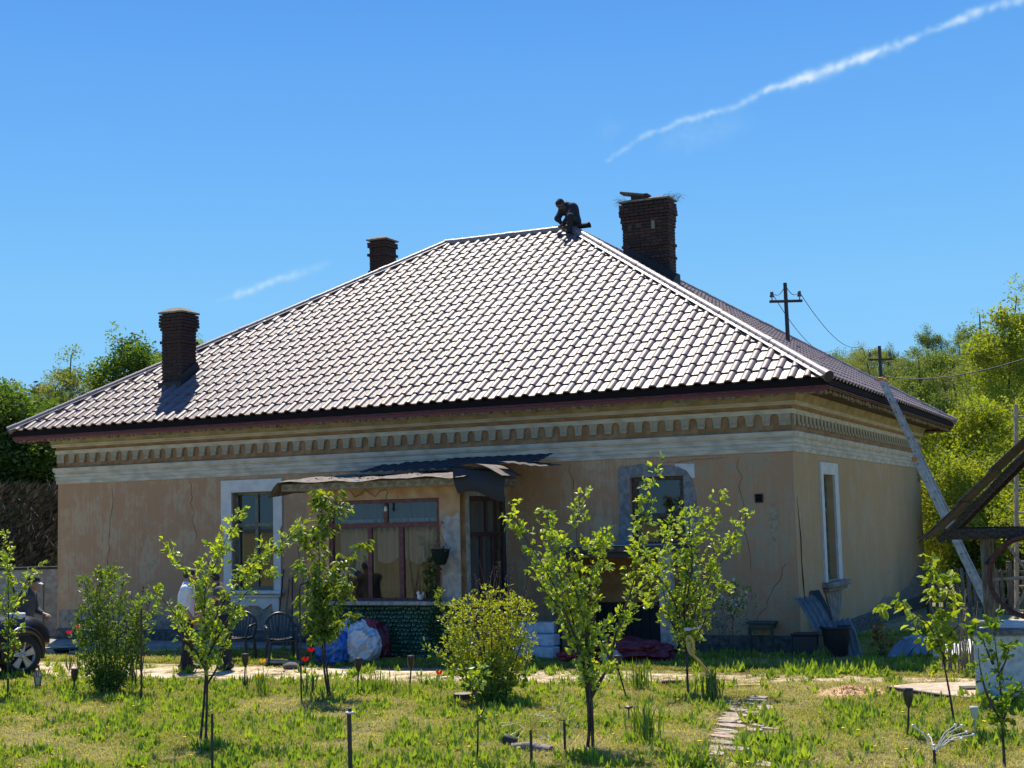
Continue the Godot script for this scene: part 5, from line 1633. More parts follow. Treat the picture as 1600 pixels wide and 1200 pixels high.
# ---------------------------------------------------------------- service poles and wires
func make_poles() -> void:
	var iron := plain("pole_iron", lin(0.025, 0.022, 0.024), 0.6)
	var china := plain("insulator_glaze", lin(0.07, 0.08, 0.085), 0.25)
	var specs := [
		["roof_pole", "iron service pole with two insulators standing on the right roof slope", Vector3(-1.54, 6.2, -6.2), 1.42, 1.0, 0.05],
		["service_pole", "darker iron service pole farther back behind the ladder top", Vector3(-1.9, 0.0, -19.0), 7.52, 7.1, 0.06]]
	for s in specs:
		var p := thing(s[0], s[1], "utility pole", s[2])
		var m := MB.new()
		m.tube([Vector3(0, -0.1, 0), Vector3(-0.01, s[3], 0)], [s[5], s[5] * 0.85], 9)
		part("post", m, iron, p)
		var arm := MB.new()
		arm.bar(Vector3(0, s[4], 0.03) - RIGHT * 0.37, Vector3(0, s[4], 0.03) + RIGHT * 0.37, 0.05, 0.06, 0.006)
		part("crossarm", arm, iron, p)
		for q in [-1.0, 1.0]:
			var b: Vector3 = Vector3(0, s[4], 0.03) + RIGHT * 0.31 * q
			var ins := MB.new()
			ins.lathe([Vector2(0.012, 0.0), Vector2(0.012, 0.1), Vector2(0.05, 0.1), Vector2(0.055, 0.13), Vector2(0.035, 0.155), Vector2(0.04, 0.19), Vector2(0.028, 0.225), Vector2(0.0, 0.235)], 10, Transform3D(Basis(), b))
			part("insulator", ins, china, p)
	var a := Vector3(-1.54, 6.2, -6.2)
	var lead := MB.new()
	for q in [-1.0, 1.0]:
		var pts := []
		for k in 9:
			var f := k / 8.0
			pts.append((a + Vector3(0, 1.36, 0.02)).lerp(a + Vector3(0, 1.2, 0.03) + RIGHT * 0.31 * q, f) - Vector3(0, 0.13 * sin(PI * f), 0))
		lead.tube(pts, [0.008], 4)
	tag(part("lead_wires", lead, iron, self), "two short slack leads from the pole top to its insulators", "wire")
	var lines := [["overhead_wire", "upper thin wire sagging from the roof pole towards the hill", a + Vector3(0, 1.2, 0.03) + RIGHT * 0.31, Vector3(-6.081, 9.712, -37.237), 0.009, 0.5], ["overhead_wire", "lower thin wire sagging from the roof pole towards the hill", a + Vector3(0, 1.2, 0.03) - RIGHT * 0.31, Vector3(-7.232, 9.522, -36.718), 0.009, 0.5],
		["service_cable", "thick black cable rising from the ladder top to the right edge", Vector3(-1.824, 6.593, -18.928), Vector3(4.352, 5.076, -0.459), 0.014, 0.25]]
	for l in lines:
		var pts := []
		for k in 17:
			var f := k / 16.0
			pts.append((l[2] as Vector3).lerp(l[3], f) - Vector3(0, l[5] * 4.0 * f * (1.0 - f), 0))
		var m := MB.new()
		m.tube(pts, [l[4]], 5)
		tag(part(l[0], m, plain("cable", lin(0.02, 0.02, 0.022), 0.6), self), l[1], "cable")

# ---------------------------------------------------------------- car
func make_car() -> void:
	var ahead := (RIGHT * 0.5 - TOWARD * 0.866).normalized()
	var wheel_at := Vector3(-11.954, 0.000, 6.260)
	var right := ahead.cross(Vector3.UP).normalized()
	var base := wheel_at - right * 0.86 - ahead * 1.36
	var car := thing("parked_car", "black car parked at the left edge, its front wheel in view", "car")
	car.transform = Transform3D(Basis(right, Vector3.UP, -ahead), base)     # local: x right, -z ahead
	var paint := plain("car_black", lin(0.008, 0.008, 0.01), 0.35, 0.0, 0.4)
	paint.clearcoat_enabled = true
	paint.clearcoat = 0.35
	paint.clearcoat_roughness = 0.05
	var hull := func(a: float, b: float, grow: float) -> Vector3:
		var z := lerpf(2.3, -2.15, a)
		var f := -z
		var edge := clampf(minf(2.3 - z, z + 2.15) / 0.55, 0.0, 1.0)
		var hw: float = 0.9 * (0.70 + 0.30 * sqrt(edge)) + grow
		var top := 1.04 - 0.05 * smooth(0.4, 2.0, f) - 0.24 * pow(1.0 - clampf((2.15 - f) / 0.5, 0, 1), 2.0) + 0.04
		var low := 0.3 + 0.12 * (1.0 - edge)
		var ang := TAU * b
		var cx := signf(cos(ang)) * pow(absf(cos(ang)), 0.42)
		var cy := signf(sin(ang)) * pow(absf(sin(ang)), 0.5)
		return Vector3(cx * hw * (1.0 - 0.05 * maxf(cy, 0.0)), (top + low) / 2 + cy * ((top - low) / 2 + grow), z)
	var body := MB.new()
	body.sheet(60, 40, func(a: float, b: float) -> Vector3: return hull.call(clampf(a, 0.0, 1.0), b, 0.0))
	for s in [0.0, 1.0]:
		for k in 40:
			body.tri(Vector3(0, 0.7, lerpf(2.3, -2.15, s)), hull.call(s, k / 40.0, 0.0), hull.call(s, (k + 1) / 40.0, 0.0), Vector3(0, 0, 1 - 2 * s))
	part("body", body, paint, car)
	var cab := MB.new()
	cab.sheet(30, 30, func(a: float, b: float) -> Vector3:
		var z := lerpf(2.1, -0.95, a)
		var up := 1.0 + 0.66 * pow(clampf(minf((2.2 - z) / 0.7, (z + 0.95) / 1.0), 0, 1), 0.75)
		var ang := PI * b
		var w: float = 0.8 - 0.2 * clampf((up - 1.0) / 0.66, 0, 1) * sin(ang)
		return Vector3(signf(cos(ang)) * pow(absf(cos(ang)), 0.4) * w, 1.0 + (up - 1.0) * pow(absf(sin(ang)), 0.5), z))
	part("cabin_glass", cab, plain("car_glass", lin(0.02, 0.025, 0.028), 0.06, 0.0, 0.7), car)
	var lamp := MB.new()
	lamp.ball(Vector3(0.52, 0.8, -1.97), Vector3(0.15, 0.05, 0.12), 8, 12)
	part("headlight", lamp, plain("lamp_lens", lin(0.55, 0.57, 0.6), 0.08), car)
	var lamp2 := MB.new()
	lamp2.ball(Vector3(-0.52, 0.8, -1.97), Vector3(0.15, 0.05, 0.12), 8, 12)
	part("headlight", lamp2, mats["lamp_lens"], car)
	var mir := MB.new()
	mir.box(Vector3(1.0, 1.08, -0.55), Vector3(0.2, 0.14, 0.12), 0.04)
	part("wing_mirror", mir, paint, car)
	var tyre := MB.new()
	tyre.lathe([Vector2(0.24, -0.11), Vector2(0.33, -0.115), Vector2(0.358, -0.09), Vector2(0.365, 0.0), Vector2(0.358, 0.09), Vector2(0.33, 0.115), Vector2(0.24, 0.11)], 40, Transform3D(Basis(Vector3(0, 0, 1), -PI / 2), Vector3.ZERO))
	var rubber := plain("rubber", lin(0.016, 0.016, 0.017), 0.85)
	var alloy := plain("alloy", lin(0.42, 0.40, 0.37), 0.35, 0.6)
	var rim := MB.new()
	rim.lathe([Vector2(0.215, 0.06), Vector2(0.24, 0.1), Vector2(0.252, 0.11), Vector2(0.25, 0.06), Vector2(0.24, -0.1)], 40, Transform3D(Basis(Vector3(0, 0, 1), -PI / 2), Vector3.ZERO))
	for k in 5:
		var a := TAU * k / 5 + 0.3
		var d := Vector3(0, sin(a), cos(a))
		var sd := Vector3(0, cos(a), -sin(a))
		for q in [-1.0, 1.0]:
			rim.bar(Vector3(0.09, 0, 0) + d * 0.04 + sd * 0.02 * q, Vector3(0.095, 0, 0) + d * 0.225 + sd * 0.055 * q, 0.03, 0.04, 0.006, Vector3(1, 0, 0))
		rim.quad(Vector3(0.105, 0, 0) + d * 0.04 - sd * 0.02, Vector3(0.105, 0, 0) + d * 0.04 + sd * 0.02, Vector3(0.105, 0, 0) + d * 0.225 + sd * 0.055, Vector3(0.105, 0, 0) + d * 0.225 - sd * 0.055, Vector3(1, 0, 0))
	rim.lathe([Vector2(0.06, 0.08), Vector2(0.055, 0.115), Vector2(0.0, 0.12)], 16, Transform3D(Basis(Vector3(0, 0, 1), -PI / 2), Vector3.ZERO))
	var disc := MB.new()
	disc.lathe([Vector2(0.235, 0.02), Vector2(0.0, 0.02)], 24, Transform3D(Basis(Vector3(0, 0, 1), -PI / 2), Vector3.ZERO))
	var arch := MB.new()
	var lip := []
	for k in 15:
		var a := PI * (k / 14.0 * 1.16 - 0.08)
		lip.append(Vector3(0, sin(a) * 0.42, cos(a) * 0.42))
	arch.tube(lip, [0.045, 0.06, 0.065, 0.07, 0.07, 0.07, 0.07, 0.07, 0.07, 0.07, 0.07, 0.07, 0.065, 0.06, 0.045], 10)
	for q in [[0.8, -1.36, 1.0, -0.22], [0.8, 1.4, 1.0, 0.0], [-0.8, -1.36, -1.0, 0.0], [-0.8, 1.4, -1.0, 0.0]]:
		var wn := part("wheel", tyre, rubber, car)
		wn.transform = Transform3D(Basis(Vector3.UP, q[3] + (PI if q[2] < 0 else 0.0)), Vector3(q[0] - q[2] * 0.02, 0.365, q[1]))
		part("rim", rim, alloy, wn)
		part("brake_disc", disc, plain("brake", lin(0.03, 0.03, 0.03), 0.6, 0.4), wn)
		var ar := part("wheel_arch", arch, paint, car)
		ar.transform = Transform3D(Basis(Vector3.UP, PI if q[2] < 0 else 0.0), Vector3(q[0] + q[2] * 0.065, 0.38, q[1]))
	# a white ring lying on the bonnet
	var coil := thing("cable_coil", "white ring shaped coil lying on the black car's bonnet", "coil", car.transform * Vector3(0.62, 1.0, -1.42))
	var cm := MB.new()
	for k in 3:
		var pts := []
		for j in 25:
			var a := TAU * j / 24.0
			pts.append(Vector3(cos(a) * (0.14 + 0.004 * k), 0.02 + k * 0.022, sin(a) * (0.14 - 0.003 * k)))
		cm.tube(pts, [0.018], 6, false)
	part("coil", cm, plain("white_hose", lin(0.7, 0.7, 0.68), 0.5), coil)

# ---------------------------------------------------------------- people
# capsules joined by a smooth minimum, meshed as surface nets. bones: [a, b, radius at a, radius at b]
func flesh(bones: Array, cell: float, k: float) -> MB:
	var lo := Vector3.INF
	var hi := -Vector3.INF
	for b in bones:
		var r: float = maxf(b[2], b[3]) + cell * 2.5
		for q in 2:
			lo = lo.min((b[q] as Vector3) - Vector3.ONE * r)
			hi = hi.max((b[q] as Vector3) + Vector3.ONE * r)
	var nx := int((hi.x - lo.x) / cell) + 2
	var ny := int((hi.y - lo.y) / cell) + 2
	var nz := int((hi.z - lo.z) / cell) + 2
	var f := PackedFloat32Array()
	f.resize(nx * ny * nz)
	for b in bones:
		var a: Vector3 = b[0]
		var e: Vector3 = b[1]
		var ra: float = b[2]
		var rb: float = b[3]
		var ab := e - a
		var il := 1.0 / maxf(ab.length_squared(), 1e-9)
		var m := maxf(ra, rb) + cell * 2.0 + 2.0 / k
		var p0 := ((a.min(e) - Vector3.ONE * m - lo) / cell).floor()
		var p1 := ((a.max(e) + Vector3.ONE * m - lo) / cell).ceil()
		for z in range(maxi(0, int(p0.z)), mini(nz, int(p1.z) + 1)):
			for y in range(maxi(0, int(p0.y)), mini(ny, int(p1.y) + 1)):
				var row := (z * ny + y) * nx
				for x in range(maxi(0, int(p0.x)), mini(nx, int(p1.x) + 1)):
					var p := lo + Vector3(x, y, z) * cell - a
					var t := clampf(p.dot(ab) * il, 0.0, 1.0)
					var d := (p - ab * t).length() - ra - (rb - ra) * t
					f[row + x] += exp(-minf(d * k, 60.0) if d * k > -30.0 else 30.0)
	for i in f.size():
		f[i] = -log(maxf(f[i], 1e-20)) / k
	var mb := MB.new()
	var at := PackedInt32Array()
	at.resize(f.size())
	at.fill(-1)
	var sy := nx
	var sz := nx * ny
	var off := [0, 1, sy, sy + 1, sz, sz + 1, sz + sy, sz + sy + 1]
	for z in nz - 1:
		for y in ny - 1:
			for x in nx - 1:
				var i := z * sz + y * sy + x
				var n := 0
				for c in 8:
					if f[i + off[c]] < 0.0:
						n += 1
				if n == 0 or n == 8:
					continue
				var s := Vector3()
				var cnt := 0
				for c in 8:
					for ax in 3:
						if c & (1 << ax):
							continue
						var c2: int = c | (1 << ax)
						var va: float = f[i + off[c]]
						var vb: float = f[i + off[c2]]
						if (va < 0.0) != (vb < 0.0):
							var q := Vector3(c & 1, (c >> 1) & 1, (c >> 2) & 1)
							q[ax] = va / (va - vb)
							s += q
							cnt += 1
				at[i] = mb.put(lo + (Vector3(x, y, z) + s / cnt) * cell, Vector3())
	for z in range(1, nz - 1):
		for y in range(1, ny - 1):
			for x in range(1, nx - 1):
				var i := z * sz + y * sy + x
				var a_in := f[i] < 0.0
				for ax in 3:
					var st: int = [1, sy, sz][ax]
					if a_in == (f[i + st] < 0.0):
						continue
					var u: int = [sy, sz, 1][ax]
					var w: int = [sz, 1, sy][ax]
					var q := [at[i - u - w], at[i - w], at[i], at[i - u]]
					if q.min() < 0:
						continue
					if a_in:
						mb.ix.append_array([q[0], q[2], q[1], q[0], q[3], q[2]])
					else:
						mb.ix.append_array([q[0], q[1], q[2], q[0], q[2], q[3]])
	for i in range(0, mb.ix.size(), 3):
		var a := mb.ix[i]
		var b := mb.ix[i + 1]
		var c := mb.ix[i + 2]
		var nn := (mb.v[c] - mb.v[a]).cross(mb.v[b] - mb.v[a])
		mb.n[a] += nn; mb.n[b] += nn; mb.n[c] += nn
	for i in mb.n.size():
		mb.n[i] = mb.n[i].normalized()
	return mb

var hand_shape: MB
var head_shape: MB

func hand() -> MB:              # wrist at the origin, fingers along +y and a little curled towards +z, thumb on +x
	if hand_shape:
		return hand_shape
	var b := [[Vector3(0, -0.03, 0), Vector3(0, 0.02, 0), 0.026, 0.026]]
	var knuckle := [Vector3(0.032, 0.088, 0.0), Vector3(0.011, 0.094, -0.003), Vector3(-0.011, 0.09, -0.002), Vector3(-0.031, 0.08, 0.002)]
	var long := [0.075, 0.084, 0.077, 0.06]
	for k in 4:
		var p: Vector3 = knuckle[k]
		b.append([Vector3(p.x * 0.6, 0.01, 0), p, 0.015, 0.0125])
		var bend := 0.45
		var r := 0.0098
		for j in 3:
			var q: Vector3 = p + Vector3(p.x * 0.12, cos(bend), sin(bend)) * long[k] * [0.45, 0.31, 0.24][j]
			b.append([p, q, r, r - 0.001])
			p = q
			r -= 0.001
			bend += 0.42
	b.append([Vector3(0.02, 0.015, 0.006), Vector3(0.05, 0.05, 0.02), 0.016, 0.0125])
	b.append([Vector3(0.05, 0.05, 0.02), Vector3(0.058, 0.08, 0.034), 0.0115, 0.0105])
	b.append([Vector3(0.058, 0.08, 0.034), Vector3(0.055, 0.105, 0.046), 0.0105, 0.009])
	hand_shape = flesh(b, 0.006, 170.0)
	return hand_shape

func head() -> MB:              # chin level at the origin, face towards +z
	if head_shape:
		return head_shape
	head_shape = flesh([
		[Vector3(0, 0.135, -0.03), Vector3(0, 0.14, 0.03), 0.082, 0.076], [Vector3(0, 0.11, 0.04), Vector3(0, 0.03, 0.06), 0.06, 0.036],
		[Vector3(-0.05, 0.06, 0.02), Vector3(0, 0.025, 0.06), 0.03, 0.026], [Vector3(0.05, 0.06, 0.02), Vector3(0, 0.025, 0.06), 0.03, 0.026],
		[Vector3(0, 0.115, 0.106), Vector3(0, 0.08, 0.122), 0.009, 0.014], [Vector3(-0.03, 0.135, 0.092), Vector3(0.03, 0.135, 0.092), 0.012, 0.012],
		[Vector3(-0.018, 0.052, 0.093), Vector3(0.018, 0.052, 0.093), 0.01, 0.01], [Vector3(0.083, 0.125, -0.01), Vector3(0.08, 0.085, 0.0), 0.017, 0.012],
		[Vector3(-0.083, 0.125, -0.01), Vector3(-0.08, 0.085, 0.0), 0.017, 0.012], [Vector3(0, 0.06, -0.03), Vector3(0, -0.07, -0.035), 0.055, 0.057]], 0.009, 90.0)
	return head_shape

# j: joints in metres (pelvis, chest, neck, head, face direction, and pairs of shoulder, elbow, wrist, hip, knee, ankle, toe)
func person(label: String, at: Vector3, j: Dictionary, skin: Material, shirt: Material, sleeve: float, trousers: Material, shoes: Material, hat: String, hat_mat: Material) -> void:
	var o := thing("person", label, "person")
	o.transform = Transform3D(Basis(RIGHT, Vector3.UP, TOWARD), at)
	var sh: Array = j.shoulder
	var torso := func(g: float) -> Array:
		return [[j.pelvis, j.chest, 0.115 + g, 0.125 + g], [j.chest, j.neck, 0.125 + g, 0.075 + g], [sh[0], sh[1], 0.068 + g, 0.068 + g], [j.hip[0], j.hip[1], 0.095 + g, 0.095 + g],
			[(j.chest as Vector3).lerp(sh[0], 0.5), (j.pelvis as Vector3).lerp(j.hip[0], 0.8), 0.1 + g, 0.095 + g], [(j.chest as Vector3).lerp(sh[1], 0.5), (j.pelvis as Vector3).lerp(j.hip[1], 0.8), 0.1 + g, 0.095 + g]]
	var bones: Array = torso.call(-0.012)
	bones.append([j.neck, j.head, 0.055, 0.05])
	for s in 2:
		bones.append([sh[s], j.elbow[s], 0.05, 0.04])
		bones.append([j.elbow[s], j.wrist[s], 0.041, 0.028])
		bones.append([j.hip[s], j.knee[s], 0.082, 0.056])
		bones.append([j.knee[s], j.ankle[s], 0.056, 0.038])
		bones.append([j.ankle[s], j.toe[s], 0.038, 0.03])
	var body := flesh(bones, 0.02, 45.0)
	var face: Vector3 = (j.face as Vector3).normalized()
	var up: Vector3 = j.get("crown", Vector3.UP)
	var hx := up.cross(face).normalized()
	var hb := Basis(hx, face.cross(hx), face)
	body.add(head(), Transform3D(hb, j.head))
	for s in 2:
		var d: Vector3 = ((j.wrist[s] as Vector3) - (j.elbow[s] as Vector3)).normalized()
		var palm: Vector3 = j.get("palm", Vector3(0, 0, -1))
		var x := d.cross(palm).normalized() * (1.0 if s == 0 else -1.0)
		var z := x.cross(d).normalized() * (1.0 if s == 0 else -1.0)
		body.add(hand(), Transform3D(Basis(x, d, z), (j.wrist[s] as Vector3) + d * 0.02))
	var root := part("body", body, skin, o)
	var eyes := MB.new()
	for s in [-1.0, 1.0]:
		eyes.ball(Transform3D(hb, j.head) * Vector3(s * 0.032, 0.115, 0.09), Vector3(0.013, 0.008, 0.008), 5, 8)
	eyes.ball(Transform3D(hb, j.head) * Vector3(0, 0.05, 0.1), Vector3(0.022, 0.004, 0.006), 5, 8)
	part("face_features", eyes, plain("eye_dark", lin(0.02, 0.015, 0.014), 0.4), root)
	var bulk: float = j.get("bulk", 0.014)
	var top: Array = torso.call(bulk)
	top.pop_back(); top.pop_back()
	top.append_array((torso.call(bulk) as Array).slice(4))
	for s in 2:
		top.append([sh[s], (sh[s] as Vector3).lerp(j.elbow[s], minf(sleeve, 1.0)), 0.058 + bulk, 0.048 + bulk])
		if sleeve > 1.0:
			top.append([j.elbow[s], (j.elbow[s] as Vector3).lerp(j.wrist[s], sleeve - 1.0), 0.06, 0.046])
	part("shirt", flesh(top, 0.021, 50.0), shirt, o)
	var low := [[j.pelvis, (j.pelvis as Vector3) + Vector3(0, 0.03, 0), 0.128, 0.126], [j.hip[0], j.hip[1], 0.112, 0.112]]
	for s in 2:
		low.append([j.hip[s], j.knee[s], 0.102, 0.076])
		low.append([j.knee[s], (j.knee[s] as Vector3).lerp(j.ankle[s], 0.93), 0.076, 0.066])
	part("trousers", flesh(low, 0.021, 50.0), trousers, o)
	for s in 2:
		part("shoe", flesh([[(j.ankle[s] as Vector3) - Vector3(0, 0.02, 0), j.toe[s], 0.054, 0.042], [j.ankle[s], (j.ankle[s] as Vector3) - ((j.toe[s] as Vector3) - (j.ankle[s] as Vector3)) * 0.35 - Vector3(0, 0.02, 0), 0.05, 0.044]], 0.014, 60.0), shoes, o)
	var top_at := Transform3D(hb, j.head)
	var hm := flesh([[Vector3(0, 0.145, -0.04), Vector3(0, 0.158, 0.02), 0.09, 0.083], [Vector3(0, 0.1, -0.06), Vector3(0, 0.14, -0.04), 0.07, 0.075]], 0.014, 60.0)
	var hn := part("cap" if hat != "hair" else "hair", hm, hat_mat, o)
	hn.transform = top_at
	if hat == "cap":
		var v := MB.new()
		v.sheet(10, 6, func(a: float, b: float) -> Vector3:
			var ang := lerpf(-1.0, 1.0, a)
			return Vector3(sin(ang) * (0.075 + 0.02 * b), 0.165 - 0.03 * b - 0.02 * a * (a - 1.0) * -2.0, cos(ang) * (0.085 + 0.1 * b) - 0.005))
		part("visor", v, plain("visor_pale", lin(0.45, 0.45, 0.43), 0.7), hn)

func make_people() -> void:
	var dim := plain("skin_shaded", lin(0.1, 0.06, 0.045), 0.6)  # roofer's skin, darkened so that its colour carries the shade
	var skin := plain("skin", lin(0.36, 0.2, 0.135), 0.55)
	var tan_skin := plain("skin_tan", lin(0.30, 0.165, 0.105), 0.55)
	var black := grainy("black_cloth", lin(0.012, 0.013, 0.017), lin(0.018, 0.019, 0.024), lin(0.026, 0.028, 0.034), 0.25, 0.95, 0.5)
	var navy := grainy("navy_cloth", lin(0.01, 0.014, 0.024), lin(0.016, 0.021, 0.034), lin(0.024, 0.03, 0.045), 0.25, 0.95, 0.5)
	var white := grainy("white_cloth", lin(0.6, 0.62, 0.66), lin(0.68, 0.7, 0.73), lin(0.72, 0.73, 0.76), 0.3, 0.95, 0.4)
	var vest := grainy("vest_cloth", lin(0.06, 0.055, 0.045), lin(0.085, 0.078, 0.065), lin(0.11, 0.1, 0.085), 0.25, 0.95, 0.4)
	var shoe := plain("shoe_black", lin(0.02, 0.02, 0.022), 0.6)
	var hair := plain("hair_dark", lin(0.02, 0.016, 0.013), 0.7)
	person("roofer in dark clothes and cap sitting bent forward on the roof ridge", Vector3(-6.93, 9.62, -6.75),
		{"pelvis": Vector3(0.1, 0.13, 0.0), "bulk": 0.03, "chest": Vector3(0.03, 0.38, 0.06), "neck": Vector3(-0.1, 0.49, 0.1), "head": Vector3(-0.2, 0.43, 0.18), "face": Vector3(-0.5, -0.8, 0.5), "crown": Vector3(-0.5, 0.8, 0.4),
		"shoulder": [Vector3(0.05, 0.44, 0.18), Vector3(-0.2, 0.43, -0.04)], "elbow": [Vector3(-0.06, 0.2, 0.3), Vector3(-0.33, 0.2, 0.02)], "wrist": [Vector3(-0.2, 0.05, 0.18), Vector3(-0.24, 0.05, 0.1)],
		"hip": [Vector3(0.08, 0.1, 0.1), Vector3(0.12, 0.1, -0.1)], "knee": [Vector3(-0.03, 0.16, 0.4), Vector3(-0.1, 0.12, -0.36)], "ankle": [Vector3(-0.06, -0.17, 0.34), Vector3(-0.1, -0.22, -0.44)], "toe": [Vector3(-0.13, -0.22, 0.45), Vector3(-0.2, -0.25, -0.46)], "palm": Vector3(0, 1, 0)},
		dim, navy, 1.9, black, shoe, "hat", black)
	person("man in a white shirt and black trousers, half hidden by a sapling", Vector3(-9.723, 0.000, 4.669),
		{"pelvis": Vector3(0.0, 0.95, 0.0), "chest": Vector3(0.01, 1.26, 0.0), "neck": Vector3(0.02, 1.47, -0.02), "head": Vector3(0.05, 1.53, -0.02), "face": Vector3(0.95, -0.3, -0.1),
		"shoulder": [Vector3(0.03, 1.4, 0.17), Vector3(0.02, 1.41, -0.19)], "elbow": [Vector3(-0.02, 1.1, 0.22), Vector3(0.06, 1.13, -0.22)], "wrist": [Vector3(0.14, 0.9, 0.14), Vector3(0.24, 0.98, -0.1)],
		"hip": [Vector3(0, 0.92, 0.1), Vector3(0, 0.92, -0.1)], "knee": [Vector3(0.04, 0.5, 0.11), Vector3(0.03, 0.5, -0.11)], "ankle": [Vector3(-0.02, 0.08, 0.12), Vector3(0.02, 0.08, -0.16)], "toe": [Vector3(0.14, 0.035, 0.14), Vector3(0.18, 0.035, -0.16)], "palm": Vector3(0.5, -0.5, -0.6)},
		skin, white, 0.85, black, shoe, "hair", hair)
	person("man in a dark vest bending towards the man in the white shirt", Vector3(-9.064, 0.000, 4.433),
		{"pelvis": Vector3(0.02, 0.93, 0.0), "chest": Vector3(-0.06, 1.23, 0.0), "neck": Vector3(-0.1, 1.43, 0.0), "head": Vector3(-0.17, 1.47, 0.02), "face": Vector3(-0.9, -0.42, 0.0),
		"shoulder": [Vector3(-0.07, 1.36, 0.19), Vector3(-0.12, 1.36, -0.19)], "elbow": [Vector3(-0.22, 1.1, 0.24), Vector3(-0.28, 1.1, -0.2)], "wrist": [Vector3(-0.43, 0.94, 0.16), Vector3(-0.46, 0.93, -0.04)],
		"hip": [Vector3(0.02, 0.9, 0.1), Vector3(0.02, 0.9, -0.1)], "knee": [Vector3(-0.03, 0.49, 0.13), Vector3(0.0, 0.49, -0.12)], "ankle": [Vector3(0.08, 0.08, 0.14), Vector3(0.02, 0.08, -0.14)], "toe": [Vector3(-0.09, 0.035, 0.17), Vector3(-0.15, 0.035, -0.14)], "palm": Vector3(0, -0.7, -0.6)},
		tan_skin, vest, 0.18, black, shoe, "hair", hair)
	person("man in a dark cap and vest with grey sleeves behind the black car", down(Vector3(-12.980, 0.982, 5.120)) + Vector3(0, 0.05, 0),
		{"pelvis": Vector3(-0.02, 0.93, 0.0), "chest": Vector3(0.0, 1.22, 0.0), "neck": Vector3(0.05, 1.41, 0.0), "head": Vector3(0.12, 1.45, 0.0), "face": Vector3(0.92, -0.22, 0.2),
		"shoulder": [Vector3(0.02, 1.35, 0.19), Vector3(0.04, 1.35, -0.19)], "elbow": [Vector3(-0.12, 1.08, 0.25), Vector3(0.1, 1.06, -0.24)], "wrist": [Vector3(0.1, 0.95, 0.28), Vector3(0.3, 0.98, -0.1)],
		"hip": [Vector3(-0.02, 0.9, 0.1), Vector3(-0.02, 0.9, -0.1)], "knee": [Vector3(0.04, 0.48, 0.1), Vector3(0.02, 0.48, -0.1)], "ankle": [Vector3(-0.03, 0.08, 0.11), Vector3(0.0, 0.08, -0.12)], "toe": [Vector3(0.13, 0.035, 0.12), Vector3(0.16, 0.035, -0.12)], "palm": Vector3(0, -0.6, -0.7)},
		tan_skin, grainy("grey_cloth", lin(0.035, 0.042, 0.048), lin(0.05, 0.058, 0.066), lin(0.07, 0.08, 0.09), 0.25, 0.95, 0.4), 1.7, black, shoe, "cap", black)

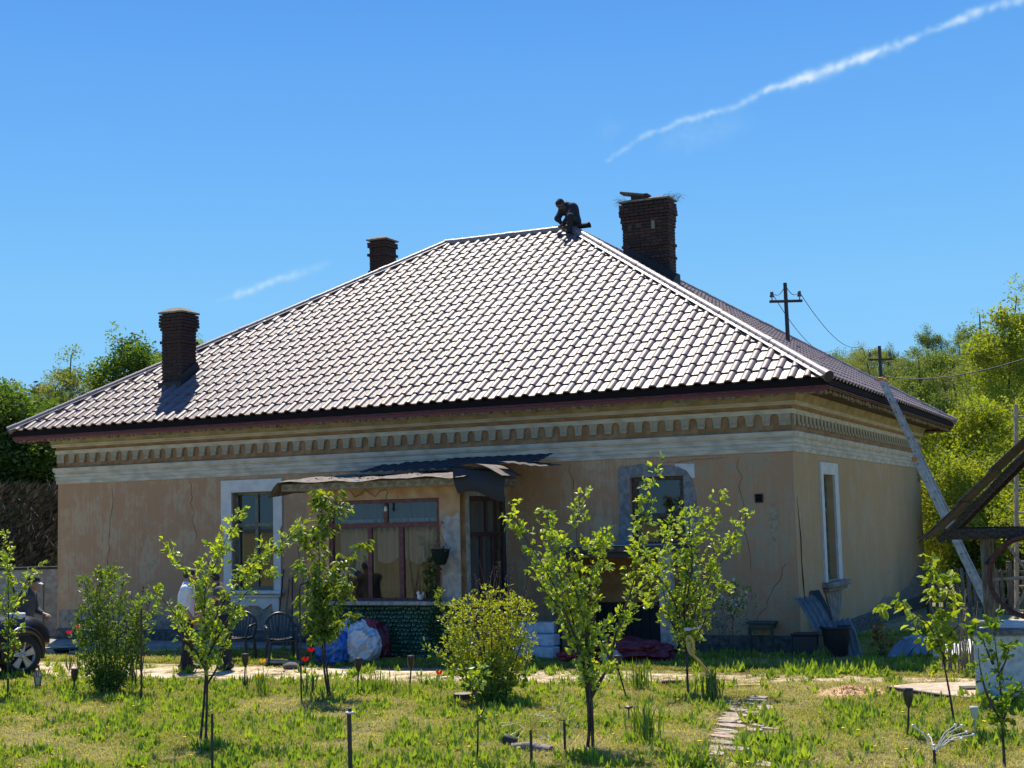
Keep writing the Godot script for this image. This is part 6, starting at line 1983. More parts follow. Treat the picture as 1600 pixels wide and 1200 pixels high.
# ---------------------------------------------------------------- garden trees
# shoots: outlines of the main shoots in metres from the foot, across and up; each gets its own way in depth
func sapling(called: String, label: String, category: String, at: Vector3, shoots: Array, girth: float, leaf: MB, per_metre: float, spread: float, tints: Array, hang := 0.0, bare := 0.0, twig := 0.16, singles := 0, group := "") -> Node3D:
	var o := thing(called, label, category, at, 0.0, group)
	var wood := MB.new()
	var pl := []
	var tn := []
	for s in shoots:
		var n: int = s.size()
		var way := rng.randf_range(-0.45, 0.45)
		var pts := []
		var rad := []
		var total := 0.0
		for k in n - 1:
			total += (s[k] as Vector2).distance_to(s[k + 1])
		var run := 0.0
		for k in n:
			if k > 0: run += (s[k] as Vector2).distance_to(s[k - 1])
			var p: Vector2 = s[k]
			pts.append(RIGHT * p.x + Vector3(0, p.y, 0) + TOWARD * (way * (absf(p.x) * 0.8 + 0.3 * maxf(p.y - bare, 0.0)) + rng.randfn(0, 0.012)))
			rad.append(maxf(girth * (1.0 - 0.85 * run / maxf(total, 0.01)) * clampf(1.2 - p.y * 0.25, 0.35, 1.0), 0.0035))
		# rounder course
		var fine := []
		var fr := []
		for k in n - 1:
			var steps := maxi(2, int((pts[k] as Vector3).distance_to(pts[k + 1]) / 0.07))
			for q in steps:
				var f := float(q) / steps
				fine.append((pts[k] as Vector3).cubic_interpolate(pts[k + 1], pts[maxi(k - 1, 0)], pts[mini(k + 2, n - 1)], f))
				fr.append(lerpf(rad[k], rad[k + 1], f))
		fine.append(pts[n - 1]); fr.append(0.003)
		wood.tube(fine, fr, 6)
		var count := int(total * per_metre * 2.1)
		for k in count:
			var i := rng.randi() % (fine.size() - 1)
			var p: Vector3 = (fine[i] as Vector3).lerp(fine[i + 1], rng.randf())
			if p.y < bare:
				continue
			var along := ((fine[i + 1] as Vector3) - (fine[i] as Vector3)).normalized()
			# a short side twig with a rosette of leaves
			var out := (Vector3(rng.randfn(), rng.randfn() * 0.5 + 0.25, rng.randfn())).normalized()
			var end := p + (out + along * 0.6).normalized() * spread * rng.randf_range(0.25, 1.0)
			if rng.randf() < twig * 2.0:
				wood.tube([p, end], [0.0035, 0.002], 3, false)
			for q in rng.randi_range(3, 6):
				var d := (out * 0.7 + along * 0.5 + Vector3(rng.randfn(), rng.randfn(), rng.randfn()) * 0.75 + Vector3(0, 0.25, 0)).normalized()
				if hang > 0.0:
					d = (d + Vector3(0, -hang, 0)).normalized()
				var face := (Vector3(rng.randfn(), rng.randfn() + 0.9, rng.randfn()))
				face = (face - d * face.dot(d)).normalized()
				pl.append(Transform3D(Basis(d.cross(face), d, face).scaled(Vector3.ONE * rng.randf_range(0.65, 1.2)), end + Vector3(rng.randfn(), rng.randfn(), rng.randfn()) * 0.015))
				tn.append((tints[rng.randi() % tints.size()] as Color) * rng.randf_range(0.8, 1.15))
	part("trunk", wood, bark(), o)
	if singles > 0:
		var kinds := []
		for k in tints.size():
			var c: Color = tints[k]
			kinds.append(leafy("single_leaf_%d_%s" % [k, label], lin(c.r, c.g, c.b), Color(1.0, 1.0, 0.3)))
		var shape := leaf.mesh()
		var order := range(pl.size())
		for k in mini(singles, pl.size()):
			part("leaf", shape, kinds[k % kinds.size()], o).transform = pl[k * pl.size() / mini(singles, pl.size())]
		if pl.size() > singles:
			var rest := []
			var rt := []
			for k in pl.size():
				if rng.randf() < 1.0 - float(singles) / pl.size():
					rest.append(pl[k]); rt.append(tn[k])
			tag(scatter("foliage", leaf, tinted_leaf(), rest, rt, o), "", "", "", "stuff")
	else:
		scatter("foliage", leaf, tinted_leaf(), pl, tn, o)
	return o

func make_garden_trees() -> void:
	var plum := [Color(0.28, 0.4, 0.06), Color(0.42, 0.52, 0.08), Color(0.17, 0.27, 0.05), Color(0.56, 0.6, 0.12), Color(0.36, 0.46, 0.14)]
	var plum_leaf := leaf_mesh(0.07, 0.038, 0.45, 0.5)
	sapling("plum_tree", "young plum tree with a forked trunk left of the stone path", "tree", Vector3(0.381, 0.000, 10.785),
		[[Vector2(-0.03, 0.00), Vector2(0.00, 0.28), Vector2(-0.03, 0.76), Vector2(-0.09, 1.16), Vector2(-0.21, 1.64), Vector2(-0.29, 1.98), Vector2(-0.35, 2.32), Vector2(-0.38, 2.51)],
		[Vector2(0.00, 0.28), Vector2(-0.04, 0.89), Vector2(-0.31, 1.68), Vector2(-0.57, 2.16), Vector2(-0.73, 2.41), Vector2(-0.77, 2.53)],
		[Vector2(0.03, -0.00), Vector2(0.03, 0.49), Vector2(0.01, 0.82), Vector2(-0.03, 1.43), Vector2(-0.06, 1.97), Vector2(-0.07, 2.38), Vector2(-0.01, 2.65), Vector2(0.04, 2.75)],
		[Vector2(0.02, 0.49), Vector2(0.01, 1.30), Vector2(0.07, 1.84), Vector2(0.21, 2.20), Vector2(0.33, 2.40)],
		[Vector2(0.02, 0.53), Vector2(0.14, 0.72), Vector2(0.25, 0.92), Vector2(0.34, 1.25), Vector2(0.50, 1.62), Vector2(0.60, 1.96), Vector2(0.67, 2.36), Vector2(0.77, 2.70), Vector2(0.88, 2.99)],
		[Vector2(0.60, 1.96), Vector2(0.79, 2.09), Vector2(0.86, 2.29)],
		[Vector2(0.50, 1.62), Vector2(0.71, 1.79), Vector2(0.92, 1.95)],
		[Vector2(-0.04, 0.89), Vector2(-0.31, 1.51), Vector2(-0.48, 1.75), Vector2(-0.55, 1.92)],
		[Vector2(0.01, 0.82), Vector2(0.10, 1.43), Vector2(0.18, 1.90), Vector2(0.23, 2.17)],
		[Vector2(0.25, 0.92), Vector2(0.16, 1.12), Vector2(0.12, 1.26)],
		[Vector2(0.34, 1.25), Vector2(0.50, 1.39), Vector2(0.65, 1.50)],
		[Vector2(-0.06, 1.97), Vector2(-0.23, 2.18), Vector2(-0.35, 2.24)],
		[Vector2(-0.03, 1.43), Vector2(-0.17, 1.81), Vector2(-0.44, 2.05)]], 0.019, plum_leaf, 19.0, 0.14, plum, 0.0, 0.6)
	sapling("plum_tree", "bushy plum tree with a loose rope on its trunk by the yellow hose", "tree", Vector3(-0.114, 0.000, 5.987),
		[[Vector2(0.00, 0.00), Vector2(0.00, 0.40), Vector2(-0.01, 1.10), Vector2(0.05, 1.62), Vector2(0.18, 1.97), Vector2(0.37, 2.32), Vector2(0.53, 2.58), Vector2(0.57, 2.68)],
		[Vector2(0.01, 0.66), Vector2(0.16, 1.18), Vector2(0.39, 1.62), Vector2(0.67, 1.98), Vector2(0.76, 2.27), Vector2(0.84, 2.48)],
		[Vector2(-0.01, 1.10), Vector2(-0.07, 1.72), Vector2(-0.15, 2.16), Vector2(-0.07, 2.37), Vector2(0.07, 2.50)],
		[Vector2(-0.00, 0.83), Vector2(-0.19, 1.37), Vector2(-0.44, 1.73), Vector2(-0.58, 2.08)],
		[Vector2(0.00, 1.19), Vector2(0.11, 1.80), Vector2(0.08, 2.24), Vector2(0.11, 2.45)],
		[Vector2(0.00, 0.75), Vector2(-0.24, 1.10), Vector2(-0.45, 1.29)],
		[Vector2(0.01, 0.57), Vector2(0.29, 1.00), Vector2(0.43, 1.35), Vector2(0.54, 1.61)],
		[Vector2(-0.01, 1.10), Vector2(0.22, 1.53), Vector2(0.46, 1.88), Vector2(0.63, 2.05)],
		[Vector2(0.01, 0.70), Vector2(-0.18, 0.97), Vector2(-0.27, 1.37), Vector2(-0.35, 1.72)],
		[Vector2(0.05, 1.62), Vector2(0.01, 1.98), Vector2(0.19, 2.24)],
		[Vector2(0.01, 0.75), Vector2(0.34, 1.27), Vector2(0.57, 1.44)]], 0.018, plum_leaf, 21.0, 0.17, plum, 0.0, 0.55)
	sapling("plum_tree", "young plum tree in front of the two standing men", "tree", Vector3(-4.116, 0.000, 11.501),
		[[Vector2(-0.03, 0.00), Vector2(0.01, 0.51), Vector2(0.04, 1.02), Vector2(0.01, 1.50), Vector2(-0.10, 1.87), Vector2(-0.24, 2.09), Vector2(-0.38, 2.28)],
		[Vector2(0.04, 0.80), Vector2(-0.17, 1.25), Vector2(-0.33, 1.55), Vector2(-0.46, 1.71), Vector2(-0.51, 1.73)],
		[Vector2(0.03, -0.00), Vector2(0.05, 0.73), Vector2(0.03, 1.28), Vector2(0.07, 1.75), Vector2(0.23, 2.10), Vector2(0.39, 2.40), Vector2(0.57, 2.62)],
		[Vector2(0.04, 1.17), Vector2(0.24, 1.60), Vector2(0.56, 1.95), Vector2(0.81, 2.16), Vector2(0.99, 2.30), Vector2(1.12, 2.39)],
		[Vector2(0.04, 0.95), Vector2(0.27, 1.35), Vector2(0.46, 1.63), Vector2(0.66, 1.83), Vector2(0.80, 1.92)],
		[Vector2(0.03, 0.88), Vector2(-0.14, 1.10), Vector2(-0.26, 1.29), Vector2(-0.33, 1.44)],
		[Vector2(0.04, 1.02), Vector2(0.25, 1.27), Vector2(0.36, 1.45)],
		[Vector2(0.03, 1.28), Vector2(0.00, 1.76), Vector2(0.05, 2.05), Vector2(0.15, 2.26)],
		[Vector2(0.02, 0.62), Vector2(0.17, 0.87), Vector2(0.27, 1.16)],
		[Vector2(0.56, 1.95), Vector2(0.66, 2.11), Vector2(0.75, 2.25)]], 0.017, plum_leaf, 19.0, 0.12, plum, 0.0, 0.75)
	sapling("cherry_tree", "slim young cherry tree with hanging leaves before the porch", "tree", Vector3(-4.990, 0.000, 7.495),
		[[Vector2(0.00, 0.00), Vector2(-0.06, 0.46), Vector2(-0.09, 1.05), Vector2(-0.10, 1.73), Vector2(-0.10, 2.37), Vector2(-0.07, 2.90)],
		[Vector2(0.03, -0.00), Vector2(-0.03, 0.55), Vector2(-0.07, 1.28), Vector2(-0.27, 1.78), Vector2(-0.40, 1.97)],
		[Vector2(-0.08, 1.50), Vector2(0.21, 1.92), Vector2(0.41, 2.10), Vector2(0.51, 2.15)],
		[Vector2(-0.10, 2.19), Vector2(0.09, 2.53), Vector2(0.30, 2.70)],
		[Vector2(-0.09, 1.00), Vector2(0.17, 1.41), Vector2(0.34, 1.72)],
		[Vector2(-0.10, 2.10), Vector2(-0.28, 2.33), Vector2(-0.42, 2.36)],
		[Vector2(-0.09, 1.19), Vector2(-0.22, 1.46), Vector2(-0.34, 1.42)],
		[Vector2(-0.07, 2.64), Vector2(0.05, 2.87), Vector2(0.14, 2.91)],
		[Vector2(-0.07, 0.82), Vector2(0.18, 1.04), Vector2(0.35, 1.17)],
		[Vector2(-0.07, 1.37), Vector2(0.10, 1.54), Vector2(0.28, 1.45)],
		[Vector2(-0.07, 0.73), Vector2(-0.26, 0.96), Vector2(-0.32, 1.19)]], 0.018, leaf_mesh(0.115, 0.042, 0.3, 0.5), 30.0, 0.15, [Color(0.190, 0.294, 0.048), Color(0.266, 0.361, 0.057), Color(0.162, 0.237, 0.048), Color(0.323, 0.361, 0.067)], 1.0, 0.75, 0.1, 300)
	sapling("apple_tree", "thin young apple tree at the far left edge before the car", "tree", Vector3(-9.918, 0.000, 8.654),
		[[Vector2(0.00, 0.00), Vector2(0.03, 0.86), Vector2(0.04, 1.63), Vector2(0.02, 2.20), Vector2(0.03, 2.47)],
		[Vector2(0.04, 1.24), Vector2(0.17, 1.67), Vector2(0.38, 1.95)],
		[Vector2(0.03, 0.86), Vector2(-0.08, 1.25), Vector2(-0.22, 1.54)],
		[Vector2(0.04, 1.05), Vector2(0.16, 1.34), Vector2(0.27, 1.43)],
		[Vector2(0.04, 1.53), Vector2(-0.07, 1.92), Vector2(-0.14, 2.11)],
		[Vector2(0.02, 0.48), Vector2(0.13, 0.76), Vector2(0.20, 1.00)]], 0.02, leaf_mesh(0.07, 0.045, 0.3, 0.3), 15.0, 0.1, plum, 0.3, 0.25)
	sapling("apple_sapling", "knee high apple sapling with pale leaves beside the stump", "sapling", Vector3(-0.341, 0.000, 12.023),
		[[Vector2(0.00, 0.00), Vector2(0.02, 0.36), Vector2(0.01, 0.68), Vector2(0.01, 0.99)],
		[Vector2(0.01, 0.43), Vector2(0.08, 0.55), Vector2(0.11, 0.65)],
		[Vector2(0.01, 0.68), Vector2(-0.04, 0.81), Vector2(-0.07, 0.88)],
		[Vector2(0.01, 0.75), Vector2(0.07, 0.84), Vector2(0.09, 0.94)]], 0.012, leaf_mesh(0.075, 0.04, 0.3, 0.3), 12.0, 0.06, plum, 0.2, 0.45)
	sapling("pear_tree", "slender pear sapling with large yellow green leaves left of the well", "tree", Vector3(3.792, 0.000, 8.445),
		[[Vector2(0.00, 0.00), Vector2(-0.04, 0.40), Vector2(-0.08, 0.79), Vector2(-0.09, 1.32), Vector2(-0.12, 1.67), Vector2(-0.14, 1.91)],
		[Vector2(-0.08, 0.79), Vector2(-0.27, 1.19), Vector2(-0.48, 1.33), Vector2(-0.66, 1.41), Vector2(-0.77, 1.39)],
		[Vector2(-0.09, 1.18), Vector2(0.01, 1.35), Vector2(0.12, 1.49)],
		[Vector2(-0.09, 1.00), Vector2(0.08, 1.18), Vector2(0.21, 1.24)],
		[Vector2(-0.11, 1.53), Vector2(-0.18, 1.68), Vector2(-0.20, 1.78)],
		[Vector2(-0.08, 0.90), Vector2(-0.24, 1.01), Vector2(-0.36, 1.12)],
		[Vector2(-0.09, 1.36), Vector2(-0.01, 1.57), Vector2(0.02, 1.67)]], 0.014, leaf_mesh(0.105, 0.062, 0.25, 0.4), 14.0, 0.13, [Color(0.323, 0.418, 0.048), Color(0.380, 0.475, 0.057), Color(0.228, 0.342, 0.048), Color(0.456, 0.513, 0.095)], 0.8, 0.6, 0.1, 300)
	sapling("apple_tree", "young apple tree standing before the white well wall", "tree", Vector3(4.571, 0.000, 10.784),
		[[Vector2(0.00, 0.00), Vector2(-0.01, 0.44), Vector2(-0.03, 0.85), Vector2(-0.06, 1.21), Vector2(-0.07, 1.41)],
		[Vector2(-0.01, 0.44), Vector2(-0.14, 0.68), Vector2(-0.20, 0.95), Vector2(-0.22, 1.14)],
		[Vector2(-0.01, 0.41), Vector2(0.08, 0.61), Vector2(0.18, 0.79)],
		[Vector2(-0.03, 0.85), Vector2(0.05, 1.03), Vector2(0.08, 1.15)],
		[Vector2(-0.04, 0.97), Vector2(-0.11, 1.15), Vector2(-0.12, 1.27)],
		[Vector2(0.08, 0.61), Vector2(0.19, 0.67), Vector2(0.27, 0.76)]], 0.016, leaf_mesh(0.08, 0.045, 0.3, 0.3), 13.0, 0.09, [Color(0.152, 0.266, 0.042), Color(0.209, 0.323, 0.053), Color(0.114, 0.190, 0.042)], 0.2, 0.35, 0.1, 300)

func make_bushes() -> void:
	var deep := [Color(0.13, 0.22, 0.045), Color(0.19, 0.3, 0.055), Color(0.1, 0.17, 0.04), Color(0.32, 0.4, 0.075)]
	sapling("boxwood_shrub", "dense upright green shrub in front of the left house wall", "shrub", Vector3(-8.636, 0.000, 7.958),
		[[Vector2(-0.06, 0.00), Vector2(-0.16, 0.53), Vector2(-0.24, 1.21), Vector2(-0.30, 1.74)],
		[Vector2(-0.01, 0.00), Vector2(-0.04, 0.63), Vector2(-0.07, 1.30), Vector2(-0.01, 1.78)],
		[Vector2(0.04, -0.00), Vector2(0.13, 0.62), Vector2(0.19, 1.29), Vector2(0.24, 1.72)],
		[Vector2(0.07, -0.00), Vector2(0.26, 0.43), Vector2(0.43, 0.90), Vector2(0.58, 1.38)],
		[Vector2(-0.08, 0.00), Vector2(-0.24, 0.34), Vector2(-0.35, 0.73), Vector2(-0.40, 0.97)],
		[Vector2(0.09, -0.00), Vector2(0.39, 0.42), Vector2(0.59, 0.90), Vector2(0.75, 1.23)],
		[Vector2(0.00, 0.00), Vector2(0.04, 0.72), Vector2(0.09, 1.39), Vector2(0.16, 1.87)],
		[Vector2(-0.04, 0.00), Vector2(-0.13, 0.82), Vector2(-0.16, 1.49), Vector2(-0.09, 1.85)],
		[Vector2(0.04, -0.00), Vector2(0.30, 0.71), Vector2(0.41, 1.33)],
		[Vector2(-0.01, 0.00), Vector2(-0.23, 0.63), Vector2(-0.32, 1.21)],
		[Vector2(0.06, -0.00), Vector2(0.34, 0.52), Vector2(0.49, 1.14)],
		[Vector2(0.02, -0.00), Vector2(0.16, 0.33), Vector2(0.29, 0.42)],
		[Vector2(-0.06, 0.00), Vector2(-0.17, 0.24), Vector2(-0.26, 0.34)],
		[Vector2(0.02, -0.00), Vector2(0.05, 0.43), Vector2(0.04, 0.91)]], 0.012, leaf_mesh(0.055, 0.026, 0.3, 0.2), 44.0, 0.15, deep, 0.0, 0.03, 0.05)


	var gold := [Color(0.46, 0.48, 0.055), Color(0.53, 0.54, 0.065), Color(0.28, 0.35, 0.05), Color(0.4, 0.44, 0.055)]
	sapling("golden_privet", "yellow green rounded bush beside the porch", "bush", Vector3(-2.353, 0.000, 7.579),
		[[Vector2(-0.07, 0.00), Vector2(-0.27, 0.52), Vector2(-0.46, 1.00), Vector2(-0.52, 1.30)],
		[Vector2(-0.02, 0.00), Vector2(-0.12, 0.69), Vector2(-0.21, 1.21), Vector2(-0.25, 1.42)],
		[Vector2(0.00, 0.00), Vector2(0.02, 0.69), Vector2(0.01, 1.20), Vector2(0.00, 1.53)],
		[Vector2(0.03, -0.00), Vector2(0.16, 0.68), Vector2(0.24, 1.19), Vector2(0.28, 1.45)],
		[Vector2(0.07, -0.00), Vector2(0.31, 0.51), Vector2(0.47, 0.97), Vector2(0.53, 1.27)],
		[Vector2(-0.03, 0.00), Vector2(-0.38, 0.44), Vector2(-0.57, 0.79)],
		[Vector2(0.05, -0.00), Vector2(0.36, 0.42), Vector2(0.55, 0.76)],
		[Vector2(0.00, 0.00), Vector2(-0.09, 0.86), Vector2(-0.10, 1.33)],
		[Vector2(0.02, -0.00), Vector2(0.11, 0.85), Vector2(0.14, 1.32)],
		[Vector2(0.03, -0.00), Vector2(0.30, 0.76), Vector2(0.41, 1.32)],
		[Vector2(-0.05, 0.00), Vector2(-0.31, 0.78), Vector2(-0.36, 1.25)],
		[Vector2(0.00, 0.00), Vector2(0.03, 0.51), Vector2(0.02, 0.94)],
		[Vector2(-0.03, 0.00), Vector2(-0.18, 0.52), Vector2(-0.30, 0.86)],
		[Vector2(0.05, -0.00), Vector2(0.28, 0.34), Vector2(0.44, 0.55)],
		[Vector2(-0.05, 0.00), Vector2(-0.28, 0.31), Vector2(-0.40, 0.48)],
		[Vector2(0.02, -0.00), Vector2(0.20, 0.51), Vector2(0.34, 0.93)]], 0.014, leaf_mesh(0.052, 0.024, 0.3, 0.25), 46.0, 0.16, gold, 0.0, 0.03, 0.05)
	sapling("green_shrub", "darker green shrub crowding the foot of the golden bush", "bush", Vector3(-2.211, 0.000, 7.945),
		[[Vector2(-0.03, 0.00), Vector2(-0.18, 0.31), Vector2(-0.27, 0.48)],
		[Vector2(0.01, -0.00), Vector2(0.04, 0.38), Vector2(0.07, 0.64)],
		[Vector2(0.05, -0.00), Vector2(0.31, 0.29), Vector2(0.44, 0.37)],
		[Vector2(0.02, -0.00), Vector2(-0.09, 0.39), Vector2(-0.12, 0.52)],
		[Vector2(0.03, -0.00), Vector2(0.19, 0.38), Vector2(0.23, 0.51)]], 0.01, leaf_mesh(0.075, 0.035, 0.3, 0.25), 30.0, 0.16, deep, 0.0, 0.02, 0.05)
	sapling("lilac_shrub", "loose green shrub reaching left from beside the porch pier", "bush", Vector3(-4.591, 0.000, 3.963),
		[[Vector2(0.00, 0.00), Vector2(-0.15, 0.53), Vector2(-0.32, 1.05), Vector2(-0.43, 1.32)],
		[Vector2(0.00, 0.00), Vector2(-0.07, 0.63), Vector2(-0.11, 1.05)],
		[Vector2(-0.02, 0.00), Vector2(-0.39, 0.22), Vector2(-0.62, 0.41)],
		[Vector2(0.02, -0.00), Vector2(-0.23, 0.63), Vector2(-0.38, 0.85)]], 0.012, leaf_mesh(0.06, 0.03, 0.3, 0.25), 26.0, 0.14, deep + [Color(0.285, 0.361, 0.057)], 0.0, 0.1, 0.1)
	sapling("red_rose_bush", "small rose bush with reddish young leaves by the right wall", "bush", Vector3(1.488, 0.000, 0.520),
		[[Vector2(0.00, 0.00), Vector2(-0.04, 0.30), Vector2(-0.13, 0.52)],
		[Vector2(0.00, 0.00), Vector2(0.05, 0.30), Vector2(0.14, 0.40)],
		[Vector2(0.00, 0.00), Vector2(-0.08, 0.25), Vector2(-0.05, 0.60)],
		[Vector2(0.00, 0.00), Vector2(0.08, 0.14), Vector2(0.19, 0.21)]], 0.01, leaf_mesh(0.07, 0.045, 0.3, 0.25), 16.0, 0.12, [Color(0.380, 0.114, 0.057), Color(0.323, 0.209, 0.076), Color(0.228, 0.266, 0.076), Color(0.418, 0.323, 0.133)], 0.1, 0.1, 0.1)
	sapling("climbing_rose", "pale pink rose on a tall stem before the right front wall", "bush", Vector3(-0.892, 0.000, 1.161),
		[[Vector2(0.00, 0.00), Vector2(0.01, 0.54), Vector2(0.05, 0.98), Vector2(0.10, 1.22)],
		[Vector2(0.03, 0.76), Vector2(0.18, 0.98), Vector2(0.27, 1.19)],
		[Vector2(0.03, 0.65), Vector2(-0.06, 0.93), Vector2(-0.11, 0.98)]], 0.01, leaf_mesh(0.07, 0.05, 0.3, 0.25), 15.0, 0.1, [Color(0.600, 0.600, 0.570), Color(0.228, 0.304, 0.076), Color(0.171, 0.247, 0.057), Color(0.600, 0.600, 0.600)], 0.1, 0.7, 0.1)
	# bare canes and dry stalks
	var canes := [["bare_canes", "bundle of bare grey canes standing between the pear tree and well", Vector3(3.040, 0.000, 2.622), 26, 1.25, 0.32, [0.2, 0.17, 0.14]], ["dry_stalks", "dry brown flower stalks behind the golden bush", Vector3(-4.091, 0.000, 3.863), 34, 1.75, 0.42, [0.085, 0.055, 0.045]], ["dead_stalks", "thin dark red dead stalks rising from the green shrub on the left", Vector3(-9.359, 0.000, 6.847), 11, 1.95, 0.55, [0.06, 0.018, 0.016]], ["bare_twigs", "bare brown twigs bent over beside the brown stake", Vector3(-8.753, 0.000, 7.152), 8, 1.2, 0.5, [0.09, 0.07, 0.06]]]
	for c in canes:
		var o := thing(c[0], c[1], "dry plant", c[2])
		var m := MB.new()
		for k in c[3]:
			var a := RIGHT * rng.randfn(0, c[5] * 0.4) + TOWARD * rng.randfn(0, 0.14)
			var lean := RIGHT * rng.randfn(0, 0.13) + TOWARD * rng.randfn(0, 0.12)
			var h: float = c[4] * rng.randf_range(0.6, 1.05)
			m.tube([a, a + lean * h * 0.5 + Vector3(0, h * 0.5, 0), a + lean * h * 1.2 + Vector3(0, h, 0)], [0.011, 0.008, 0.004], 4, false)
			if c[0] != "bare_canes":
				for q in 5:
					var y := h * rng.randf_range(0.6, 1.0)
					m.ball(a + lean * h * 1.15 * (y / h) + Vector3(rng.randfn(0, 0.01), y, rng.randfn(0, 0.01)), Vector3(0.012, 0.02, 0.012), 3, 5)
		part("foliage", m, plain("cane_" + c[0], lin(c[6][0], c[6][1], c[6][2]), 0.85), o)

# ---------------------------------------------------------------- lamps, stakes
func make_lamps_and_stakes() -> void:
	var black := plain("lamp_black", lin(0.02, 0.02, 0.022), 0.5)
	var spots := [[Vector3(-9.295, 0.000, 7.947), 0.26, "short black torch lamp at the edge of the track behind the left shrub"], [Vector3(-6.831, 0.000, 6.975), 0.5, "black torch lamp with a yellow tulip behind it"], [Vector3(-4.816, 0.000, 6.997), 0.46, "black torch lamp just right of the cherry trunk"], [Vector3(-4.441, 0.000, 6.108), 0.4, "black torch lamp in front of the white bags"], [Vector3(-0.753, 0.000, 6.640), 0.56, "leaning black torch lamp between the two plum trees"], [Vector3(3.397, 0.000, 9.174), 0.49, "black torch lamp standing free on the right lawn"]]
	for s in spots:
		var t := thing("garden_torch", s[2], "garden lamp", s[0])
		var st := MB.new()
		var lean := Vector3(0.03, 0, 0) if s[1] < 0.55 else RIGHT * -0.12
		var top: Vector3 = lean + Vector3(0, s[1] * 0.72, 0)
		st.tube([Vector3(0, -0.05, 0), top], [0.012, 0.011], 7)
		part("stake", st, black, t)
		var cup := MB.new()
		cup.lathe([Vector2(0.014, -0.02), Vector2(0.03, 0.01), Vector2(0.05, 0.07), Vector2(0.056, 0.13), Vector2(0.05, 0.165), Vector2(0.058, 0.17), Vector2(0.058, 0.185), Vector2(0.0, 0.19)], 12, Transform3D(Basis(), top))
		part("head", cup, plain("torch_head", lin(0.03, 0.028, 0.03), 0.3), t)
	# lantern by the car
	var l := thing("garden_lantern", "small black garden lantern on a stake beside the car wheel", "garden lamp", Vector3(-10.202, 0.000, 7.735))
	var ls := MB.new()
	ls.tube([Vector3(0, 0, 0), Vector3(0, 0.06, 0)], [0.012], 6)
	ls.tube([Vector3(0.0, 0.3, 0), Vector3(0.03, 0.36, 0), Vector3(0.0, 0.4, 0), Vector3(-0.03, 0.36, 0)], [0.006], 5)
	part("stake", ls, black, l)
	var lr := MB.new()
	lr.lathe([Vector2(0.1, 0.215), Vector2(0.09, 0.23), Vector2(0.03, 0.29), Vector2(0.02, 0.31), Vector2(0, 0.315)], 8)
	lr.lathe([Vector2(0.0, 0.05), Vector2(0.055, 0.06), Vector2(0.055, 0.07), Vector2(0.0, 0.071)], 8)
	for k in 4:
		var a := TAU * k / 4
		lr.tube([Vector3(cos(a) * 0.05, 0.06, sin(a) * 0.05), Vector3(cos(a) * 0.075, 0.22, sin(a) * 0.075)], [0.006], 4)
	part("frame", lr, black, l)
	var lg := MB.new()
	lg.lathe([Vector2(0.047, 0.07), Vector2(0.07, 0.215)], 8)
	part("glass", lg, plain("lantern_glass", lin(0.4, 0.4, 0.38), 0.2), l)
	# posts and stakes
	var posts := [["black_stake", "short black stake below the plum tree with the men behind", Vector3(-2.575, 0.000, 13.370), 0.62, 0.014, false], ["tube_post", "black tube post with a pale cap in the front lawn", Vector3(-1.237, 0.000, 12.963), 0.62, 0.022, true], ["brown_stake", "slim rusty stake right of the dense left shrub", Vector3(-7.696, 0.000, 8.284), 1.3, 0.016, false]]
	for s in posts:
		var p := thing(s[0], s[1], "stake", s[2])
		var m := MB.new()
		m.tube([Vector3(0, -0.05, 0), Vector3(rng.randf_range(-0.01, 0.01), s[3], 0)], [s[4]], 9)
		part("post", m, black if s[0] != "brown_stake" else plain("rust_stake", lin(0.09, 0.045, 0.035), 0.8), p)
		if s[5]:
			var c := MB.new()
			c.lathe([Vector2(0.0, -0.012), Vector2(0.045, -0.01), Vector2(0.045, 0.006), Vector2(0.028, 0.012), Vector2(0.0, 0.012)], 14, Transform3D(Basis(), Vector3(0, s[3], 0)))
			part("cap", c, plain("cap_pale", lin(0.55, 0.52, 0.5), 0.5), p)
			var k2 := MB.new()
			k2.lathe([Vector2(0.02, 0.0), Vector2(0.02, 0.03), Vector2(0.0, 0.032)], 10, Transform3D(Basis(), Vector3(0, s[3] + 0.01, 0)))
			part("knob", k2, black, p)
	var hook := thing("shepherd_hook", "tall black hooked stake left of the cherry tree", "stake", Vector3(-5.049, 0.000, 8.092))
	var hm := MB.new()
	var h := 1.63
	hm.tube([Vector3(0, -0.05, 0), Vector3(-0.01, h - 0.06, 0), Vector3(0.01, h, 0), RIGHT * 0.1 + Vector3(0, h + 0.03, 0), RIGHT * 0.13 + Vector3(0, h + 0.0, 0)], [0.013, 0.012, 0.011, 0.01, 0.008], 7)
	part("post", hm, black, hook)
	# solar firework lights: stiff wires with beads
	var fw := [["firework_light", "bent white wired solar light with small bulbs at the lower right", Vector3(3.943, 0.000, 10.863), [[-0.17, 0.22], [0.02, 0.1], [0.22, 0.22], [0.27, 0.22], [0.32, 0.155], [0.4, 0.12], [0.27, 0.09], [0.0, 0.04]], [0.62, 0.6, 0.58], 0.17], ["firework_light", "yellow wired solar light near the front of the lawn", Vector3(0.388, 0.000, 12.291), [], [0.5, 0.42, 0.1], 0.42], ["firework_light", "yellow wired solar light touching the forked plum trunk", Vector3(0.255, 0.000, 11.163), [], [0.5, 0.42, 0.1], 0.36]]
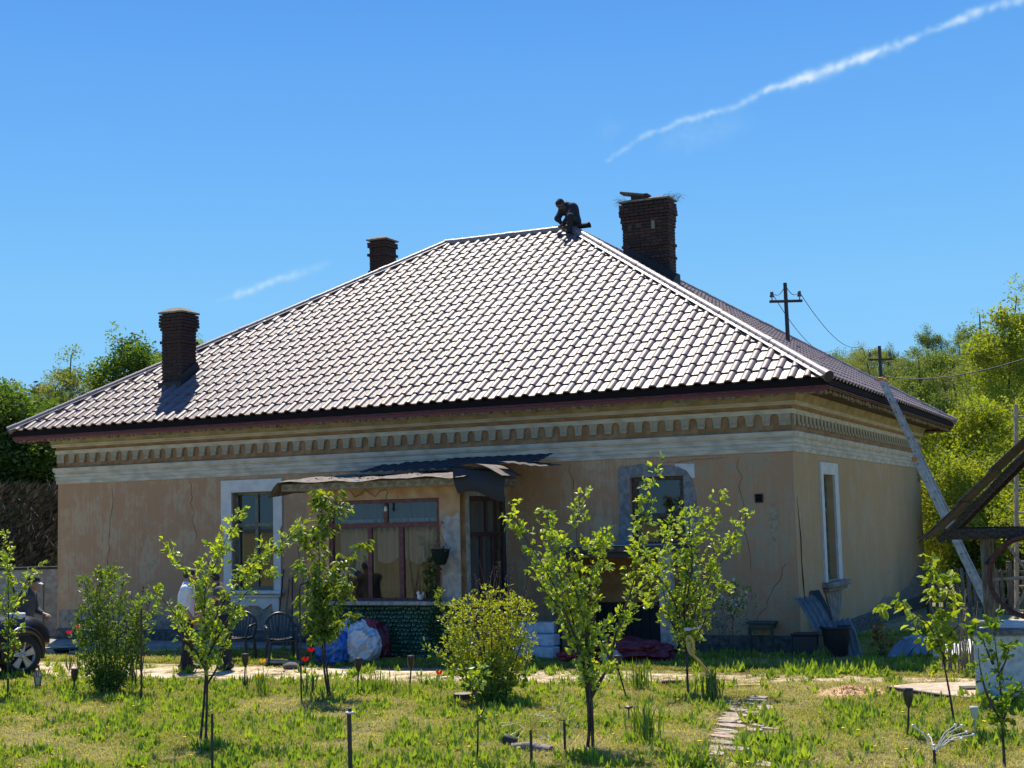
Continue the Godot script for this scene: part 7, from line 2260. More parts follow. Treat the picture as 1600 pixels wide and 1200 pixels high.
	for s in fw:
		var o := thing(s[0], s[1], "solar light", s[2])
		var stem := MB.new()
		stem.tube([Vector3(0, -0.05, 0), Vector3(0, s[5], 0)], [0.014], 7)
		part("stake", stem, black, o)
		var ends: Array = s[3]
		if ends.is_empty():
			for k in 22:
				var a := rng.randf() * TAU
				ends.append([cos(a) * 0.26 * rng.randf_range(0.5, 1.1), sin(a) * 0.13 + 0.03])
		var wires := MB.new()
		var beads := MB.new()
		var thick := 0.0055 if (s[3] as Array).size() < 10 else 0.0035
		for e in ends:
			var p: Vector3 = Vector3(0, s[5], 0) + RIGHT * e[0] + Vector3(0, e[1], 0) + TOWARD * rng.randfn(0, 0.08)
			wires.tube([Vector3(0, s[5] - 0.02, 0), Vector3(0, s[5], 0).lerp(p, 0.5) + Vector3(0, 0.04, 0), p], [thick], 5)
			beads.ball(p, Vector3.ONE * (0.016 if thick > 0.005 else 0.008), 6, 8)
		part("wire_spray", wires, plain("wire_%.2f" % s[4][0], lin(s[4][0], s[4][1], s[4][2]), 0.5), o)
		part("bulb_spray", beads, plain("bead", lin(0.65, 0.65, 0.62), 0.2), o)
	var g := thing("solar_light", "small clear topped solar stake light beside the pear stem", "garden lamp", Vector3(4.133, 0.000, 9.416))
	var gs := MB.new()
	gs.tube([Vector3(0, -0.03, 0), Vector3(0, 0.28, 0)], [0.009], 6)
	part("stake", gs, plain("steel", lin(0.35, 0.35, 0.34), 0.4, 0.7), g)
	var gh := MB.new()
	gh.lathe([Vector2(0.012, 0.27), Vector2(0.035, 0.3), Vector2(0.045, 0.38), Vector2(0.045, 0.4), Vector2(0.0, 0.405)], 12)
	part("head", gh, plain("clear_cup", lin(0.4, 0.44, 0.4), 0.15), g)
	var ds := thing("saucer_light", "flat black saucer light among the iris leaves", "garden lamp", Vector3(0.041, 0.000, 8.705))
	var dm := MB.new()
	dm.tube([Vector3(0, -0.03, 0), Vector3(0, 0.16, 0)], [0.009], 6)
	dm.lathe([Vector2(0.01, 0.15), Vector2(0.05, 0.165), Vector2(0.055, 0.185), Vector2(0.0, 0.2)], 12)
	part("head", dm, black, ds)

# ---------------------------------------------------------------- things in the yard
func make_yard_things() -> void:
	# two plastic armchairs
	var navy := plain("chair_plastic", lin(0.015, 0.025, 0.035), 0.4)
	var ch := thing("plastic_chair", "dark plastic armchair under the left window sill", "chair", Vector3(-9.770, 0.000, 3.095), -0.2 + 0.44, "dark plastic garden chairs")
	var seat := MB.new()
	seat.sheet(10, 8, func(a: float, b: float) -> Vector3: return Vector3(lerpf(-0.23, 0.23, a), 0.43 + 0.02 * pow(2 * a - 1, 2.0) - 0.02 * sin(b * PI), lerpf(0.24, -0.2, b)))
	seat.box(Vector3(0, 0.405, 0.02), Vector3(0.44, 0.04, 0.42), 0.01)
	part("seat", seat, navy, ch)
	for sx in [-1.0, 1.0]:
		for sz in [-1.0, 1.0]:
			var lg := MB.new()
			lg.bar(Vector3(sx * 0.22, 0.42, sz * 0.2), Vector3(sx * 0.27, 0.0, sz * 0.25), 0.05, 0.05, 0.012)
			part("leg", lg, navy, ch)
		var arm := MB.new()
		arm.tube([Vector3(sx * 0.24, 0.43, 0.22), Vector3(sx * 0.28, 0.63, 0.2), Vector3(sx * 0.29, 0.655, 0.05), Vector3(sx * 0.26, 0.66, -0.2)], [0.022], 7)
		part("armrest", arm, navy, ch)
	var rim := MB.new()
	var arc := []
	for k in 15:
		var a := PI * k / 14.0
		arc.append(Vector3(cos(a) * 0.26, 0.62 + sin(a) * 0.26, -0.25 - 0.05 * sin(a)))
	arc.push_front(Vector3(0.22, 0.43, -0.2)); arc.append(Vector3(-0.22, 0.43, -0.2))
	rim.tube(arc, [0.024], 7)
	part("backrest", rim, navy, ch)
	for k in 7:
		var x := (k - 3) * 0.06
		var sl := MB.new()
		sl.bar(Vector3(x * 0.75, 0.43, -0.205), Vector3(x * 1.15, 0.6 + sqrt(maxf(0.0, 0.068 - x * x * 1.3)), -0.285), 0.036, 0.012, 0.003, Vector3(0, 0, 1))
		part("slat", sl, navy, ch)
	copy(ch, "dark plastic armchair at the porch corner beside the leaning tools", Vector3(-8.698, 0.000, 3.252), 0.75)
	# tools leaning at the wall
	var handle := grainy("tool_handle", lin(0.12, 0.09, 0.06), lin(0.19, 0.15, 0.105), lin(0.25, 0.2, 0.15), 0.3, 0.85)
	for s in [[433,1000,443,890,0.014,"dark leaning rod left of the pale tool handle", true], [443,1000,452,905,0.018,"pale wooden tool handle leaning on the wall between two dark rods", false], [457,1005,457,902,0.013,"dark leaning rod right of the pale tool handle", true]]:
		var foot := Vector3(0, 0, 0)
		var o := thing("leaning_tool", s[5], "tool")
		var m := MB.new()
		var P := {433: [Vector3(-10.588, 0.020, 0.700), Vector3(-10.834, 1.566, 0.040)], 443: [Vector3(-10.433, 0.022, 0.700), Vector3(-10.694, 1.366, 0.040)], 457: [Vector3(-10.201, 0.026, 0.700), Vector3(-10.614, 1.406, 0.040)]}[s[0]] as Array
		foot = P[0]; foot.y = 0.0
		m.tube([foot, P[1]], [s[4]], 7)
		part("handle", m, mats["lamp_black"] if s[6] else handle, o)
		var bl := MB.new()
		bl.box(foot + Vector3(0, 0.09, 0.02), Vector3(0.2, 0.2, 0.02), 0.006, Basis(Vector3(1, 0, 0), -0.2))
		part("blade", bl, plain("iron", lin(0.03, 0.024, 0.022), 0.7), o)
	# bags and tarpaulins
	var bags := [["rubbish_bag", "large white plastic bag in front of the green bottle wall", Vector3(-7.208, 0.000, 2.978), Vector3(0.33, 0.33, 0.28), [0.5, 0.52, 0.55], 0.45], ["rubbish_bag", "bright blue plastic bag left of the white bag", Vector3(-7.595, 0.000, 3.276), Vector3(0.27, 0.32, 0.24), [0.02, 0.12, 0.4], 0.4], ["rubbish_bag", "red plastic bag on top behind the white bag", Vector3(-7.408, 0.000, 2.314), Vector3(0.22, 0.36, 0.18), [0.3, 0.025, 0.035], 0.45], ["rubbish_bag", "dark red plastic bag at the right end of the bag heap", Vector3(-7.187, 0.000, 2.275), Vector3(0.16, 0.3, 0.16), [0.14, 0.015, 0.025], 0.45], ["rubbish_bag", "pale blue white bag behind the blue bag", Vector3(-7.877, 0.000, 2.397), Vector3(0.2, 0.33, 0.16), [0.38, 0.42, 0.5], 0.45],
		["tarpaulin", "crumpled dark red tarpaulin before the cellar entrance", Vector3(-2.548, 0.000, 1.902), Vector3(0.75, 0.2, 0.3), [0.13, 0.012, 0.02], 0.5], ["tarpaulin", "bright red folded plastic beside the white steps", Vector3(-3.374, 0.000, 2.052), Vector3(0.36, 0.1, 0.2), [0.28, 0.02, 0.02], 0.5], ["rubbish_bag", "small white crumpled bag lying on the dark red tarpaulin", Vector3(-2.742, 0.000, 2.156), Vector3(0.17, 0.12, 0.14), [0.5, 0.52, 0.56], 0.45]]
	var nz := FastNoiseLite.new()
	nz.frequency = 1.0
	nz.fractal_octaves = 2
	for s in bags:
		var o := thing(s[0], s[1], "bag" if s[0] == "rubbish_bag" else "tarpaulin", s[2])
		nz.seed = hash(s[1]) % 500
		var r: Vector3 = s[3]
		var m := MB.new()
		m.sheet(44, 26, func(a: float, b: float) -> Vector3:
			var th := PI * clampf(b, 0.0, 1.0)
			var d := Vector3(sin(th) * cos(a * TAU), cos(th), sin(th) * sin(a * TAU))
			var w := 0.95 + 0.26 * (1.0 - 2.2 * absf(nz.get_noise_3dv(d * 0.9))) + 0.22 * nz.get_noise_3dv(d * 0.45) + 0.09 * (1.0 - 2.0 * absf(nz.get_noise_3dv(d * 2.2 + Vector3(5, 2, 1))))
			if d.y > 0.8: w *= 1.0 + 0.5 * (d.y - 0.8)
			return Vector3(d.x * r.x * w, maxf(r.y * 0.9 + d.y * r.y * w, 0.0), d.z * r.z * w))
		var bm := plain("bag_%d" % nz.seed, lin(s[4][0], s[4][1], s[4][2]), s[5], 0.0, 0.5)
		part("bag", m, bm, o)
	# white steps up to the porch side door
	var steps := thing("white_steps", "white painted concrete steps right of the golden bush", "steps", Vector3(-4.35, 0, 1.15))
	var sw := grainy("step_white", lin(0.4, 0.42, 0.44), lin(0.5, 0.52, 0.54), lin(0.57, 0.58, 0.59), 0.8, 0.7, 0.3)
	for k in 3:
		var m := MB.new()
		for q in 2:
			m.box(Vector3(-0.27 + q * 0.42 - 0.12 * k, 0.1 + 0.2 * k, 0.6 - 0.3 * k - 0.15), Vector3(0.414, 0.198, 0.3), 0.012)
		part("step", m, sw, steps)
	# little table, corrugated sheets, bin, crates
	var tb := thing("small_table", "small dark wooden table against the right front wall", "table", Vector3(-0.643, 0.000, 0.194) + Vector3(0, 0, -0.1))
	var tw := grainy("table_wood", lin(0.02, 0.022, 0.02), lin(0.032, 0.034, 0.03), lin(0.05, 0.05, 0.044), 0.4, 0.7)
	var tt := MB.new()
	tt.box(Vector3(0, 0.55, 0), Vector3(0.5, 0.04, 0.42), 0.01)
	tt.box(Vector3(0, 0.49, 0), Vector3(0.42, 0.08, 0.34), 0.006)
	part("tabletop", tt, plain("table_green", lin(0.03, 0.055, 0.05), 0.5), tb)
	for sx in [-1.0, 1.0]:
		for sz in [-1.0, 1.0]:
			var lg := MB.new()
			lg.box(Vector3(sx * 0.2, 0.24, sz * 0.16), Vector3(0.045, 0.48, 0.045), 0.006)
			part("leg", lg, tw, tb)
	var zinc := grainy("old_zinc", lin(0.081, 0.102, 0.102), lin(0.118, 0.140, 0.136), lin(0.155, 0.174, 0.167), 0.6, 0.65, 0.3)
	var cs := [["corrugated_sheet", "wavy grey green roofing sheet sloping from the house corner to the bin", Vector3(0.15, 1.0, 0.25), Vector3(0.62, 0.5, 0.75), 0.36], ["corrugated_sheet", "wavy grey roofing sheet standing behind the black bin", Vector3(0.75, 0.62, 0.35), Vector3(1.05, 0.02, 0.75), 0.42], ["corrugated_sheet", "narrow dark sheet leaning upright against the side wall", Vector3(0.06, 1.05, -0.9), Vector3(0.5, 0.03, -0.7), 0.3]]
	for s in cs:
		var o := thing(s[0], s[1], "roofing sheet")
		var a0: Vector3 = s[2]
		var b0: Vector3 = s[3]
		var dirn := (b0 - a0).normalized()
		var acr := Vector3(0.75, 0.1, -0.66).normalized() if s[4] > 0.31 else Vector3(0.2, 0, -0.98).normalized()
		var nn := dirn.cross(acr).normalized()
		var m := MB.new()
		m.sheet(48, 10, func(a: float, b: float) -> Vector3: return a0.lerp(b0, b) + acr * (a - 0.5) * s[4] * 1.1 + nn * (0.022 * sin(a * s[4] * 70.0) + 0.03 * sin(b * 5.0)))
		part("sheet", m, zinc if s[4] > 0.31 else plain("sheet_dark", lin(0.035, 0.04, 0.055), 0.45), o)
	var bin := thing("plastic_bin", "black plastic bin holding up the wavy sheet at the corner", "bin", Vector3(0.78, 0, 0.72))
	var bb := MB.new()
	bb.lathe([Vector2(0.0, 0.0), Vector2(0.17, 0.0), Vector2(0.24, 0.5), Vector2(0.27, 0.5), Vector2(0.27, 0.54), Vector2(0.23, 0.53), Vector2(0.16, 0.03), Vector2(0.0, 0.03)], 20)
	part("body", bb, plain("bin_black", lin(0.014, 0.015, 0.018), 0.55), bin)
	var bl := thing("black_box", "low black box in the shade at the house corner", "box", Vector3(0.25, 0, 0.55))
	var bx := MB.new()
	bx.box(Vector3(0, 0.19, 0), Vector3(0.45, 0.38, 0.4), 0.02)
	bx.box(Vector3(0, 0.39, 0), Vector3(0.49, 0.03, 0.44), 0.008)
	part("body", bx, plain("bin_black", lin(0.014, 0.015, 0.018), 0.55), bl)
	var sheets := [["folded_sheet", "pale blue folded sheet lying below the right wall", Vector3(1.872, 0.000, 0.671), -0.5, 0.5, [0.14, 0.18, 0.22]], ["folded_sheet", "white folded sheet beside the pale blue one", Vector3(2.054, 0.000, 0.199), 0.45, 0.55, [0.22, 0.26, 0.29]], ["white_sack", "heap of white sacking behind the bare canes", Vector3(2.533, 0.000, 0.554), 0.2, 0.3, [0.5, 0.5, 0.5]], ["white_sack", "white sack lying between the canes and the well", Vector3(2.723, 0.000, -0.140), -0.2, 0.35, [0.62, 0.62, 0.6]]]
	for s in sheets:
		var o := thing(s[0], s[1], "sheet", s[2], s[3])
		var m := MB.new()
		var tilt: float = s[4]
		m.sheet(14, 8, func(a: float, b: float) -> Vector3: return Vector3((a - 0.5) * 0.4, 0.02 + b * tilt * 0.6 + 0.03 * sin(a * 7.0 + b * 4.0), 0.2 - b * 0.4))
		m.sheet(14, 8, func(a: float, b: float) -> Vector3: return Vector3((0.5 - a) * 0.4, 0.0 + b * tilt * 0.6 + 0.03 * sin(a * 7.0 + b * 4.0), 0.18 - b * 0.4))
		part("sheet", m, plain("sheet_" + s[1].left(12), lin(s[5][0], s[5][1], s[5][2]), 0.6), o)
	# planks, stump, log, brick edging, sand, hose
	var plank := grainy("pale_plank", lin(0.28, 0.24, 0.185), lin(0.36, 0.315, 0.25), lin(0.43, 0.38, 0.31), 0.5, 0.9, 0.6, Vector3(0.4, 2, 2))
	for s in [[Vector3(-16.183, 0.000, 1.332), Vector3(-14.990, 0.000, 1.740), "pale plank on the ground left of the green shrub", 0.16], [Vector3(-8.864, 0.000, 3.512), Vector3(-8.087, 0.000, 3.591), "pale plank lying before the plastic chairs", 0.18], [Vector3(-15.248, 0.000, 2.354), Vector3(-13.773, 0.000, 2.656), "second pale plank behind the parked car's nose", 0.12]]:
		var o := thing("plank", s[2], "plank")
		var m := MB.new()
		m.bar(s[0] + Vector3(0, 0.06, 0), s[1] + Vector3(0, 0.05, 0), s[3], 0.04, 0.006)
		part("board", m, plank, o)
	var basin := thing("metal_basin", "dark shallow basin lying among planks before the left wall", "basin", Vector3(-14.448, 0.000, 2.499))
	var bs := MB.new()
	bs.lathe([Vector2(0.0, 0.02), Vector2(0.16, 0.03), Vector2(0.24, 0.11), Vector2(0.26, 0.11), Vector2(0.18, 0.01), Vector2(0.0, 0.0)], 18)
	part("bowl", bs, plain("basin_dark", lin(0.03, 0.03, 0.032), 0.5, 0.4), basin)
	var dbox := thing("stone_block", "dark flat stone lying by the plank before the chairs", "stone", Vector3(-7.853, 0.000, 4.197))
	var db := MB.new()
	db.ball(Vector3(0, 0.05, 0), Vector3(0.16, 0.07, 0.12), 6, 9, 0.12, 4)
	part("stone", db, grainy("dark_stone", lin(0.06, 0.055, 0.05), lin(0.1, 0.09, 0.08), lin(0.14, 0.13, 0.115), 0.3, 0.95, 1.0), dbox)
	var stump := thing("tree_stump", "low cut tree stump in the lawn left of the golden bush", "stump", Vector3(-2.794, 0.000, 7.548))
	var sm := MB.new()
	sm.lathe([Vector2(0.17, -0.02), Vector2(0.145, 0.04), Vector2(0.135, 0.12), Vector2(0.13, 0.125)], 14)
	part("trunk", sm, bark(), stump)
	var sc := MB.new()
	sc.lathe([Vector2(0.132, 0.122), Vector2(0.12, 0.128), Vector2(0.0, 0.13)], 14)
	part("cut_face", sc, grainy("cut_wood", lin(0.18, 0.15, 0.125), lin(0.24, 0.21, 0.18), lin(0.3, 0.27, 0.235), 0.2, 0.9, 0.5), stump)
	var lg1 := thing("log", "grey weathered log lying in the grass at the forked plum's foot", "log")
	var lm := MB.new()
	lm.tube([Vector3(-0.354, 0.000, 11.169) + Vector3(0, 0.05, 0), Vector3(-0.156, 0.000, 11.112) + Vector3(0, 0.06, 0), Vector3(0.119, 0.000, 11.203) + Vector3(0, 0.05, 0)], [0.05, 0.06, 0.045], 9)
	part("trunk", lm, grainy("grey_log", lin(0.14, 0.115, 0.1), lin(0.22, 0.19, 0.17), lin(0.32, 0.28, 0.25), 0.3, 0.95, 1.2), lg1)
	var can := thing("black_pot", "small black pot lying on its side by the grey log", "pot", Vector3(-0.565, 0.000, 10.786))
	var cm := MB.new()
	cm.lathe([Vector2(0.0, -0.08), Vector2(0.05, -0.08), Vector2(0.065, 0.06), Vector2(0.06, 0.06), Vector2(0.045, -0.06), Vector2(0, -0.06)], 12, Transform3D(Basis(Vector3(0, 0, 1), 1.3), Vector3(0, 0.06, 0)))
	part("pot", cm, mats["lamp_black"], can)
	var edge := thing("edging_board", "reddish brown board edging left of the bushy plum tree", "board")
	var em := MB.new()
	em.bar(Vector3(-0.741, 0.000, 5.287) + Vector3(0, 0.05, 0), Vector3(-0.459, 0.000, 5.144) + Vector3(0, 0.05, 0), 0.1, 0.1, 0.01)
	part("board", em, grainy("red_board", lin(0.13, 0.055, 0.045), lin(0.18, 0.08, 0.065), lin(0.24, 0.13, 0.1), 0.4, 0.9, 0.6), edge)
	var sand := thing("sawdust_heap", "low heap of orange sawdust left of the concrete slab", "heap", Vector3(2.074, 0.000, 5.623))
	var shm := MB.new()
	var n2 := FastNoiseLite.new()
	n2.seed = 9
	n2.frequency = 3.0
	shm.sheet(40, 24, func(a: float, b: float) -> Vector3:
		var x := (a - 0.5) * 1.1
		var z := (b - 0.5) * 1.0
		var f := clampf(1.0 - Vector2(x / 0.52, z / 0.46).length(), 0, 1)
		return RIGHT * x + TOWARD * -z + Vector3(0, -0.02 + 0.13 * sqrt(f) + f * 0.1 * n2.get_noise_2d(x * 3.0, z * 3.0), 0))
	part("heap", shm, grainy("sawdust", lin(0.36, 0.2, 0.09), lin(0.47, 0.29, 0.15), lin(0.55, 0.38, 0.22), 0.3, 0.95, 1.4), sand)
	var straw := []
	for k in 500:
		var p := Vector3(rng.randfn(0, 0.22), 0, rng.randfn(0, 0.2))
		straw.append(Transform3D(Basis.from_euler(Vector3(rng.randf_range(1.2, 1.9), rng.randf() * TAU, 0)), RIGHT * p.x + TOWARD * p.z + Vector3(0, 0.03 + 0.09 * exp(-p.length_squared() * 9.0), 0)))
	tag(scatter("wood_shavings", leaf_mesh(0.07, 0.012, 0.1, 0.6), plain("shaving", lin(0.55, 0.38, 0.2), 0.9), straw, [], sand), "", "", "", "stuff")
	var hose := thing("garden_hose", "yellow garden hose looping down from the plum tree across the grass", "hose")
	var hm := MB.new()
	var t4 := 19.797
	var pts := [Vector3(-0.029, 0.763, 6.236), Vector3(0.046, 0.823, 6.319), Vector3(0.087, 0.726, 6.289), Vector3(0.061, 0.574, 6.229), Vector3(-0.000, 0.605, 6.206), Vector3(-0.031, 0.732, 6.179), Vector3(0.005, 0.560, 6.087), Vector3(0.030, 0.423, 5.839), Vector3(0.086, 0.230, 5.570), Vector3(-0.074, 0.000, 4.653) + Vector3(0, 0.03, 0), Vector3(0.211, 0.000, 5.154) + Vector3(0, 0.03, 0), Vector3(0.404, 0.000, 5.111) + Vector3(0, 0.03, 0), Vector3(0.603, 0.000, 4.988) + Vector3(0, 0.03, 0), Vector3(0.774, 0.000, 5.106) + Vector3(0, 0.03, 0)]
	var round := []
	for k in pts.size() - 1:
		for q in 6:
			round.append((pts[k] as Vector3).cubic_interpolate(pts[k + 1], pts[maxi(k - 1, 0)], pts[mini(k + 2, pts.size() - 1)], q / 6.0))
	hm.tube(round, [0.02], 8)
	part("hose", hm, plain("hose_yellow", lin(0.55, 0.38, 0.12), 0.45), hose)
	var ties := thing("cloth_tie", "short pale cloth tie knotted round the bushy plum trunk", "tie", Vector3(-0.036, 0.903, 6.144))
	var tm := MB.new()
	tm.lathe([Vector2(0.045, -0.02), Vector2(0.05, 0.0), Vector2(0.045, 0.02)], 10)
	tm.tube([Vector3(0.03, 0, 0.03), RIGHT * 0.12 + Vector3(0, 0.01, 0.03), RIGHT * 0.2 + Vector3(0, 0.03, 0.02)], [0.012, 0.01, 0.006], 5)
	part("band", tm, plain("tie_pale", lin(0.55, 0.5, 0.47), 0.9), ties)
	var spare := thing("ridge_cap_piece", "loose dark ridge cap piece sticking out behind the roofer", "roof cap", Vector3(-6.95, 9.6, -6.75))
	var rm := MB.new()
	rm.sheet(12, 14, func(a: float, b: float) -> Vector3: return Vector3(lerpf(-0.15, 0.5, a), 0.02 + 0.1 * sin(PI * b) - 0.05, 0.13 * cos(PI * b)))
	rm.sheet(12, 14, func(a: float, b: float) -> Vector3: return Vector3(lerpf(0.5, -0.15, a), 0.01 + 0.1 * sin(PI * b) - 0.05, 0.125 * cos(PI * b)))
	part("cap", rm, plain("cap_dark", lin(0.05, 0.028, 0.03), 0.5), spare)

# ---------------------------------------------------------------- flowers
func make_flowers() -> void:
	var petal := leaf_mesh(0.07, 0.045, 0.6, -0.5)
	var blade := leaf_mesh(0.3, 0.035, 0.5, 0.5)
	var stemm := plain("flower_stem", lin(0.08, 0.14, 0.03), 0.7)
	for s in [[385,1078,0.5,"yellow","yellow tulip above the torch lamp in front of the plastic chair"], [411,1076,0.45,"yellow","yellow tulip on the right of the torch lamp"], [405,1076,0.22,"yellow","low yellow tulip between two taller ones"], [487,1086,0.68,"red","taller red tulip at the cherry tree's foot"], [478,1088,0.56,"red","lower red tulip left of the cherry trunk"], [108,1050,0.72,"pink","deep pink flower on a thin stem by the wall corner"], [123,1050,0.82,"pink","second deep pink flower beside the dense left shrub"], [687,1080,0.3,"red","small red flower by the track's edge"]]:
		var spot := {385: Vector3(-6.791, 0.000, 6.966), 411: Vector3(-6.629, 0.000, 6.763), 405: Vector3(-6.690, 0.000, 6.777), 487: Vector3(-5.407, 0.000, 7.288), 478: Vector3(-5.405, 0.000, 7.441), 108: Vector3(-11.720, 0.000, 5.384), 123: Vector3(-11.535, 0.000, 5.347), 687: Vector3(-3.753, 0.000, 6.440)}[s[0]] as Vector3
		var o := thing("tulip" if s[3] != "pink" else "pink_flower", s[4], "flower", spot)
		var st := MB.new()
		st.tube([Vector3(0, -0.02, 0), Vector3(0.01, s[2] * 0.5, 0), Vector3(0, s[2] - 0.05, 0)], [0.006, 0.005, 0.004], 5)
		part("stem", st, stemm, o)
		var f := MB.new()
		for k in 6:
			f.add(petal, Transform3D(Basis(Vector3.UP, TAU * k / 6) * Basis(Vector3(1, 0, 0), 0.28 if k % 2 else 0.18), Vector3(0, s[2] - 0.06, 0) + Basis(Vector3.UP, TAU * k / 6) * Vector3(0, 0, 0.02)))
		var c: Color = {"yellow": lin(0.75, 0.55, 0.02), "red": lin(0.6, 0.03, 0.03), "pink": lin(0.65, 0.03, 0.12)}[s[3]]
		part("petals", f, leafy("petal_" + s[3], c, c), o)
		var lv := MB.new()
		for k in 4:
			lv.add(blade, Transform3D(Basis(Vector3.UP, TAU * k / 4 + rng.randf()) * Basis(Vector3(1, 0, 0), 0.5).scaled(Vector3.ONE * minf(1.0, s[2] * 1.6)), Vector3.ZERO))
		part("foliage", lv, stemm, o)
	# clumps of long leaves
	var long := leaf_mesh(0.55, 0.028, 0.5, 0.9)
	var clumps := [[Vector3(-0.889, 0.000, 5.789), 46, 0.8, "iris clump left of the bushy plum tree"], [Vector3(0.466, 0.000, 6.762), 60, 0.85, "dark iris clump at the near side of the yellow hose"], [Vector3(0.821, 0.000, 10.213), 40, 0.95, "iris clump with broad leaves right of the forked plum trunk"], [Vector3(0.519, 0.000, 9.630), 26, 0.7, "smaller iris clump around the saucer light"], [Vector3(-5.945, 0.000, 7.719), 34, 0.7, "clump of tulip leaves under the yellow tulips"], [Vector3(-4.512, 0.000, 6.927), 34, 0.7, "clump of long leaves right of the cherry tree"], [Vector3(-4.152, 0.000, 6.997), 22, 0.6, "sparse clump of long leaves between two torch lamps"], [Vector3(2.449, 0.000, 7.339), 24, 0.45, "small clump of upright leaves below the sawdust heap"], [Vector3(0.856, 0.000, 1.904), 40, 0.55, "leafy green clump at the shade's edge below the house corner"]]
	for c in clumps:
		var o := thing("iris_clump", c[3], "plant", c[0])
		var pl := []
		var tn := []
		for k in c[1]:
			pl.append(Transform3D((Basis(Vector3.UP, rng.randf() * TAU) * Basis(Vector3(1, 0, 0), absf(rng.randfn(0.1, 0.32)))).scaled(Vector3.ONE * c[2] * rng.randf_range(0.6, 1.1)), Vector3(rng.randfn(0, 0.07), -0.02, rng.randfn(0, 0.07))))
			tn.append(Color(0.12, 0.2, 0.05).lerp(Color(0.2, 0.29, 0.07), rng.randf()))
		scatter("foliage", long, tinted_leaf(), pl, tn, o)

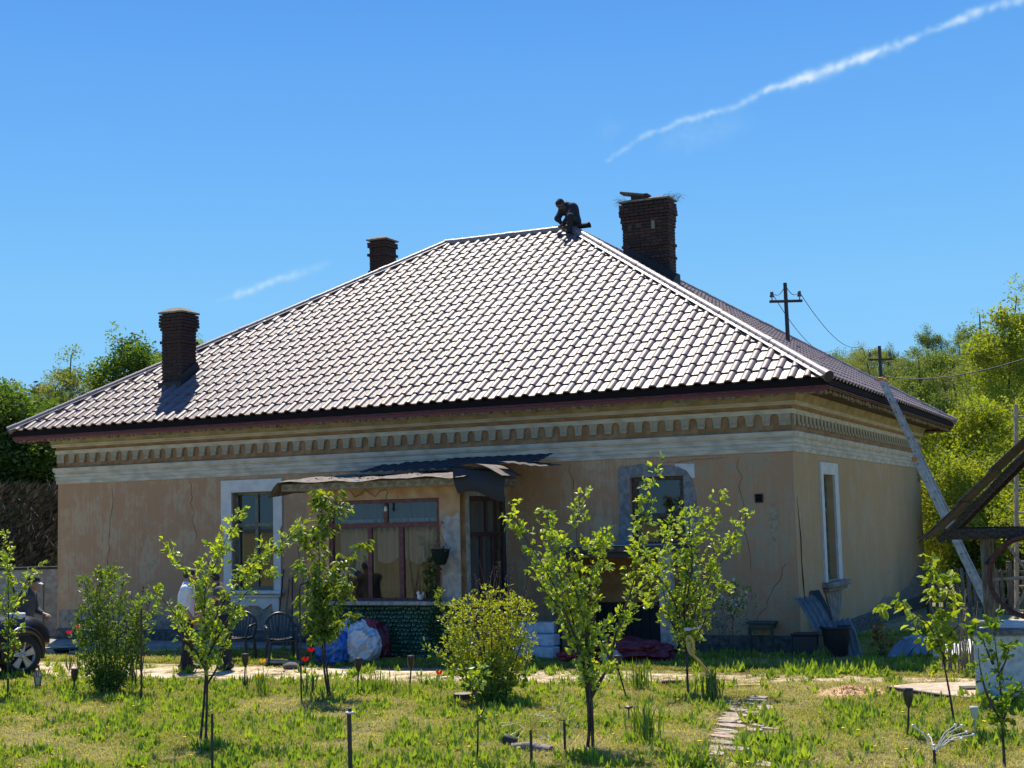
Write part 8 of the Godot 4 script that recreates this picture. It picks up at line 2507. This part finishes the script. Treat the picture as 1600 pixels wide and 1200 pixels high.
# ---------------------------------------------------------------- grass
func make_grass() -> void:
	var blades := func(n: int, h: float, w: float, lean: float, sd: int) -> MB:
		var r := RandomNumberGenerator.new()
		r.seed = sd
		var m := MB.new()
		for k in n:
			var a := r.randf() * TAU
			var d := Vector3(cos(a), 0, sin(a))
			var s := Vector3(-sin(a), 0, cos(a)) * w
			var foot := Vector3(r.randfn(0, 0.028), 0, r.randfn(0, 0.028))
			var hh := h * r.randf_range(0.5, 1.2)
			var l := lean * r.randf_range(0.2, 1.4)
			var g := r.randf_range(0.5, 1.3)
			m.col = Color(g, g * r.randf_range(0.92, 1.05), g)
			var p1 := foot + Vector3(0, hh * 0.55, 0) + d * l * hh * 0.35
			var p2 := foot + Vector3(0, hh * (1.0 - 0.25 * l), 0) + d * l * hh
			var nn := (Vector3(0, 0.6, 0) - d).normalized()
			m.quad(foot - s, foot + s, p1 + s * 0.8, p1 - s * 0.8, nn)
			m.tri(p1 - s * 0.8, p1 + s * 0.8, p2, nn)
		return m
	var short: MB = blades.call(15, 0.075, 0.004, 1.3, 1)
	var tall: MB = blades.call(13, 0.12, 0.004, 1.1, 2)
	var dock := MB.new()
	var _leafm := leaf_mesh(0.17, 0.05, 0.4, 0.7)
	var r := RandomNumberGenerator.new()
	r.seed = 4
	for k in 11:
		var g := r.randf_range(0.8, 1.15)
		var one := leaf_mesh(0.17, 0.05, 0.4, 0.7)
		for i in one.c.size():
			one.c[i] = Color(g, g, g)
		dock.add(one, Transform3D((Basis(Vector3.UP, r.randf() * TAU) * Basis(Vector3(1, 0, 0), r.randf_range(0.55, 1.4))).scaled(Vector3.ONE * r.randf_range(0.6, 1.1)), Vector3.ZERO))
	var thatch: MB = blades.call(12, 0.1, 0.004, 2.4, 3)
	var e_pl := []
	var e_tn := []
	var patch := FastNoiseLite.new()
	patch.seed = 12
	patch.frequency = 0.35
	patch.fractal_octaves = 3
	var eye := Vector3(6.2446, 0, 25.0015)
	var a_pl := []
	var a_tn := []
	var b_pl := []
	var b_tn := []
	var c_pl := []
	var c_tn := []
	var d_pl := []
	for k in 230000:
		var t := 12.6 + 16.5 * rng.randf()
		var u := rng.randf_range(-0.47, 0.45)
		if rng.randf() > 0.45 + 0.55 * t / 29.0 * 0.9:
			continue
		var p := eye - TOWARD * t + RIGHT * (t * u)
		if p.x < 0.15 and p.z < 0.3 or p.x > -9.1 and p.x < -5.5 and p.z < 2.2 or p.x < -8.9 and p.z < 1.0:
			continue
		if p.x > -4.1 and p.x < -1.9 and p.z < 1.2:
			continue
		var s := patch.get_noise_2d(p.x, p.z)
		var s2 := patch.get_noise_2d(p.x * 3.0 + 70.0, p.z * 3.0)
		var lo := 3.0 - 0.06 * p.x
		var hi := 4.95 - 0.13 * p.x
		if p.x > 0.0:
			lo += p.x * 0.12; hi -= p.x * 0.18
		var on_track := p.z > lo and p.z < hi
		if on_track and rng.randf() > 0.05 + 0.3 * smooth(0.0, 0.5, s2) + 0.25 * smooth(-6.0, 1.0, p.x):
			continue
		var along_stones := Geometry3D.get_closest_point_to_segment(p, Vector3(0.842, 0.000, 6.263), Vector3(2.368, 0.000, 12.683))
		if p.distance_to(along_stones) < 0.33 and rng.randf() < 0.8:
			continue
		var in_pad := Vector2(p.x, p.z).distance_to(Vector2(3.2, 4.9)) < 0.75
		if in_pad:
			continue
		p.y = maxf(land(p.x, p.z), -0.03)
		var turn := Basis(Vector3.UP, rng.randf() * TAU)
		var band := smooth(7.4, 5.2, absf(p.z - (9.0 - 0.25 * (p.x + 3.0)))) if p.x < -1.5 else 0.35
		var lush := s * 0.9 + s2 * 0.45 + band * 0.14
		var dry := smooth(0.12, -0.4, lush)
		var green := Color(0.27, 0.32, 0.07).lerp(Color(0.52, 0.5, 0.15), rng.randf())
		var pale := Color(0.6, 0.56, 0.26).lerp(Color(0.72, 0.65, 0.38), rng.randf())
		if on_track: dry = maxf(dry, 0.6)
		var tint := green.lerp(pale, clampf(dry * 0.7 + rng.randf_range(-0.2, 0.35), 0.0, 1.0))
		var size := rng.randf_range(0.6, 1.15) * (0.6 if on_track else 1.0)
		if lush > 0.16 and rng.randf() < 0.06:
			b_pl.append(Transform3D(turn.scaled(Vector3.ONE * size), p))
			b_tn.append(green * rng.randf_range(0.85, 1.15))
		elif lush > 0.02 and rng.randf() < 0.02 + 0.11 * band * smooth(0.0, 0.3, s2) or rng.randf() < 0.004:
			c_pl.append(Transform3D(turn.scaled(Vector3.ONE * rng.randf_range(0.5, 1.15)), p))
			c_tn.append(Color(0.2, 0.31, 0.06).lerp(Color(0.34, 0.44, 0.09), rng.randf()))
		else:
			if rng.randf() < 0.2 + 0.42 * dry:
				e_pl.append(Transform3D(turn.scaled(Vector3(1, 0.45, 1) * rng.randf_range(0.6, 1.3)), p))
				e_tn.append(([Color(0.55, 0.48, 0.28), Color(0.74, 0.68, 0.47), Color(0.36, 0.28, 0.16), Color(0.13, 0.09, 0.05), Color(0.5, 0.47, 0.2), Color(0.2, 0.14, 0.08), Color(0.66, 0.62, 0.34)][rng.randi() % 7] as Color) * rng.randf_range(0.8, 1.15))
				continue
			a_pl.append(Transform3D(turn.scaled(Vector3.ONE * size), p))
			a_tn.append(tint)
		if rng.randf() < 0.0022 and not on_track:
			d_pl.append(Transform3D(turn.scaled(Vector3.ONE * rng.randf_range(0.7, 1.2)), p + Vector3(0, 0.09, 0)))
	for q in [[Vector3(2.130, 0.000, 9.981), 16, 0.16], [Vector3(2.447, 0.000, 10.929), 14, 0.16], [Vector3(1.770, 0.000, 11.510), 10, 0.15], [Vector3(-0.659, 0.000, 12.039), 8, 0.2], [Vector3(2.526, 0.000, 7.890), 8, 0.15], [Vector3(1.109, 0.000, 3.011), 26, 0.3], [Vector3(1.550, 0.000, 2.551), 20, 0.3], [Vector3(1.624, 0.000, 8.400), 10, 0.12]]:
		for k in q[1]:
			c_pl.append(Transform3D(Basis(Vector3.UP, rng.randf() * TAU).scaled(Vector3.ONE * rng.randf_range(0.7, 1.35)), (q[0] as Vector3) + Vector3(rng.randfn(0, q[2]), 0, rng.randfn(0, q[2]))))
			c_tn.append(Color(0.22, 0.34, 0.06).lerp(Color(0.36, 0.46, 0.09), rng.randf()))
	var grass := leafy("grass_blade", Color(1, 1, 1), Color(1.0, 1.0, 0.5), 0.7)
	tag(scatter("grass", short, grass, a_pl, a_tn, self), "short mixed green and straw coloured lawn grass", "grass", "", "stuff")
	tag(scatter("dry_grass", thatch, grass, e_pl, e_tn, self), "lying dead straw and brown thatch between the grass", "grass", "", "stuff")
	tag(scatter("tall_grass", tall, grass, b_pl, b_tn, self), "taller fresh green grass tufts in the lawn", "grass", "", "stuff")
	tag(scatter("broad_weeds", dock, grass, c_pl, c_tn, self), "broad leaved bright green weeds in the lawn", "weeds", "", "stuff")
	var fl := MB.new()
	fl.lathe([Vector2(0.004, -0.1), Vector2(0.003, 0.0), Vector2(0.02, 0.004), Vector2(0.016, 0.014), Vector2(0.0, 0.016)], 7)
	tag(scatter("dandelions", fl, plain("dandelion", lin(0.75, 0.55, 0.02), 0.8), d_pl, [], self), "yellow dandelion heads dotted over the lawn", "flowers", "", "stuff")
